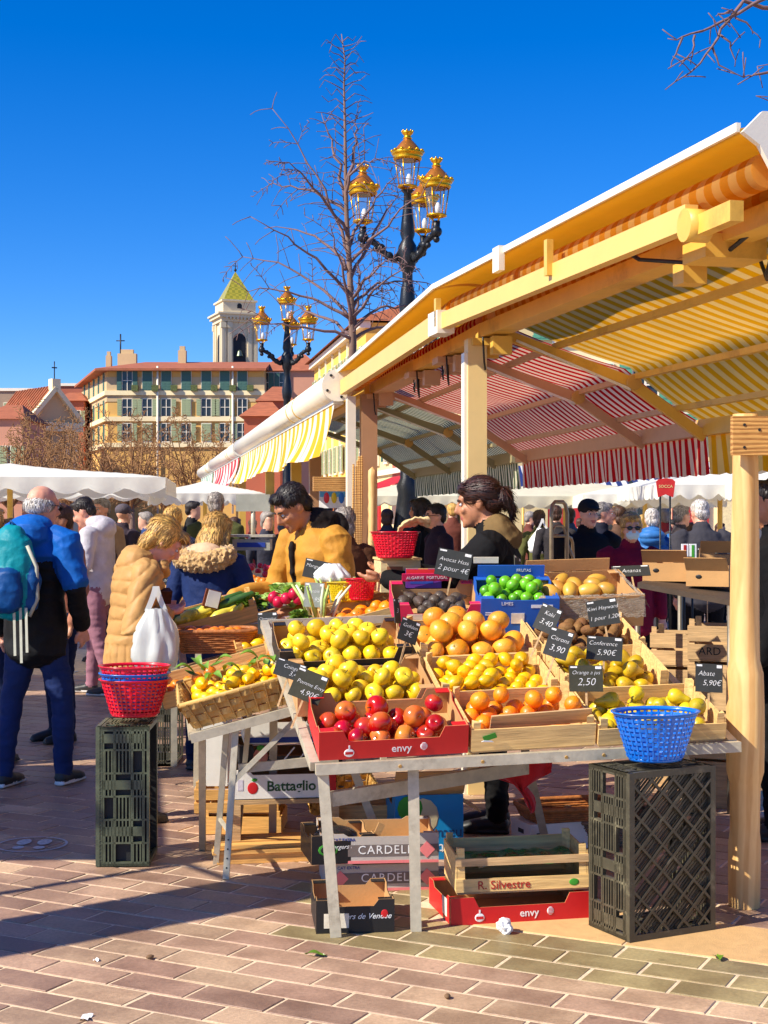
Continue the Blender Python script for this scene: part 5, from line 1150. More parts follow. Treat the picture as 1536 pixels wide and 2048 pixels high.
for k in range(4): MB().bb(.0+.01*k, .80, -.01+k*.075, .05+k*.075, .0455, .062).build('board', pinew2, pal_o)
for k in range(3): MB().bb(.03, .78, .02+k*.09, .085+k*.09, .0625, .08).build('board', pinew2, pal_o)
o = carton('white fruit carton with green lettering under the side table', T(-.70, 6.97, .27) @ RZ(8), .48, .36, .13, cwhite, low=.85, notch=.7)
text('Battaglio', .066, T(.27, -.0014, .055) @ FRONT, pm('ink_forest', S(40, 80, 40), .6), o, weight=.0014); MB().ell((.09, -.001, .05), (.025, .0016, .028), 14, 8).build('apple_logo', cred, o); MB().ell((.098, -.002, .088), (.014, .0014, .008), 10, 6).build('leaf_logo', inkg, o)
MB().bb(.02, .045, -.0016, -.0002, .04, .09).build('hand_hole', pm('pale_lilac', S(214, 208, 220), .7), o); MB().bb(.44, .48, -.0016, -.0002, .0, .13).build('red_end', cred, o)
o = thing('pallet', 'low stack of rough boards under the white fruit carton', 'pallet', T(-.70, 6.92, 0) @ RZ(8)); 
for k in range(3): MB().bb(0, .5, .04+.12*k, .13+.12*k, .245, .265).build('board', pinew3, o)
for x in (0, .46): MB().bb(x, x+.04, .04, .37, 0, .2449).build('bearer', pinew3, o)
o = carton('black carton of mixed print under the side table on the white carton', T(-.68, 7.05, .405) @ RZ(8), .42, .34, .1, cblack, low=.5, notch=.7); MB().ell((.1, -.001, .05), (.035, .0016, .04), 14, 8).build('apple_print', pm('print_peach', S(200, 130, 110), .7), o); MB().ell((.1, -.0025, .09), (.02, .0014, .014), 10, 6).build('leaf_print', inkg, o)
for x in (.2, .27, .34): MB().beam((x, -.001, .02), (x+.06, -.001, .09), .002, .006).build('branch_print', inkw, o)
o = carton('white and blue carton on top of the stack under the side table', T(-.66, 7.08, .51) @ RZ(8), .36, .3, .1, cwhite, low=1.1); MB().bb(0, .36, -.0016, -.0002, .005, .03).build('blue_band', inkb, o)
o = thing('white_box', 'white polystyrene box behind the side table leg', 'box', ground_M(402, 1668, 2) @ T(0, .02, .235)); MB().bb(0, .13, 0, .36, 0, .36).build('body', cwhite, o); MB().bb(-.005, .135, -.005, .365, .361, .38).build('lid', cwhite, o)
splint_basket('small splint basket tipped under the main table', ground_M(622, 1660, 10) @ T(0, .05, .06) @ RX(8), .36, .28, .12, .06, (9, 7))
wood_crate('pale wooden crate under the main table behind the front leg', ground_M(668, 1700, 6), .36, .3, .22, pinew, 2)
# red cloth hung over the rail, paper ball, litter
def clothfn(u, v):
    w = .32 if v < .35 else max(.05, .32-(v-.35)*1.1); c = .17+.10*max(0, v-.3); x = c+(u-.5)*w
    return Vector((x+.008*math.sin(v*9), .012*math.sin(u*14)+.02*noise.noise(Vector((u*5, v*4, 2))), -.205*v*(1 if v < .4 else 1+.25*(1-abs(u-.5)*2))+.012*math.sin(u*6)))
rc = MB().grid(clothfn, 26, 18); ro_ = rc.build('red_cloth', pm('red_fabric', S(196, 10, 26), .85, var=.2, vs=12, bump=.3, sheen=.3), None, M=T(W(950, 1512, 6.55)), label='crumpled red cloth hanging under the display table', cat='cloth'); sf = ro_.modifiers.new('thick', 'SOLIDIFY'); sf.thickness = .004
pbm = bmesh.new(); bmesh.ops.create_icosphere(pbm, subdivisions=3, radius=.03)
for v in pbm.verts: v.co *= 1+.45*noise.noise(v.co*45)+.2*noise.noise(v.co*90)
me = bpy.data.meshes.new('paper_ball'); pbm.to_mesh(me); pbm.free(); me.materials.append(pm('white_paper', (.82, .8, .78), .8, var=.05, bump=.1)); gp = G(1011, 1866); ob('paper_ball', me, None, T(gp.x, gp.y, .027), 'crumpled white paper ball on the sandy slab', 'paper')
for px, py, c, lab in ((632, 1912, 'g', 'green leaf scrap lying on the paving near the front leg'), (1436, 1918, 'g', 'green leaf scrap at the edge of the sandy slab'), (172, 2037, 'w', 'white and green paper scrap on the paving at the lower left'), (895, 1997, 'd', 'dark stone chip on the paving at the bottom'), (192, 1922, 'w', 'tiny white paper scrap on the paving at the left'), (300, 1918, 'd', 'tan stub lying in a paving joint')):
    p = G(px, py); mb = MB()
    if c == 'g': mb.grid(lambda u, v: Vector(((u-.5)*.085*(1-.3*v), (v-.5)*.04*math.sin(math.pi*(u*.9+.05)), .004+.012*abs(v-.5)+.006*math.sin(u*5))), 8, 4); mt = leafm
    elif c == 'w': mb.grid(lambda u, v: Vector(((u-.5)*(.055 if px == 172 else .02), (v-.5)*.03, .003+.004*math.sin(u*7+v*3))), 6, 4); mt = MATS['white_paper']
    else: mb.ell((0, 0, .006), (.016, .011, .008), 8, 6); mt = pm('chip', S(120, 90, 60), .8)
    mb.build('litter_scrap', mt, None, M=T(p.x, p.y, .002) @ RZ(px % 90), label=lab, cat='litter')
# ---- chalk price boards ----------------------------------------------------
def sign(label, px, py, Y, w, h, lines, yaw=0, roll=0, tilt=12, mat=None, pick=.12):
    c = W(px, py, Y); M = T(c) @ RZ(yaw) @ RX(-tilt) @ RY(roll); o = thing('price_board', label, 'price sign', M)
    MB().bb(-w/2, w/2, -.002, .002, -h/2, h/2).build('board', mat or slate, o)
    for s, x, z, sz in lines: text(s, sz, T(x*w, -.0026, z*h) @ FRONT, chalkm, o, shear=.25, name='chalk_writing', ext=.0003, weight=-sz*.016)
    MB().bb(-.004, .004, .0021, .006, -h/2-pick, -h/4).build('pick', pinew3, o)
    MB().bb(-w*.46, -w*.26, -.003, -.0021, h*.40, h*.46).build('stamp', chalkm, o); MB().bb(w*.28, w*.46, -.003, -.0021, h*.36, h*.46).build('stamp', chalkm, o)
    return o
sign('slate price board for avocados in front of the seller', 907, 1128, 7.15, .165, .13, [('Avocat Hass', 0, .12, .028), ('2 pour 4€', .02, -.2, .036)], 0, 12)
sign('slate price board for kiwis leaning on the plastic lined carton', 1206, 1225, 6.62, .135, .115, [('Kiwi Hayward', 0, .18, .024), ('1 pour 1,20€', .05, -.2, .026)], -4, -9)
sign('slate price board for Conference pears over the kiwi crate', 1209, 1297, 6.30, .15, .10, [('Conference', -.05, .2, .025), ('5,90€', .05, -.18, .034)], -2, 4)
sign('slate price board for lemons between the big oranges and the kiwis', 1117, 1287, 6.25, .10, .12, [('Citrons', 0, .15, .026), ('3,90', 0, -.2, .038)], -12, 17)
sign('slate price board half behind the lemon price board', 1095, 1238, 6.45, .095, .115, [('Kaki', 0, .2, .026), ('3,40', 0, -.15, .034)], -20, 22)
sign('olive slate price board for juice oranges beside the lemon crate', 1172, 1357, 6.0, .135, .105, [('Orange a jus', 0, .22, .022), ('2,50', 0, -.14, .042)], 0, 0, mat=pm('slate_olive', S(56, 54, 36), .7, var=.25, vs=14))
sign('slate price board for Abate pears next to the wooden post', 1418, 1356, 6.08, .11, .115, [('Abate', -.1, .15, .028), ('5,90€', .1, -.18, .032)], 0, 3)
sign('slate price board for red apples leaning at the left edge of the display', 617, 1372, 5.98, .13, .12, [('Pomme Envy', .05, .05, .022), ('4,90€', .1, -.25, .032)], 0, 22, mat=MATS['slate_olive'])
sign('slate price board for quinces above the red apple board', 580, 1340, 6.1, .125, .07, [('Coings', 0, .15, .022), ('3,40', .18, -.2, .026)], 0, 18)
sign('slate price board for clementines by the wicker basket', 535, 1246, 7.3, .095, .105, [('Clementine', 0, .2, .018), ('3,50', .0, -.2, .036)], 0, -2)
sign('slate price board for mangoes in front of the man in the tan jacket', 637, 1140, 7.9, .155, .10, [('Mangue Kent', 0, .15, .026), ('12,90', .05, -.22, .032)], 0, 12)
sign('pale grey slate board among the vegetables', 628, 1190, 7.6, .10, .125, [('Panais', -.05, .15, .026), ('2,95', .05, -.2, .032)], 0, 3, mat=pm('slate_grey', S(138, 142, 132), .7, var=.2, vs=12))
sign('slate price board at the right of the upper apple carton', 818, 1262, 6.45, .09, .10, [('Golden', 0, .2, .024), ('3€', 0, -.15, .034)], 25, 22)
sign('dark board leaning on the avocado carton side', 794, 1222, 6.7, .04, .11, [('3', 0, 0, .03)], 50, 8)
sign('small slate board seen edge on behind the blue lime carton', 1035, 1135, 7.2, .06, .11, [('4€', 0, 0, .03)], 60, 20, mat=MATS['slate_olive'])
sign('black slate board lying at the back near the cartons', 1262, 1142, 7.9, .20, .07, [('Ananas', 0, 0, .035)], 0, -3, 40)
# ---- vegetables on the side table ------------------------------------------
vgreen = pm('veg_green', S(128, 160, 60), .5, var=.3, vs=14, bump=.3); vyel = pm('squash_yellow', S(226, 206, 70), .4, var=.2, vs=10); vpale = pm('lettuce', S(176, 204, 110), .5, var=.3, vs=18, bump=.3)
zuc = pm('zucchini', S(56, 92, 30), .4, var=.4, vs=26, st=(1, 1, .3), bump=.1); rad = pm('radish_red', S(196, 20, 60), .35, var=.15); leekw = pm('leek_white', S(222, 226, 190), .45, var=.1)
MQ = MS @ T(-.12, 1.5, .03)
sq = MB().lathe([(.001, -.07), (.02, -.068), (.034, -.03), (.028, .02), (.017, .06), (.014, .1), (.001, .102)], 14, wob=lambda a, z: .03*math.cos(6*a)).mesh('squash', vyel)
cu = MB().tube([(0, 0, -.11), (0, 0, -.1), (.004, 0, -.04), (.01, 0, .03), (.006, 0, .1), (.003, 0, .115)], [.004, .02, .024, .024, .018, .006], 12).mesh('cucumber', zuc)
for i in range(9): ob('yellow_squash', sq, None, MQ @ T(.08+.045*i+rf_.uniform(-.01, .01), rf_.uniform(.06, .26), .06+rf_.uniform(0, .05)) @ RZ(rf_.uniform(0, 180)) @ RX(70+rf_.uniform(-25, 25)), 'pale yellow squash in the low side table crate, %s from left' % ORD[i+1], 'squash', 'squash in the side crate')
for i in range(7): ob('cucumber', cu, None, MQ @ T(.12+.055*i, .2+rf_.uniform(-.05, .06), .06+rf_.uniform(0, .05)) @ RZ(90+rf_.uniform(-30, 30)) @ RX(85), 'dark green cucumber in the low side table crate, %s from left' % ORD[i+1], 'cucumber', 'cucumbers in the side crate')
def lettuce(label, p, r, mat=vpale, n=46):
    o = thing('lettuce', label, 'lettuce', T(p)); mb = MB()
    for i in range(n):
        a = rf_.uniform(0, 6.28); el = rf_.uniform(.2, 1.5); L = r*rf_.uniform(.7, 1.15); d = Vector((math.cos(a)*math.cos(el), math.sin(a)*math.cos(el), math.sin(el))); sd = d.cross(Vector((0, 0, 1))); sd.normalize(); up = sd.cross(d)
        mb.grid(lambda u, v: d*L*u+sd*(v-.5)*r*.8*(.25+u)+up*(.22*r*math.sin(u*3)+.10*r*math.sin(v*11+i)*u), 5, 8)
    mb.build('leaves', mat, o, kind='stuff')
lettuce('pale frilly lettuce behind the yellow squash', W(585, 1215, 8.2), .12); lettuce('second frilly lettuce behind the first', W(560, 1205, 8.5), .10); lettuce('dark leafy chard bunch by the squash crate', W(500, 1225, 8.3), .10, leafm)
lettuce('small green herb bunch in front of the grey slate', W(600, 1250, 7.5), .07, vgreen, 60)
def bunch(label, p, n, L, r, mats, cat, nm, spread=.4, yaw=0):
    o = thing(nm, label, cat, T(p) @ RZ(yaw))
    for i in range(n):
        a = rf_.uniform(-spread, spread); b_ = rf_.uniform(-spread, spread)
        MB().tube([(a*.1, b_*.1, -.02), (a*.12+a*L*.3, b_*.12, L*.5), (a*.15+a*L*.7, b_*.2, L)], [r*.7, r, r*.5], 7).build('stalk', rf_.choice(mats), o)
bunch('bunch of pale green asparagus standing before the yellow basket', W(668, 1205, 7.9), 14, .13, .009, [leekw, vgreen, vpale], 'asparagus', 'asparagus_bunch', .5)
bunch('bunch of white leeks lying behind the grey slate', W(640, 1225, 7.6), 10, .14, .01, [leekw, vpale], 'leeks', 'leek_bunch', .7, 30)
rdm = MB().ell((0, 0, 0), (.03, .03, .033), 14, 10).mesh('red_onion', rad)
for i in range(9): ob('red_onion', rdm, None, T(W(545+i*7+rf_.uniform(-3, 3), 1195+rf_.uniform(-8, 10), 8.1+rf_.uniform(-.15, .15))), 'round red radish in the heap beside the lettuce, %s from left' % ORD[i+1], 'radish', 'radishes beside the lettuce')
wb = W(435, 1305, 7.62); o = wicker_tray('oval reddish wicker basket of oranges on the side table', T(wb.x-.19, wb.y-.1, wb.z) @ RZ(8), .40, .28, .11)
heap(T(wb.x-.19, wb.y-.1, wb.z) @ RZ(8), .03, .37, .03, .25, .05, 'orange', 'orange in the oval wicker basket', 'orange', 'oranges in the wicker basket', 1)
bs = W(692, 1203, 7.75); plastic_basket('yellow plastic basket behind the leeks', T(bs), .09, .07, .1, ply); bs = W(722, 1200, 7.7); plastic_basket('small red plastic basket beside the yellow one', T(bs), .075, .055, .11, plr)
# wooden fruit box with the weighed basket by the post
bx = W(762, 1185, 7.5); o = thing('wooden_box', 'pale wooden box with paper lining below the red weighing basket', 'box', T(bx) @ RZ(8)); MB().bb(0, .2, 0, .26, 0, .16).build('body', wood('box_cream', S(236, 206, 150)), o); MB().bb(-.006, .206, -.006, .27, .161, .172).build('lid', pinew, o)
MB().bb(.03, .11, -.002, 0, .04, .13).build('print_square', pm('print_brown', S(150, 96, 60), .7), o); MB().prism([(.05, .06), (.05, .11), (.09, .085)], 0, .003, M=T(0, -.002, 0) @ FRONT @ T(0, 0, 0)).build('arrow_print', inkw, o)
plastic_basket('red plastic basket held by the seller over the wooden box', T(W(790, 1116, 7.45)), .115, .085, .13, plr)
o = carton('small purple and blue carton beside the wooden box', T(W(812, 1176, 7.2)), .17, .15, .09, card('violet', S(90, 30, 130)), low=1.1); MB().bb(.0, .17, -.0016, -.0002, .055, .09).build('red_band', cred, o); MB().bb(.02, .13, -.0016, -.0002, .02, .05).build('blue_print', inkb, o)
bgm = pm('thin_white_bag', (.8, .8, .78), .35, var=.08, bump=.5, bs=12)
def bag(label, p, w, h, mat, nm='plastic_bag', seed=0, flat=.7, handles=True):
    def wob(a, z):
        k = z/h; return (.02+.07*k)*math.sin(9*a+seed+k*3)+.04*math.sin(17*a-k*9+seed)*(.2+k)+.30*noise.noise(Vector((math.cos(a)*2.4, math.sin(a)*2.4, k*2.2+seed)))+.12*abs(noise.noise(Vector((math.cos(a)*6, math.sin(a)*6, k*3+seed))))
    prof = [(.001, 0), (w*.55, .004), (w*.85, h*.05), (w*1.0, h*.18), (w*1.02, h*.32), (w*.95, h*.46), (w*.84, h*.6), (w*.7, h*.74), (w*.56, h*.86), (w*.46, h*.95), (w*.42, h)]
    o = thing(nm, label, 'bag', T(p)); MB().lathe(prof, 44, wob=wob, M=Matrix.Diagonal((1, flat, 1))).build('sack', mat, o)
    if handles:
        for sg in (-1, 1):
            MB().grid(lambda u, v: Vector((sg*w*.36*(1-u)**1.3+(v-.5)*.03, .01*sg, h*.97+h*.4*u)), 6, 3).build('handle', mat, o)
    return o
bag('white folded plastic bag lying by the mango price board', W(665, 1165, 7.9), .09, .1, bgm, seed=3, handles=False)
# trestle of cartons at the far right behind the display
o = thing('trestle_table', 'dark folding table with empty cartons at the right', 'table'); 
tq = [W(1275, 1165, 8.6), W(1460, 1200, 8.0), W(1600, 1170, 9.0), W(1360, 1140, 9.6)]
MB().hexa([q-Vector((0, 0, .03)) for q in tq]+tq).build('top', pm('dark_board', S(70, 56, 44), .7, var=.25, vs=6), o)
for q in tq: MB().tube([q-Vector((0, 0, .03)), Vector((q.x, q.y, 0))], .016, 8).build('leg', pm('dull_steel', S(120, 112, 98), .5, metal=.4), o)
for i, (px, py, Y, w_, d_, h_, yaw, lab) in enumerate(((1285, 1162, 8.75, .26, .22, .14, -18, 'open brown carton standing on the back table at the left'), (1372, 1172, 8.45, .24, .22, .12, -25, 'open brown carton with hand hole on the back table'), (1400, 1150, 8.9, .3, .24, .16, -10, 'taller brown carton at the back of the table near the post'))):
    o = carton(lab, T(W(px, py, Y)) @ RZ(yaw), w_, d_, h_, kraft, low=.75, notch=.5); MB().box((w_/2, -.03, h_*1.05), (w_, .004, .09), M=RX(40).to_3x3()).build('lid_flap', kraft, o); MB().ell((w_*.3, -.002, h_*.45), (.018, .002, .012), 10, 6).build('hand_hole', cable, o)
for px, py, Y, lab in ((1375, 1320, 8.2, 'brown wooden crate with printed letters under the back table'), (1300, 1330, 8.8, 'brown wooden crate in shade under the back table')):
    p = W(px, py, Y); o = wood_crate(lab, T(p.x, p.y, p.z) @ RZ(-20), .30, .28, .2, pinew3, 2)
    if px == 1375: text('ARD', .06, T(.12, -.0012, .05) @ FRONT, inkk, o)
o = wood_crate('bottom wooden crate stacked on the ground under the back table', T(W(1375, 1320, 8.2).x, 8.2, 0) @ RZ(-20), .3, .28, max(.1, W(1375, 1320, 8.2).z-.01), pinew3, 3)
o = wood_crate('shaded bottom wooden crate stacked under the back table', T(W(1300, 1330, 8.8).x, 8.8, 0) @ RZ(-20), .3, .28, max(.1, W(1300, 1330, 8.8).z-.01), pinew3, 3)
pb2 = W(1520, 1240, 7.4); plastic_basket('red plastic basket at the right edge beside the dark figure', T(pb2), .10, .07, .15, plr)
bag('bright blue plastic bag on the ground at the right edge', G(1545, 1575), .09, .14, pm('blue_bag', S(20, 140, 210), .3, bump=.4, bs=12), seed=8)
# ================================================================== PEOPLE
def ring_loft(rings, n=16):
    """closed loft through (centre, axis_x, axis_y) rings with domed ends"""
    mb = MB(); vs, fs = [], []
    def put_ring(c, ax, ay, k):
        for i in range(n): a = 2*math.pi*i/n; vs.append(c+ax*math.cos(a)*k+ay*math.sin(a)*k)
    c, ax, ay = rings[0]; d = (rings[0][0]-rings[1][0]).normalized(); r = min(ax.length, ay.length)
    put_ring(c+d*r*.55, ax, ay, .35); put_ring(c+d*r*.35, ax, ay, .75)
    for c, ax, ay in rings: put_ring(c, ax, ay, 1)
    d = (rings[-1][0]-rings[-2][0]).normalized(); c, ax, ay = rings[-1]; r = min(ax.length, ay.length)
    put_ring(c+d*r*.35, ax, ay, .75); put_ring(c+d*r*.55, ax, ay, .35)
    m_ = len(vs)//n
    for j in range(m_-1):
        for i in range(n): a, b_ = j*n+i, j*n+(i+1) % n; fs.append((a, b_, b_+n, a+n))
    fs.append(tuple(range(n-1, -1, -1))); fs.append(tuple((m_-1)*n+i for i in range(n)))
    return vs, fs
class Body:
    def __init__(s): s.v = []; s.f = []; s.tag = []; s.tags = []
    def t(s, tag):
        if tag not in s.tags: s.tags.append(tag)
        return s.tags.index(tag)
    def add(s, vs, fs, tag):
        o = len(s.v); s.v += [Vector(p) for p in vs]; k = s.t(tag)
        for f in fs: s.f.append(tuple(i+o for i in f)); s.tag.append(k)
    def limb(s, pts, rs, tag, sq=1., n=14):
        pts = [Vector(p) for p in pts]; rings = []; x = None
        for i, p in enumerate(pts):
            d = (pts[min(i+1, len(pts)-1)]-pts[max(i-1, 0)]).normalized()
            if x is None: x, z = frame_from(d)
            else: x = (x-d*x.dot(d)).normalized(); z = x.cross(d)
            rings.append((p, x*rs[i], z*rs[i]*sq))
        s.add(*ring_loft(rings, n), tag)
    def torso(s, rings, tag, n=20): s.add(*ring_loft([(Vector(c), Vector((rx, 0, 0)), Vector((0, ry, 0))) if not isinstance(rx, Vector) else (Vector(c), rx, ry) for c, rx, ry in rings], n), tag)
    def ell(s, c, r, tag, M=None, n=14, m=10):
        mb = MB().ell(c, r, n, m, M=M); s.add(mb.v, mb.f, tag)
    def finish(s, name, mats, parent, vox, smooth=3, disp=None):
        me = bpy.data.meshes.new('t'); me.from_pydata([tuple(v) for v in s.v], [], s.f)
        bm = bmesh.new(); bm.from_mesh(me); bmesh.ops.recalc_face_normals(bm, faces=bm.faces); bm.to_mesh(me); bm.free()
        o = bpy.data.objects.new('t', me); COL.objects.link(o)
        md = o.modifiers.new('r', 'REMESH'); md.mode = 'VOXEL'; md.voxel_size = vox; md.adaptivity = 0
        ms = o.modifiers.new('s', 'SMOOTH'); ms.factor = .5; ms.iterations = smooth
        bpy.context.view_layer.update(); ev = o.evaluated_get(bpy.context.evaluated_depsgraph_get()); nm = bpy.data.meshes.new_from_object(ev)
        bvh = BVHTree.FromPolygons(s.v, s.f); idx = [0]*len(nm.polygons); vt = [0]*len(nm.vertices)
        for p in nm.polygons:
            h = bvh.find_nearest(p.center); k = s.tag[h[2]] if h[2] is not None else 0; idx[p.index] = k
            for q in p.vertices: vt[q] = k
        if disp:
            nm.update(); co = [v.co.copy() for v in nm.vertices]; no = [v.normal.copy() for v in nm.vertices]
            for i, v in enumerate(nm.vertices):
                d = disp(s.tags[vt[i]], co[i], no[i])
                if d: v.co = co[i]+no[i]*d
        nm.materials.clear()
        for tg in s.tags: nm.materials.append(mats[tg])
        nm.polygons.foreach_set('material_index', idx); nm.polygons.foreach_set('use_smooth', [True]*len(idx)); nm.name = name; nm.update()
        bpy.data.objects.remove(o); bpy.data.meshes.remove(me)
        return ob(name, nm, parent)
def skin(k, c): return pm('skin_'+k, c, .5, var=.12, vs=22, bump=.06, bs=120, sss=.08)
sk_fair, sk_tan, sk_rose = skin('fair', S(224, 168, 138)), skin('tan', S(188, 128, 92)), skin('rose', S(226, 160, 132))
def fab(k, c, rough=.85, bump=.5, vs=7, sheen=.15, var=.16): return pm('fabric_'+k, c, rough, var=var, vs=vs, bump=bump, bs=26, spec=.18)
HV = {}
def hairm(k, c):
    m = pm('hair_'+k, c, .5, var=.45, vs=16, st=(3, 3, .5), bump=.7, bs=40)
    HV[m.name] = (pm('hair_light_'+k, tuple(min(1, x*1.6) for x in c), .45, bump=0), pm('hair_deep_'+k, tuple(x*.5 for x in c), .5, bump=0)); return m
h_blond, h_dark, h_grey, h_brown, h_white = hairm('blond', S(206, 160, 84)), hairm('dark', S(34, 24, 20)), hairm('grey', S(150, 140, 130)), hairm('brown', S(74, 46, 30)), hairm('white', S(214, 204, 192))
jeans = fab('jeans', S(34, 50, 96)); jeansd = fab('jeans_dark', S(22, 32, 64)); blackf = fab('black', S(22, 21, 22)); shoe_b = pm('shoe_black', (.02, .02, .02), .5); sole_w = pm('sole_white', (.75, .75, .72), .6)
def crease(co, f, sx=1., sz=1.):
    n1 = noise.noise(Vector((co.x*f*sx, co.y*f*sx, co.z*f*sz))); return .45-abs(n1)*1.6
def fold(amp=.006, f=9.):
    def d(tag, co, n):
        if tag in ('skin', 'lip', 'shoe', 'sole', 'mask', 'fur'): return 0
        if tag == 'legs': return .007*crease(co, 7., .8, 1.6)+.006*crease(co+Vector((3, 1, 0)), 13., .7, 1.8)
        return amp*.75*crease(co, f*.75, 1.1, .8)+amp*.55*crease(co+Vector((5, 2, 1)), f*1.7, .9, 1.3)
    return d
def quilt(amp, pitch, zmin=0., zmax=9., base=None):
    base = base or fold(.004)
    def d(tag, co, n):
        e = base(tag, co, n)*.7
        if tag == 'coat' and zmin < co.z < zmax and abs(n.z) < .9: e += amp*(abs(math.sin(math.pi*co.z/pitch+.5*noise.noise(co*6)))**.5-.6)
        elif tag == 'coat' and co.z <= zmin: e += amp*.7*(abs(math.sin(math.atan2(co.x, co.y)*11+.4*noise.noise(co*5)))**.5-.6)
        elif tag == 'sleeve': e += amp*(abs(math.sin(math.pi*(co.z-co.y)/pitch/1.25+.5*noise.noise(co*6)))**.5-.6)
        return e
    return d
FINE = dict(near=.0075, mid=.012, far=.018)
def person(label, px, Y, height, yaw, skinm, hairmat, top, legs, hair='short', lod='mid', lean=0., head=(0, 0), arms=None, hem=.86, coat_r=1.0, shoes=None, disp=None, extra=None, sole=None, group=None, brows=True, name='person', z0=0., glasses=None, collar=True, stride=.0, legs_x=.095):
    """figure facing +Y locally, x to its right; yaw 0 = back to the camera, 90 = facing right"""
    k = height/1.75; p = W(px, 1035, Y)
    o = thing(name, label, 'person', T(p.x, p.y, z0) @ RZ(-yaw) @ Matrix.Scale(k, 4), group)
    b = Body(); LE = Matrix.Translation((0, 0, .95)) @ Matrix.Rotation(-R(lean), 4, 'X') @ Matrix.Translation((0, 0, -.95))
    L = lambda x, y, z: LE @ Vector((x, y, z))
    A3 = LE.to_3x3()
    # legs
    for sg in (-1, 1):
        st_ = stride*sg
        b.limb([(sg*.085, 0, .93), (sg*.095, .01+st_*.25, .72), (sg*legs_x, .015+st_*.5, .49), (sg*legs_x, -.01+st_*.8, .28), (sg*legs_x, -.02+st_, .07)], [.10, .088, .066, .06, .05], 'legs')
        b.limb([(sg*legs_x, -.06+st_, .045), (sg*legs_x, .03+st_, .05), (sg*(legs_x+.008), .12+st_, .035), (sg*(legs_x+.008), .17+st_, .03)], [.042, .046, .04, .026], 'shoe', .75)
        b.limb([(sg*legs_x, -.075+st_, .012), (sg*(legs_x+.004), .05+st_, .012), (sg*(legs_x+.008), .18+st_, .012)], [.036, .042, .034], 'sole', .32)
    c = coat_r
    rings = [((0, 0, hem), .165*c, .125*c), ((0, 0, .95 if hem < .93 else hem+.02), .168*c, .128*c), (L(0, -.005, 1.08), A3 @ Vector((.155*c, 0, 0)), A3 @ Vector((0, .115*c, 0))), (L(0, -.005, 1.22), A3 @ Vector((.172*c, 0, 0)), A3 @ Vector((0, .122*c, 0))),
             (L(0, -.015, 1.34), A3 @ Vector((.185*c, 0, 0)), A3 @ Vector((0, .118*c, 0))), (L(0, -.02, 1.42), A3 @ Vector((.15*c, 0, 0)), A3 @ Vector((0, .09*c, 0))), (L(0, -.02, 1.465), A3 @ Vector((.085, 0, 0)), A3 @ Vector((0, .07, 0)))]
    rings = [(Vector(q), Vector((x, 0, 0)) if not isinstance(x, Vector) else x, Vector((0, y, 0)) if not isinstance(y, Vector) else y) for q, x, y in rings]
    b.add(*ring_loft(rings, 22), 'coat')
    if hem > .86: b.torso([((0, 0, .86), .15, .115), ((0, 0, .98), .15, .11)], 'legs')
    # arms
    arms = arms or {}
    for sg, nm in ((-1, 'l'), (1, 'r')):
        sh_ = L(sg*.185*max(1, c*.96), -.02, 1.395)
        el, wr, fd, pn, curl = arms.get(nm, (None, None, None, None, .5))
        el = Vector(el) if el else L(sg*.245, -.05, 1.12); wr = Vector(wr) if wr else L(sg*.25, .04, .88)
        mid1 = sh_.lerp(el, .5); mid2 = el.lerp(wr, .45)
        b.limb([sh_+Vector((-sg*.03, 0, .0)), sh_, mid1, el, mid2, wr], [.07*c, .073*c, .062*c, .054*c, .049*c, .04*c], 'sleeve')
        d = Vector(fd).normalized() if fd else (wr-el).normalized(); pnv = Vector(pn).normalized() if pn else Vector((-sg, 0, 0)); side = d.cross(pnv)
        if side.length < .1: side = Vector((0, 1, 0))
        side.normalize(); pnv = side.cross(d).normalized()
        b.limb([wr-d*.02, wr+d*.02, wr+d*.06, wr+d*.095], [.027, .03, .040, .038], 'skin', .55)
        if lod == 'near':
            for q, (off, ln) in enumerate(((-.030, .062), (-.010, .075), (.010, .072), (.028, .056))):
                s0 = wr+d*.085+side*off; s1 = s0+d*ln*.55+pnv*ln*.22*curl; s2 = s1+d*ln*.32*(1-curl*.6)+pnv*ln*.45*curl
                b.limb([s0-d*.02, s0, s1, s2], [.0105, .0105, .0098, .008], 'skin', n=8)
            th = -1 if off < 0 else 1; t0 = wr+d*.03-side*.032; b.limb([t0+side*.012, t0-side*.012+d*.012+pnv*.012, t0-side*.02+d*.04+pnv*.022, t0-side*.016+d*.062+pnv*.026], [.014, .013, .011, .009], 'skin', n=8)
        else:
            b.limb([wr+d*.08, wr+d*.12+pnv*.012*curl*2, wr+d*.15+pnv*.04*curl], [.034, .032, .02], 'skin', .5)
    # neck and head
    nb = L(0, -.02, 1.44); HR = A3.to_4x4() @ Matrix.Rotation(-R(head[1]), 4, 'X'); HR = Matrix.Rotation(-R(head[0]), 4, 'Z') @ HR
    hc = nb+(HR.to_3x3() @ Vector((0, .035, .175))); HM = T(hc) @ HR; H3 = HR.to_3x3(); hp = lambda x, y, z: HM @ Vector((x, y, z))
    b.limb([nb-Vector((0, 0, .05)), nb, hp(0, -.02, -.06)], [.06, .055, .056], 'skin')
    b.ell(hp(0, -.012, .03), (.074, .094, .088), 'skin', HR); b.ell(hp(0, .016, -.03), (.062, .078, .085), 'skin', HR); b.ell(hp(0, .05, -.078), (.040, .042, .036), 'skin', HR); b.ell(hp(0, .068, .03), (.052, .026, .03), 'skin', HR)
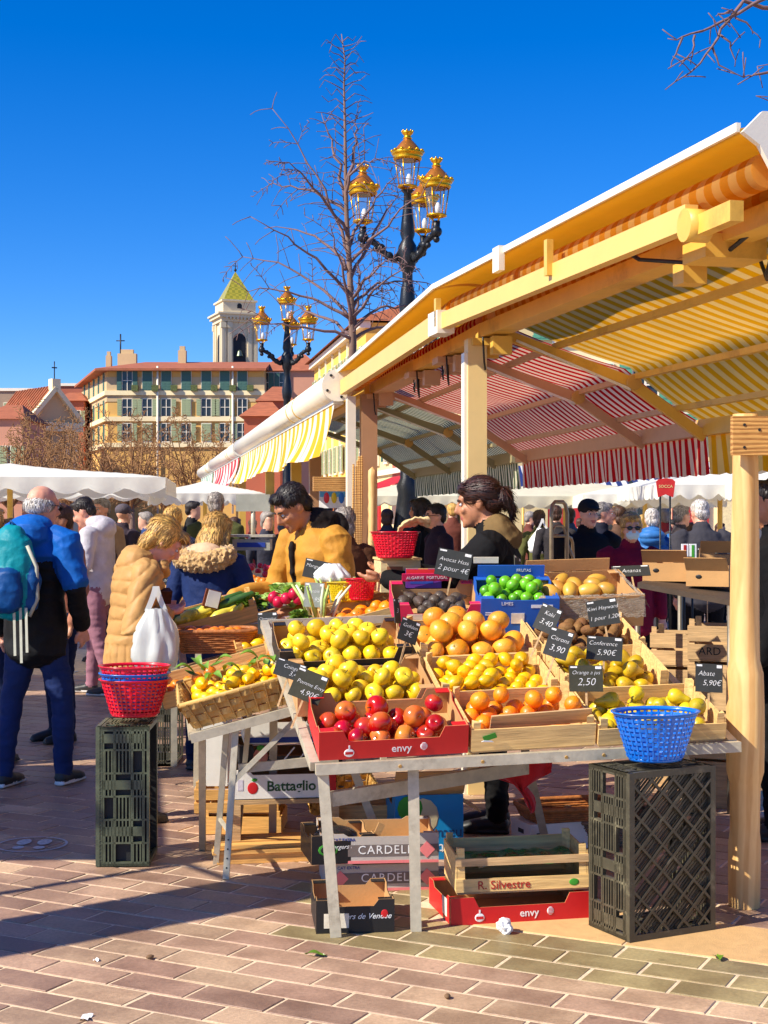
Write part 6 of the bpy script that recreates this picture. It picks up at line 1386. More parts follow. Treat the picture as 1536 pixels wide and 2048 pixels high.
    if lod != 'far':
        b.limb([hp(0, .088, .022), hp(0, .104, -.004), hp(0, .113, -.024), hp(0, .1, -.034)], [.009, .011, .015, .012], 'skin', n=8)
        for sg in (-1, 1):
            b.ell(hp(sg*.034, .072, -.022), (.022, .02, .02), 'skin', HR); b.ell(hp(sg*.074, -.008, -.004), (.009, .02, .031), 'skin', HR @ Matrix.Rotation(R(sg*14), 4, 'Z'))
        b.ell(hp(0, .088, -.058), (.022, .011, .006), 'lip', HR); b.ell(hp(0, .086, -.067), (.019, .011, .006), 'lip', HR); b.ell(hp(0, .082, -.098), (.018, .014, .014), 'skin', HR)
    if collar: b.limb([L(0, -.02, 1.40), L(0, -.02, 1.46), L(0, -.015, 1.50)], [.10, .088, .082], 'coat', .9)
    if extra: extra(b, L, hp, HR)
    mats = dict(skin=skinm, lip=pm('lip', S(176, 96, 88), .45), coat=top, sleeve=top, legs=legs, shoe=shoes or shoe_b, sole=sole or shoe_b)
    mats.update({tg: EX[tg] for tg in b.tags if tg in EX})
    body = b.finish('body', mats, o, FINE[lod], 3, disp or fold())
    # hair
    hb = Body()
    if hair == 'short':
        hb.ell(hp(0, -.022, .052), (.083, .096, .082), 'h', HR); hb.ell(hp(0, -.065, -.005), (.072, .05, .06), 'h', HR); hb.ell(hp(0, .045, .095), (.055, .042, .028), 'h', HR)
    elif hair == 'thin':
        hb.ell(hp(0, -.05, .0), (.083, .062, .05), 'h', HR); hb.ell(hp(.05, -.01, .01), (.032, .05, .035), 'h', HR); hb.ell(hp(-.05, -.01, .01), (.032, .05, .035), 'h', HR)
    elif hair == 'bob':
        hb.ell(hp(0, -.03, .055), (.090, .100, .086), 'h', HR); hb.ell(hp(0, -.07, -.03), (.080, .052, .07), 'h', HR); hb.ell(hp(0, .055, .088), (.062, .046, .034), 'h', HR); hb.ell(hp(.055, -.01, .03), (.034, .05, .05), 'h', HR); hb.ell(hp(-.055, -.01, .03), (.034, .05, .05), 'h', HR)
    elif hair == 'long':
        hb.ell(hp(0, -.02, .05), (.092, .106, .088), 'h', HR); hb.limb([hp(0, -.05, .02), hp(0, -.085, -.08), hp(0, -.1, -.17), hp(.02, -.105, -.26)], [.085, .09, .085, .04], 'h', .6); hb.ell(hp(0, .05, .09), (.06, .05, .035), 'h', HR)
        for sg in (-1, 1): hb.limb([hp(sg*.07, .0, .05), hp(sg*.085, -.01, -.05), hp(sg*.075, -.03, -.16)], [.03, .034, .02], 'h', .8)
    elif hair == 'bun':
        hb.ell(hp(0, -.02, .048), (.086, .102, .086), 'h', HR); hb.ell(hp(0, -.06, .0), (.074, .058, .062), 'h', HR); hb.ell(hp(0, -.125, .01), (.05, .05, .052), 'h', HR); hb.limb([hp(0, -.14, -.01), hp(.01, -.16, -.05), hp(0, -.15, -.09)], [.03, .024, .01], 'h'); hb.ell(hp(0, .06, .08), (.06, .03, .03), 'h', HR)
    elif hair == 'cap':
        hb.ell(hp(0, -.01, .06), (.09, .108, .078), 'h', HR); hb.limb([hp(0, .08, .055), hp(0, .15, .045)], [.06, .05], 'h', .2)
    def hd(tag, co, n): return .0035*noise.noise(co*16)+.002*noise.noise(co*50)
    if hair:
        ho = hb.finish('hair' if hair != 'cap' else 'cap', dict(h=hairmat), o, FINE[lod]*.9, 3, hd)
        if hair != 'cap' and lod != 'far':
            me = ho.data; nv = len(me.vertices); sm = MB(); rh = random.Random(int(px*7+Y)); ns = 2200 if lod == 'near' else 420; back = H3 @ Vector((0, -1, -.25)); dn = H3 @ Vector((0, -.12, -1)); fw = H3 @ Vector((0, 1, -.5)); Hi = HM.inverted()
            me.update(); wd_ = .0032 if lod == 'near' else .005
            for _ in range(ns):
                v = me.vertices[rh.randrange(nv)]; pt = v.co.copy(); n0 = v.normal.copy(); q = Hi @ pt; tk = max(0, min(1, (q.z-.06)/.08))
                base_d = (fw if q.y > .03 and hair != 'bun' else back) if tk > .3 else dn
                if hair == 'bun': base_d = back if q.y > -.1 else dn
                base_d = base_d+Vector((rh.gauss(0, .28), rh.gauss(0, .28), rh.gauss(0, .18))); d0 = base_d-n0*base_d.dot(n0)
                if d0.length < .2: continue
                d0.normalize(); ln = rh.uniform(.03, .075)*(1 if hair not in ('short', 'thin') else .55); sd0 = d0.cross(n0); vs_ = []
                lift = rh.uniform(.001, .005)
                for i_ in range(4):
                    u_2 = i_/3; c_ = pt+d0*ln*u_2+n0*(lift*math.sin(u_2*2.6)+.001-.010*u_2*u_2*(ln/.06)); w_2 = wd_*(1-.75*u_2); vs_ += [c_-sd0*w_2, c_+sd0*w_2]
                sm.add(vs_, [(0, 1, 3, 2), (2, 3, 5, 4), (4, 5, 7, 6)], rh.choice((0, 0, 1, 2)), True)
            sm.build('strands', [hairmat, HV[hairmat.name][0], HV[hairmat.name][1]], ho, kind='stuff')
    if lod != 'far' and brows:
        for sg in (-1, 1):
            e = MB().ell(hp(sg*.030, .0825, .006), (.0125, .008, .0085), 10, 8, M=HR); eo = e.build('eye', pm('eye_white', (.7, .68, .64), .25, bump=0), o)
            MB().ell(hp(sg*.030, .0885, .005), (.006, .004, .006), 8, 6, M=HR).build('iris', pm('iris', (.05, .03, .02), .2, bump=0), eo)
            MB().tube([hp(sg*.014, .095, .026), hp(sg*.032, .093, .031), hp(sg*.048, .082, .026)], [.004, .005, .003], 6).build('eyebrow', hairmat if hair != 'cap' else h_dark, o)
    if glasses:
        gm = MB()
        for sg in (-1, 1):
            gm.ell(hp(sg*.032, .1, .004), (.024, .004, .018), 14, 8, M=HR); gm.tube([hp(sg*.055, .095, .01), hp(sg*.078, .05, .01), hp(sg*.082, -.01, .008)], .003, 5)
        gm.tube([hp(-.01, .102, .008), hp(.01, .102, .008)], .003, 5); gm.build('glasses', glasses, o)
    o['_hm'] = 0; del o['_hm']
    return o, HM, L
EX = {}
def hood(b, L, tag='coat', r=.14, z=1.44, back=-.13, fl=.65): b.ell(L(0, back, z), (r, r*.62, r*fl), tag); b.ell(L(0, back*.5, z+.05), (r*.85, r*.75, r*.4), tag)
# -- 1 bald man, blue and black jacket
EX['blue'] = fab('royal_blue', S(16, 92, 176), .6)
def ex(b, L, hp, HR):
    hood(b, L, 'blue', .145, 1.45, -.12); b.torso([(L(0, -.02, 1.32), .222, .148), (L(0, -.025, 1.41), .192, .126), (L(0, -.02, 1.455), .12, .1)], 'blue')
    for sg in (-1, 1): b.limb([L(sg*.12, -.02, 1.425), L(sg*.2, -.02, 1.40), L(sg*.232, -.035, 1.28)], [.08, .096, .09], 'blue')
    b.limb([L(.21, -.03, 1.36), L(.285, -.045, 1.16)], [.092, .08], 'blue')
person('elderly balding man in blue and black jacket and jeans, seen from behind', 72, 8.85, 1.79, 18, sk_rose, h_white, fab('jacket_black', S(24, 24, 26), .6), jeans, 'thin', 'near', head=(25, 8), hem=.76, coat_r=1.12, extra=ex, sole=sole_w, stride=.09, legs_x=.14, arms={'r': ((.29, -.05, 1.13), (.25, .08, .92), (-.1, .5, -1), (-1, 0, 0), .5)}, disp=fold(.017, 6), glasses=pm('glass_frame', (.02, .02, .02), .3))
# his backpack
bpk = thing('backpack', 'teal and blue backpack hanging on the balding man', 'backpack', T(W(16, 1035, 8.5).x, 8.56, 1.02) @ RZ(-15))
tealm, navym = fab('teal', S(10, 134, 146), .5), fab('pack_blue', S(14, 70, 130), .5)
bb = Body(); bb.torso([((0, 0, .02), .13, .085), ((0, 0, .12), .155, .1), ((0, 0, .3), .15, .1), ((0, .01, .43), .12, .085), ((0, .02, .49), .07, .06)], 't'); bb.torso([((0, -.08, .05), .11, .06), ((0, -.09, .15), .12, .065), ((0, -.08, .25), .1, .05)], 'n'); bb.limb([(.13, -.01, .05), (.15, -.01, .2), (.13, 0, .3)], [.04, .045, .03], 'n')
bb.finish('pack', dict(t=tealm, n=navym), bpk, .009, 3, lambda tag, co, n: .01*noise.noise(co*12)+.004*noise.noise(co*30))
MB().tube([(-.02, .03, .49), (0, .0, .54), (.03, .03, .5)], .008, 6).build('grab_loop', navym, bpk)
strm = pm('grey_strap', S(176, 176, 160), .7)
for x, z1 in ((.10, -.26), (.135, -.2), (.06, -.22)): MB().beam((x, -.07, .05), (x+.015, -.085, z1), .016, .003, up=Vector((0, 1, 0))).build('strap', strm, bpk)
MB().tube([(.12, -.03, .4), (.175, -.02, .28), (.18, -.02, .1), (.14, -.04, .0)], .011, 6).build('shoulder_strap', strm, bpk)
# -- 2 others on the left
person('person with blond hair cut off by the left edge', -18, 9.6, 1.66, 10, sk_fair, h_blond, fab('wine', S(90, 30, 40)), jeansd, 'bob', 'mid')
person('man in brown sweater half hidden behind the balding man', 120, 10.6, 1.68, -130, sk_tan, h_brown, fab('brown_knit', S(168, 112, 88)), jeansd, 'short', 'mid')
def ex(b, L, hp, HR): hood(b, L, 'coat', .15, 1.44, -.1); b.limb([L(-.04, .1, 1.25), L(-.05, .11, 1.1)], [.02, .015], 'coat')
person('young man in grey hooded sweatshirt and mauve trousers looking down', 196, 13.4, 1.80, -78, sk_rose, h_dark, fab('grey_sweat', S(196, 190, 194)), fab('mauve', S(150, 104, 116)), 'short', 'mid', head=(-6, 24), lean=4, hem=.84, coat_r=1.08, extra=ex, sole=sole_w, stride=.12, arms={'r': ((.27, .0, 1.12), (.2, .2, 1.0), (-.3, 1, 0), (0, 0, -1), .4), 'l': ((-.27, 0, 1.12), (-.2, .2, 1.0), (.3, 1, 0), (0, 0, -1), .4)}, disp=fold(.012, 6))
# -- 3 woman in the beige quilted coat
def ex(b, L, hp, HR):
    b.limb([L(0, -.05, 1.40), L(0, -.045, 1.45), L(0, -.04, 1.49)], [.115, .108, .1], 'coat', .85)
    b.limb([L(-.05, .1, 1.45), L(.0, .12, 1.41), L(.06, .1, 1.45)], [.035, .04, .035], 'coat')
person('woman with short blond hair in beige quilted coat looking into her purse', 262, 7.8, 1.63, 66, sk_rose, h_blond, fab('beige_quilt', S(190, 144, 86), .5, .2, sheen=.2), jeansd, 'bob', 'near', head=(8, 30), lean=8, hem=.74, coat_r=1.16, extra=ex, disp=quilt(.012, .075, 1.0, 1.5, fold(.012, 8)),
       arms={'r': ((.33, -.08, 1.09), (.19, .15, 1.17), (-.4, 1, .15), (-.5, 0, .9), .9), 'l': ((-.3, .0, 1.1), (-.04, .18, 1.17), (.3, 1, .1), (.4, 0, .9), .9)})
ps = W(322, 1192, 7.72); MB().box((0, 0, 0), (.10, .05, .07), M=(RZ(30) @ RX(20)).to_3x3()).build('purse', fab('purse', S(60, 30, 26), .5), None, M=T(ps), label='small dark open purse in the beige coat woman\'s hands', cat='purse')
wl = thing('wallet', 'brown folded wallet held over the vegetable crates', 'wallet', T(W(424, 1198, 8.2)) @ RZ(20)); MB().box((0, 0, 0), (.09, .02, .1), M=RY(15).to_3x3()).build('cover', fab('wallet_brown', S(120, 62, 34), .5), wl); MB().box((.004, -.013, .0), (.07, .004, .09), M=RY(15).to_3x3()).build('card', inkw, wl)
o = bag('white plastic bag with shopping hanging from the beige coat woman\'s arm', W(312, 1338, 7.45), .115, .30, cloth('carrier_bag', (.74, .76, .72), .3, .35), seed=1)
# -- 4 blonde with fur hood
EX['fur'] = pm('fur', S(198, 158, 100), .9, var=.4, vs=40, bump=1., bs=70, sheen=.4); EX['lining'] = fab('hood_lining', S(214, 176, 140))
def ex(b, L, hp, HR):
    pts = []
    for i in range(13):
        a = math.pi*(.02+.96*i/12); pts.append(L(.19*math.cos(a), -.08-.10*math.sin(a), 1.47-.09*math.sin(a)))
    b.limb(pts, [.045]+[.066]*11+[.045], 'fur'); b.ell(L(0, -.11, 1.45), (.14, .08, .07), 'lining')
person('woman with long blond hair in navy coat with fur trimmed hood, seen from behind', 415, 9.4, 1.63, 20, sk_fair, h_blond, fab('navy_coat', S(28, 46, 92), .7), jeansd, 'long', 'near', head=(10, 12), lean=6, hem=.8, coat_r=1.1, extra=ex, arms={'r': ((.30, .08, 1.14), (.33, .34, 1.02), (.1, 1, -.2), (0, 0, -1), .5), 'l': ((-.27, -.02, 1.1), (-.2, .16, .98), (.2, 1, .1), (0, 0, -1), .5)},
       disp=lambda tag, co, n: (.022*noise.noise(co*38)+.014*noise.noise(co*80)) if tag == 'fur' else fold(.008, 7)(tag, co, n))
# -- 5 olive jacket man and others behind
person('grey haired man in olive green jacket with his back turned', 432, 15.0, 1.84, 8, sk_tan, h_grey, fab('olive', S(76, 80, 44)), blackf, 'short', 'mid', coat_r=1.12, hem=.8)
person('blond woman in dark blue quilted jacket behind the fur hood woman', 346, 13.6, 1.68, 12, sk_fair, h_blond, fab('dark_quilt', S(36, 44, 62), .45, .15), jeansd, 'bob', 'mid', disp=quilt(.014, .07), coat_r=1.1)
person('person in grey cap far behind the hooded man', 246, 17.5, 1.74, 30, sk_fair, pm('cap_grey', S(84, 76, 84), .9), fab('dark_plum', S(58, 48, 58)), blackf, 'cap', 'mid')
person('fair haired man far behind the hooded young man', 204, 16.5, 1.80, -150, sk_rose, h_grey, fab('tan_far', S(150, 120, 92)), jeansd, 'short', 'mid')
# -- 6 man in tan jacket
EX['scarf'] = fab('dark_scarf', S(34, 28, 26))
def ex(b, L, hp, HR): b.limb([L(0, -.05, 1.41), L(0, -.04, 1.47), L(0, -.03, 1.51)], [.12, .11, .1], 'scarf', .85); hood(b, L, 'scarf', .12, 1.45, -.14); b.limb([L(.01, .128, 1.40), L(.01, .142, 1.24), L(.01, .138, 1.08), L(.01, .15, .92)], [.011]*4, 'scarf'); b.limb([L(.07, .128, 1.12), L(.14, .10, 1.05)], [.014, .014], 'sleeve'); b.limb([L(-.07, .128, 1.12), L(-.14, .10, 1.05)], [.014, .014], 'sleeve')
person('dark haired man in tan jacket reaching over the vegetables', 640, 8.6, 1.83, -128, sk_tan, h_dark, fab('tan_jacket', S(196, 138, 52), .65, .5), blackf, 'short', 'near', head=(10, 28), lean=7, hem=.78, coat_r=1.12, extra=ex, disp=fold(.022, 5.5),
       arms={'r': ((.30, .10, 1.10), (.26, .40, 1.08), (.0, 1, -.2), (0, -.2, -1), .8), 'l': ((-.28, .04, 1.10), (-.18, .28, 1.02), (.2, 1, -.1), (0, 0, -1), .6)})
person('grey haired person in brown coat behind the man in the tan jacket', 688, 11.5, 1.66, -20, sk_fair, h_grey, fab('brown_coat', S(92, 58, 38)), blackf, 'bob', 'mid')
# -- 7 the seller
EX['tanhood'] = fab('khaki_hood', S(120, 96, 60))
def ex(b, L, hp, HR): b.limb([L(0, -.08, 1.40), L(0, -.05, 1.46), L(0, -.03, 1.50)], [.125, .112, .098], 'tanhood', .85)
person('woman seller with tied back dark hair in black jacket holding out a basket', 988, 7.6, 1.80, -84, sk_tan, hairm('auburn', S(58, 28, 20)), blackf, blackf, 'bun', 'near', head=(0, 6), lean=4, hem=.74, coat_r=1.2, extra=ex, disp=fold(.012, 7),
       arms={'r': ((.24, .26, 1.22), (.12, .50, 1.27), (-.1, 1, .12), (-.2, 0, .9), .5), 'l': ((-.24, .24, 1.2), (-.12, .52, 1.24), (.1, 1, .0), (.2, 0, .9), .5)})
ob('cloth_gloves', MB().grid(lambda u, v: Vector(((u-.5)*.17, (v-.5)*.07, .03*math.sin(u*3)+.02*noise.noise(Vector((u*6, v*6, 1))))), 14, 8).mesh('cloth_gloves', fab('pale_glove', S(226, 196, 140))), None, T(W(828, 1052, 7.42)) @ RZ(10) @ RX(-30) @ RY(-12), 'pale yellow cloth in the seller\'s hands above the basket', 'cloth').modifiers.new('s', 'SOLIDIFY').thickness = .01
# -- 8 behind, between the posts
person('dark dressed person with dark hair beside the lamp base', 842, 15.0, 1.78, -60, sk_tan, h_dark, blackf, blackf, 'long', 'mid')
person('man with sunglasses and dark hair in plum jacket beside the lamp base', 873, 14.4, 1.72, -110, sk_fair, h_dark, fab('plum', S(44, 34, 48)), blackf, 'short', 'mid', glasses=pm('sun_lens', (.01, .01, .012), .15))
# -- 9 crowd at the right
person('woman in olive green hooded coat carrying white bags', 1078, 20.0, 1.68, 0, sk_fair, h_brown, fab('moss', S(92, 92, 50)), blackf, 'bob', 'mid', hem=.75)
bag('white carrier bag held by the woman in the olive coat', W(1085, 1108, 19.7), .16, .34, bgm, seed=5)
person('person in dark coat and blue jeans behind the hand truck', 1112, 19.0, 1.74, 10, sk_fair, h_brown, fab('char', S(52, 48, 50)), fab('bluejeans', S(70, 100, 150)), 'short', 'mid')
person('man in flat cap and black coat looking right', 1176, 12.8, 1.74, 160, sk_fair, fab('cap_black', S(36, 34, 36)), fab('coat_black2', S(20, 20, 22)), blackf, 'cap', 'mid', coat_r=1.3, hem=.7, brows=True)
person('grey haired man in dark jacket behind the capped man', 1206, 16.0, 1.75, 100, sk_rose, h_grey, fab('navy2', S(34, 34, 46)), blackf, 'short', 'mid')
EX['mask'] = pm('face_mask', S(196, 226, 228), .8, var=.04)
def ex(b, L, hp, HR): b.ell(hp(0, .062, -.052), (.058, .052, .046), 'mask', HR)
person('blond woman with white face mask and sunglasses in burgundy coat', 1262, 11.6, 1.62, 178, sk_fair, h_blond, fab('burgundy', S(118, 20, 48)), blackf, 'bob', 'mid', extra=ex, coat_r=1.15, hem=.75, glasses=MATS['sun_lens'], arms={'r': ((.26, .02, 1.12), (.12, .2, 1.08), (-1, .4, 0), (0, -1, 0), .4)})
person('person in bright blue quilted jacket with hood up at the neck', 1304, 15.5, 1.68, 10, sk_fair, h_white, fab('sky_quilt', S(54, 112, 176), .5, .15), blackf, 'short', 'mid', disp=quilt(.018, .075), coat_r=1.15, extra=lambda b, L, hp, HR: hood(b, L))
person('white haired man in dark grey jacket leaning over a stall', 1410, 13.6, 1.76, -10, sk_rose, h_white, fab('slate_jacket', S(62, 60, 66)), blackf, 'short', 'mid', lean=10, coat_r=1.2, hem=.8)
person('grey haired man in grey jacket near the right edge', 1508, 14.0, 1.74, -40, sk_rose, h_grey, fab('grey2', S(112, 112, 118)), blackf, 'short', 'mid')
person('dark haired person in brown coat between the masked woman and the capped man', 1236, 18.0, 1.72, -30, sk_tan, h_brown, fab('brown3', S(96, 70, 56)), jeansd, 'bob', 'mid')
person('person in pale pink jacket far back near the red shop front', 1262, 22.0, 1.80, 40, sk_fair, h_white, fab('palepink', S(220, 170, 170)), jeansd, 'bob', 'mid')
person('person in dark striped top by the sign on a pole', 1362, 16.5, 1.72, 60, sk_fair, h_grey, fab('greyblack', S(70, 62, 64)), blackf, 'short', 'mid')
person('seller in black coat standing behind the wooden post at the right edge', 1548, 7.4, 1.78, -70, sk_tan, h_dark, fab('black_edge', S(16, 16, 18)), fab('black_trouser', S(20, 20, 22)), 'short', 'mid', coat_r=1.2, hem=.72)
rp = random.Random(3); ft = [fab('far%d' % i, c) for i, c in enumerate((S(60, 60, 72), S(110, 60, 50), S(40, 70, 120), S(150, 130, 100), S(40, 40, 40), S(96, 100, 70), S(170, 60, 60)))]
desc = ('slate', 'rust', 'blue', 'sand coloured', 'black', 'moss green', 'coral'); hh_ = (h_brown, h_dark, h_grey, h_blond); hn = ('brown', 'dark', 'grey', 'blond'); used_l = set()
spots = [(22, 15, 'near the left edge'), (55, 19, 'under the white parasol'), (292, 19, 'under the white parasol'), (318, 22, 'under the white parasol'), (385, 20, 'left of the olive jacketed man'), (470, 19, 'right of the olive jacketed man'), (505, 23, 'between the stall posts'), (535, 18, 'between the stall posts'), (1060, 24, 'left of the hand truck'), (1140, 22, 'behind the hand truck'), (1160, 26, 'behind the capped man'), (1222, 25, 'behind the capped man'), (1285, 24, 'behind the blue jacket'), (1330, 21, 'left of the sign pole'), (1345, 27, 'left of the sign pole'), (1385, 20, 'right of the sign pole'), (1440, 22, 'behind the wooden post'), (1480, 19, 'right of the wooden post'), (1525, 22, 'at the right edge'), (650, 21, 'behind the man in the tan jacket'), (745, 24, 'behind the brown post'), (775, 20, 'behind the brown post'), (905, 22, 'left of the seller')]
for i, (px, Y, where) in enumerate(spots):
    a, h2 = i % 7, (i*3+i//4) % 4
    person('far shopper in %s jacket with %s hair %s' % (desc[a], hn[h2], where), px, Y, rp.uniform(1.5, 1.84), rp.choice((0, 20, -30, 90, -90, 180, 150)), sk_fair if i % 3 else sk_tan, hh_[h2], ft[a], jeansd if i % 2 else blackf, ('short', 'bob')[i % 2], 'far', group='shoppers far back in the market')
# ================================================================== BACKGROUND STALLS
canv = cloth('white_canvas', S(250, 246, 232), .3)
def tent(label, c, w, d, ze, zp, rot=0, mat=None, waves=9, drop=.16, cat='parasol'):
    o = thing('market_parasol', label, cat, T(c[0], c[1], 0) @ RZ(rot), 'pale parasols of the far stalls'); mat = mat or canv
    def top(u, v):
        x, y = (u-.5)*2, (v-.5)*2; k = max(abs(x), abs(y)); z = ze+(zp-ze)*(1-k)**.85; return Vector((x*w/2, y*d/2, z-.03*math.sin(math.pi*max(0, min(1, k)))*(1-min(abs(x), abs(y)))))
    MB().grid(top, 20, 20).build('canopy', mat, o)
    for k in range(4):
        L = w if k % 2 == 0 else d
        def vf(u, v):
            sc = .6+.4*abs(math.sin(u*math.pi*waves)); out = .012*math.sin(u*math.pi*waves*2)*v; a = (u-.5)*L; e = (d if k % 2 == 0 else w)/2+out+.003
            return Vector(((a, -e), (e, a), (-a, e), (-e, -a))[k]+(ze-drop*v*sc,))
        MB().grid(vf, 60, 3).build('valance', mat, o)
    MB().tube([(0, 0, 0), (0, 0, zp-.02)], .03, 8).build('pole', alu, o)
    for sx, sy in ((-1, -1), (1, -1), (-1, 1), (1, 1)): MB().tube([(0, 0, zp-.08), (sx*w*.48, sy*d*.48, ze-.01)], .012, 5).build('rib', alu, o)
    return o
tent('big white parasol with scalloped edge above the shoppers at the left', (W(20, 1035, 15.5).x, 15.5), 3.3, 3.0, 1.96, 2.14, 6)
tent('second white parasol behind the left one', (W(90, 1035, 21).x, 21), 3.4, 3.0, 1.98, 2.25, -4)
tent('small white parasol with scalloped edge left of the olive jacketed man', (W(410, 1035, 22).x, 22), 1.6, 1.8, 1.92, 2.12, 10)
tent('cream parasol right of the seller, nearest to her', (W(1130, 1035, 21).x, 21), 2.6, 2.4, 1.86, 2.14, 5, cloth('cream_canvas', S(240, 232, 200), .3))
tent('white parasol behind the sign on a pole', (W(1290, 1035, 19).x, 19), 1.7, 2.0, 1.86, 2.06, -3)
tent('white parasol right of the sign on a pole', (W(1440, 1035, 17).x, 17), 1.9, 2.0, 1.93, 2.16, 4)
tent('white parasol at the far right edge', (W(1590, 1035, 16).x, 16), 1.5, 2.0, 1.92, 2.15, 0)
tent('long cream parasol in the middle distance left of the seller', (W(850, 1035, 27).x, 27), 2.6, 2.4, 1.95, 2.3, 0, MATS['cream_canvas'])
bst = stripes('blue_stripe', S(40, 62, 128), S(244, 244, 240), .2, 0, transl=.3)
for px0, px1, Y, lab in ((1030, 1240, 29, 'blue and white striped awning behind the cream parasol'), (1245, 1470, 27, 'blue and white striped awning behind the sign on a pole')):
    a, b_ = W(px0, 1035, Y).x, W(px1, 1035, Y).x; o = thing('striped_awning', lab, 'awning', T(a, Y, 0)); L = b_-a
    MB().grid(lambda u, v: Vector((L*u, 1.2*v-1.2, 2.16+.42*v)), 20, 6).build('fabric', bst, o); MB().grid(lambda u, v: Vector((L*u, -1.2-.02*math.sin(u*40), 2.16-.16*v)), 40, 2).build('valance', bst, o)
    for x in (.05, L-.05): MB().tube([(x, -1.15, 0), (x, -1.15, 2.15)], .025, 8).build('post', alu, o)
# sign on a pole
p = W(1331, 1035, 15.2); o = thing('pole_sign', 'red shield sign reading SOCCA on a thin pole', 'sign', T(p.x, p.y, 0))
hw_, zc = .085, 1.58+(1035-975)/3000*15.2
sh_ = [(-hw_*1.15, .06), (-hw_*.8, .085), (0, .095), (hw_*.8, .085), (hw_*1.15, .06), (hw_, -.04), (hw_*.9, -.10), (0, -.07), (-hw_*.9, -.10), (-hw_, -.04)]
MB().prism(sh_, 0, .012, M=T(0, 0, zc) @ FRONT).build('shield', pm('sign_red', S(206, 44, 40), .5), o); text('SOCCA', .042, T(0, -.014, zc+.01) @ FRONT, pm('sign_yellow', S(250, 226, 150), .6), o)
for x in (-.05, .05): MB().tube([(x, .02, 0), (x, .02, zc-.05)], .01, 6).build('pole', iron, o)
# hand truck
p = W(1118, 1035, 10.6); o = thing('hand_truck', 'tall bare metal hand truck parked behind the display', 'hand truck', T(p.x, p.y, 0) @ RZ(35)); tub = pm('worn_tube', S(150, 132, 104), .4, metal=.5, var=.25, vs=12, bump=.1)
def loop(w, z0, z1, y0, y1, r): return MB().tube([(-w, y0, z0), (-w, y1-.002, z1-.08), (-w*.8, y1, z1-.02), (-w*.5, y1, z1), (w*.5, y1, z1), (w*.8, y1, z1-.02), (w, y1-.002, z1-.08), (w, y0, z0)], r, 8)
loop(.075, .15, 1.69, 0, 0, .014).build('frame', tub, o); loop(.065, .15, 1.52, .0, .0, .009).build('inner_frame', tub, o); MB().tube([(-.075, 0, 1.45), (.075, 0, 1.45)], .012, 8).build('crossbar', tub, o)
MB().tube([(.075, 0, 1.45), (.16, .05, 1.43), (.2, .08, 1.4), (.34, .2, .9), (.38, .25, .2)], .012, 8).build('support', tub, o); MB().tube([(.075, 0, 1.40), (.13, .0, 1.3), (.26, .1, .9), (.3, .1, .2)], .011, 8).build('support', tub, o)
MB().bb(-.16, .16, -.22, -.0, .02, .035).build('toe_plate', tub, o)
for x in (-.16, .16):
    wo_ = MB().tube([(x-.03, .06, .12), (x+.03, .06, .12)], .12, 20).build('wheel', pm('tyre', (.02, .02, .02), .7), o); MB().tube([(x-.034, .06, .12), (x+.034, .06, .12)], .05, 12).build('hub', tub, wo_)
# small things round the seller
p = W(505, 1100, 9.7); o = thing('weighing_scale', 'grey weighing scale with blue display by the stall post', 'scale', T(p)); MB().bb(-.12, .12, -.1, .1, 0, .07).build('body', pm('scale_grey', S(170, 168, 150), .4), o); MB().bb(-.14, .14, -.12, .12, .085, .1).build('tray', steel, o); MB().tube([(0, .05, .06), (0, .05, .3)], .015, 8).build('stem', steel, o); MB().bb(-.11, .11, .03, .08, .25, .36).build('display_head', MATS['scale_grey'], o); MB().bb(-.09, .09, -.1045, -.1005, .02, .05).build('blue_strip', inkb, o)
o = thing('stall_table', 'plain wooden stall table behind the side display', 'table', T(W(560, 1035, 9.9).x, 9.9, 0) @ RZ(ROWA)); MB().bb(-.75, .7, -.3, .3, .86, .9).build('top', pinew3, o)
for sx in (-.7, .65):
    for sy in (-.25, .25): MB().bb(sx-.02, sx+.02, sy-.02, sy+.02, 0, .86).build('leg', steel, o)
p = W(745, 1035, 11.8); o = thing('timber_pole', 'pale peeled wooden pole between the brown post and the cream post', 'pole', T(p.x, p.y, 0)); MB().lathe([(.035+.003*math.sin(z*9), z*.05) for z in range(40)]+[(.001, 1.98)], 10, wob=wob).build('log', wpost, o)
p = W(668, 990, 16); o = thing('poster', 'small blue and yellow poster hung at a far stall', 'poster', T(p)); MB().bb(-.16, .16, 0, .01, -.14, .12).build('sheet', inkw, o); MB().bb(-.15, .15, -.004, -.001, -.02, .11).build('blue_field', pm('poster_blue', S(90, 170, 220), .6), o)
for x, c_ in ((-.08, plr), (.0, ply), (.08, plb)): MB().ell((x, -.004, -.03), (.03, .004, .06), 10, 6).build('figure_print', c_, o)
# wooden shelf beam and bamboo bundle beside the brown post
MB().bb(-.45, -.07, 4.02, 4.08, 1.80, 1.92).build('cross_plank', plank, None, M=ROW, label='wooden plank running left from the brown post', cat='plank')
o = thing('cane_bundle', 'bundle of tan canes leaning on the brown post', 'canes', ROW @ T(-.12, 3.78, 0))
for i in range(6): MB().tube([(-.03+.015*i, 0, .0), (-.035+.014*i, .02, 1.0), (-.03+.015*i+rnd.gauss(0, .006), 0, 2.05+rnd.uniform(-.05, .05))], .009, 6).build('cane', plank, o)
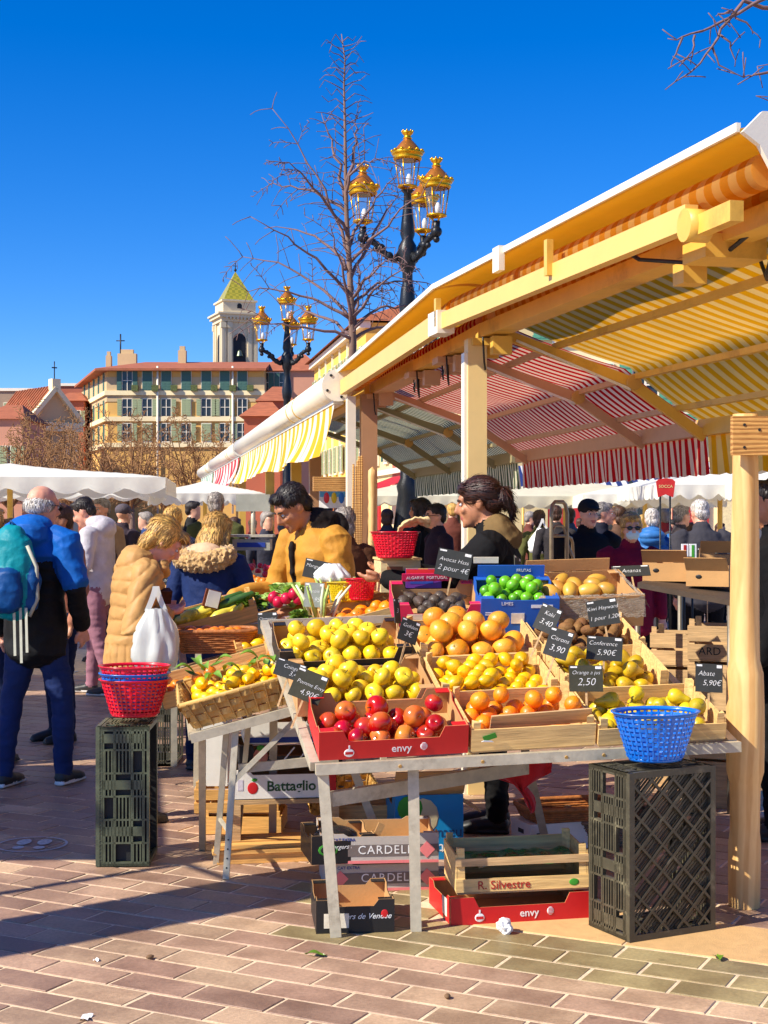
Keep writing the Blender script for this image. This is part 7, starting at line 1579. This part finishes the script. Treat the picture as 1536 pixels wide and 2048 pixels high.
# far produce tables on the aisle side and stall goods under the red awning
def mini_table(label, M, w, d, z, cols):
    o = thing('produce_table', label, 'stall table', M, 'produce tables of the far stalls'); MB().bb(0, w, 0, d, z-.03, z).build('top', pinew3, o)
    for x in (.04, w-.04):
        for y in (.04, d-.04): MB().bb(x-.02, x+.02, y-.02, y+.02, 0, z-.03).build('leg', steel, o)
    n = len(cols)
    for i, c_ in enumerate(cols):
        x0, x1 = w*i/n+.01, w*(i+1)/n-.01; MB().bb(x0, x1, .02, d-.02, z+.001, z+.07).build('tray', pinew if i % 2 else pinew2, o)
        hp_ = MB()
        for _ in range(26): hp_.ell((rnd.uniform(x0+.04, x1-.04), rnd.uniform(.05, d-.05), z+.085+rnd.uniform(0, .03)), (.035, .035, .033), 7, 5)
        hp_.build('produce', c_, o, kind='stuff')
mini_table('far produce table left of the blond women', ROW @ T(-1.7, 3.2, 0), .9, 2.2, .95, [vgreen, f_org])
mini_table('far produce table under the yellow valance', ROW @ T(-1.3, 6.2, 0), 1.0, 3.0, .92, [f_lem, rad])
mini_table('far produce table right of the brown post', ROW @ T(.3, 4.6, 0), 1.2, 1.2, .95, [f_org, vgreen])
mini_table('far produce table at the right behind the burgundy coat', T(W(1300, 1035, 14).x, 14, 0), 1.2, .8, .95, [f_org, rad, vgreen])
sign('small slate board on the far produce table at the left', 325, 1128, 10.6, .16, .11, [('Noix', 0, .15, .04), ('3,50', 0, -.2, .04)], 0, 3, 0, pick=.3)
sign('slate board reading a variety name below the far table', 322, 1160, 10.4, .16, .07, [('Pink Lady', 0, 0, .035)], 0, 0, 0, pick=1.0)
sign('olive slate board hanging at the right behind the cartons', 1415, 1115, 12.2, .17, .16, [('Pommes', 0, .2, .04), ('2,80', 0, -.15, .05)], 0, 0, 0, mat=MATS['slate_olive'], pick=1.15)
for px, c_, lab in ((1370, inkr, 'red and white striped panel of a far stall'), (1386, inkg, 'green and white striped panel of a far stall')):
    p = W(px, 1115, 13.2); o = thing('striped_banner', lab, 'banner', T(p)); MB().bb(-.03, .03, 0, .02, -.12, .12).build('board', inkw, o); MB().bb(-.012, .012, -.004, -.001, -.11, .11).build('band', c_, o); MB().tube([(0, .03, -p.z), (0, .03, .1)], .01, 6).build('pole', iron, o)
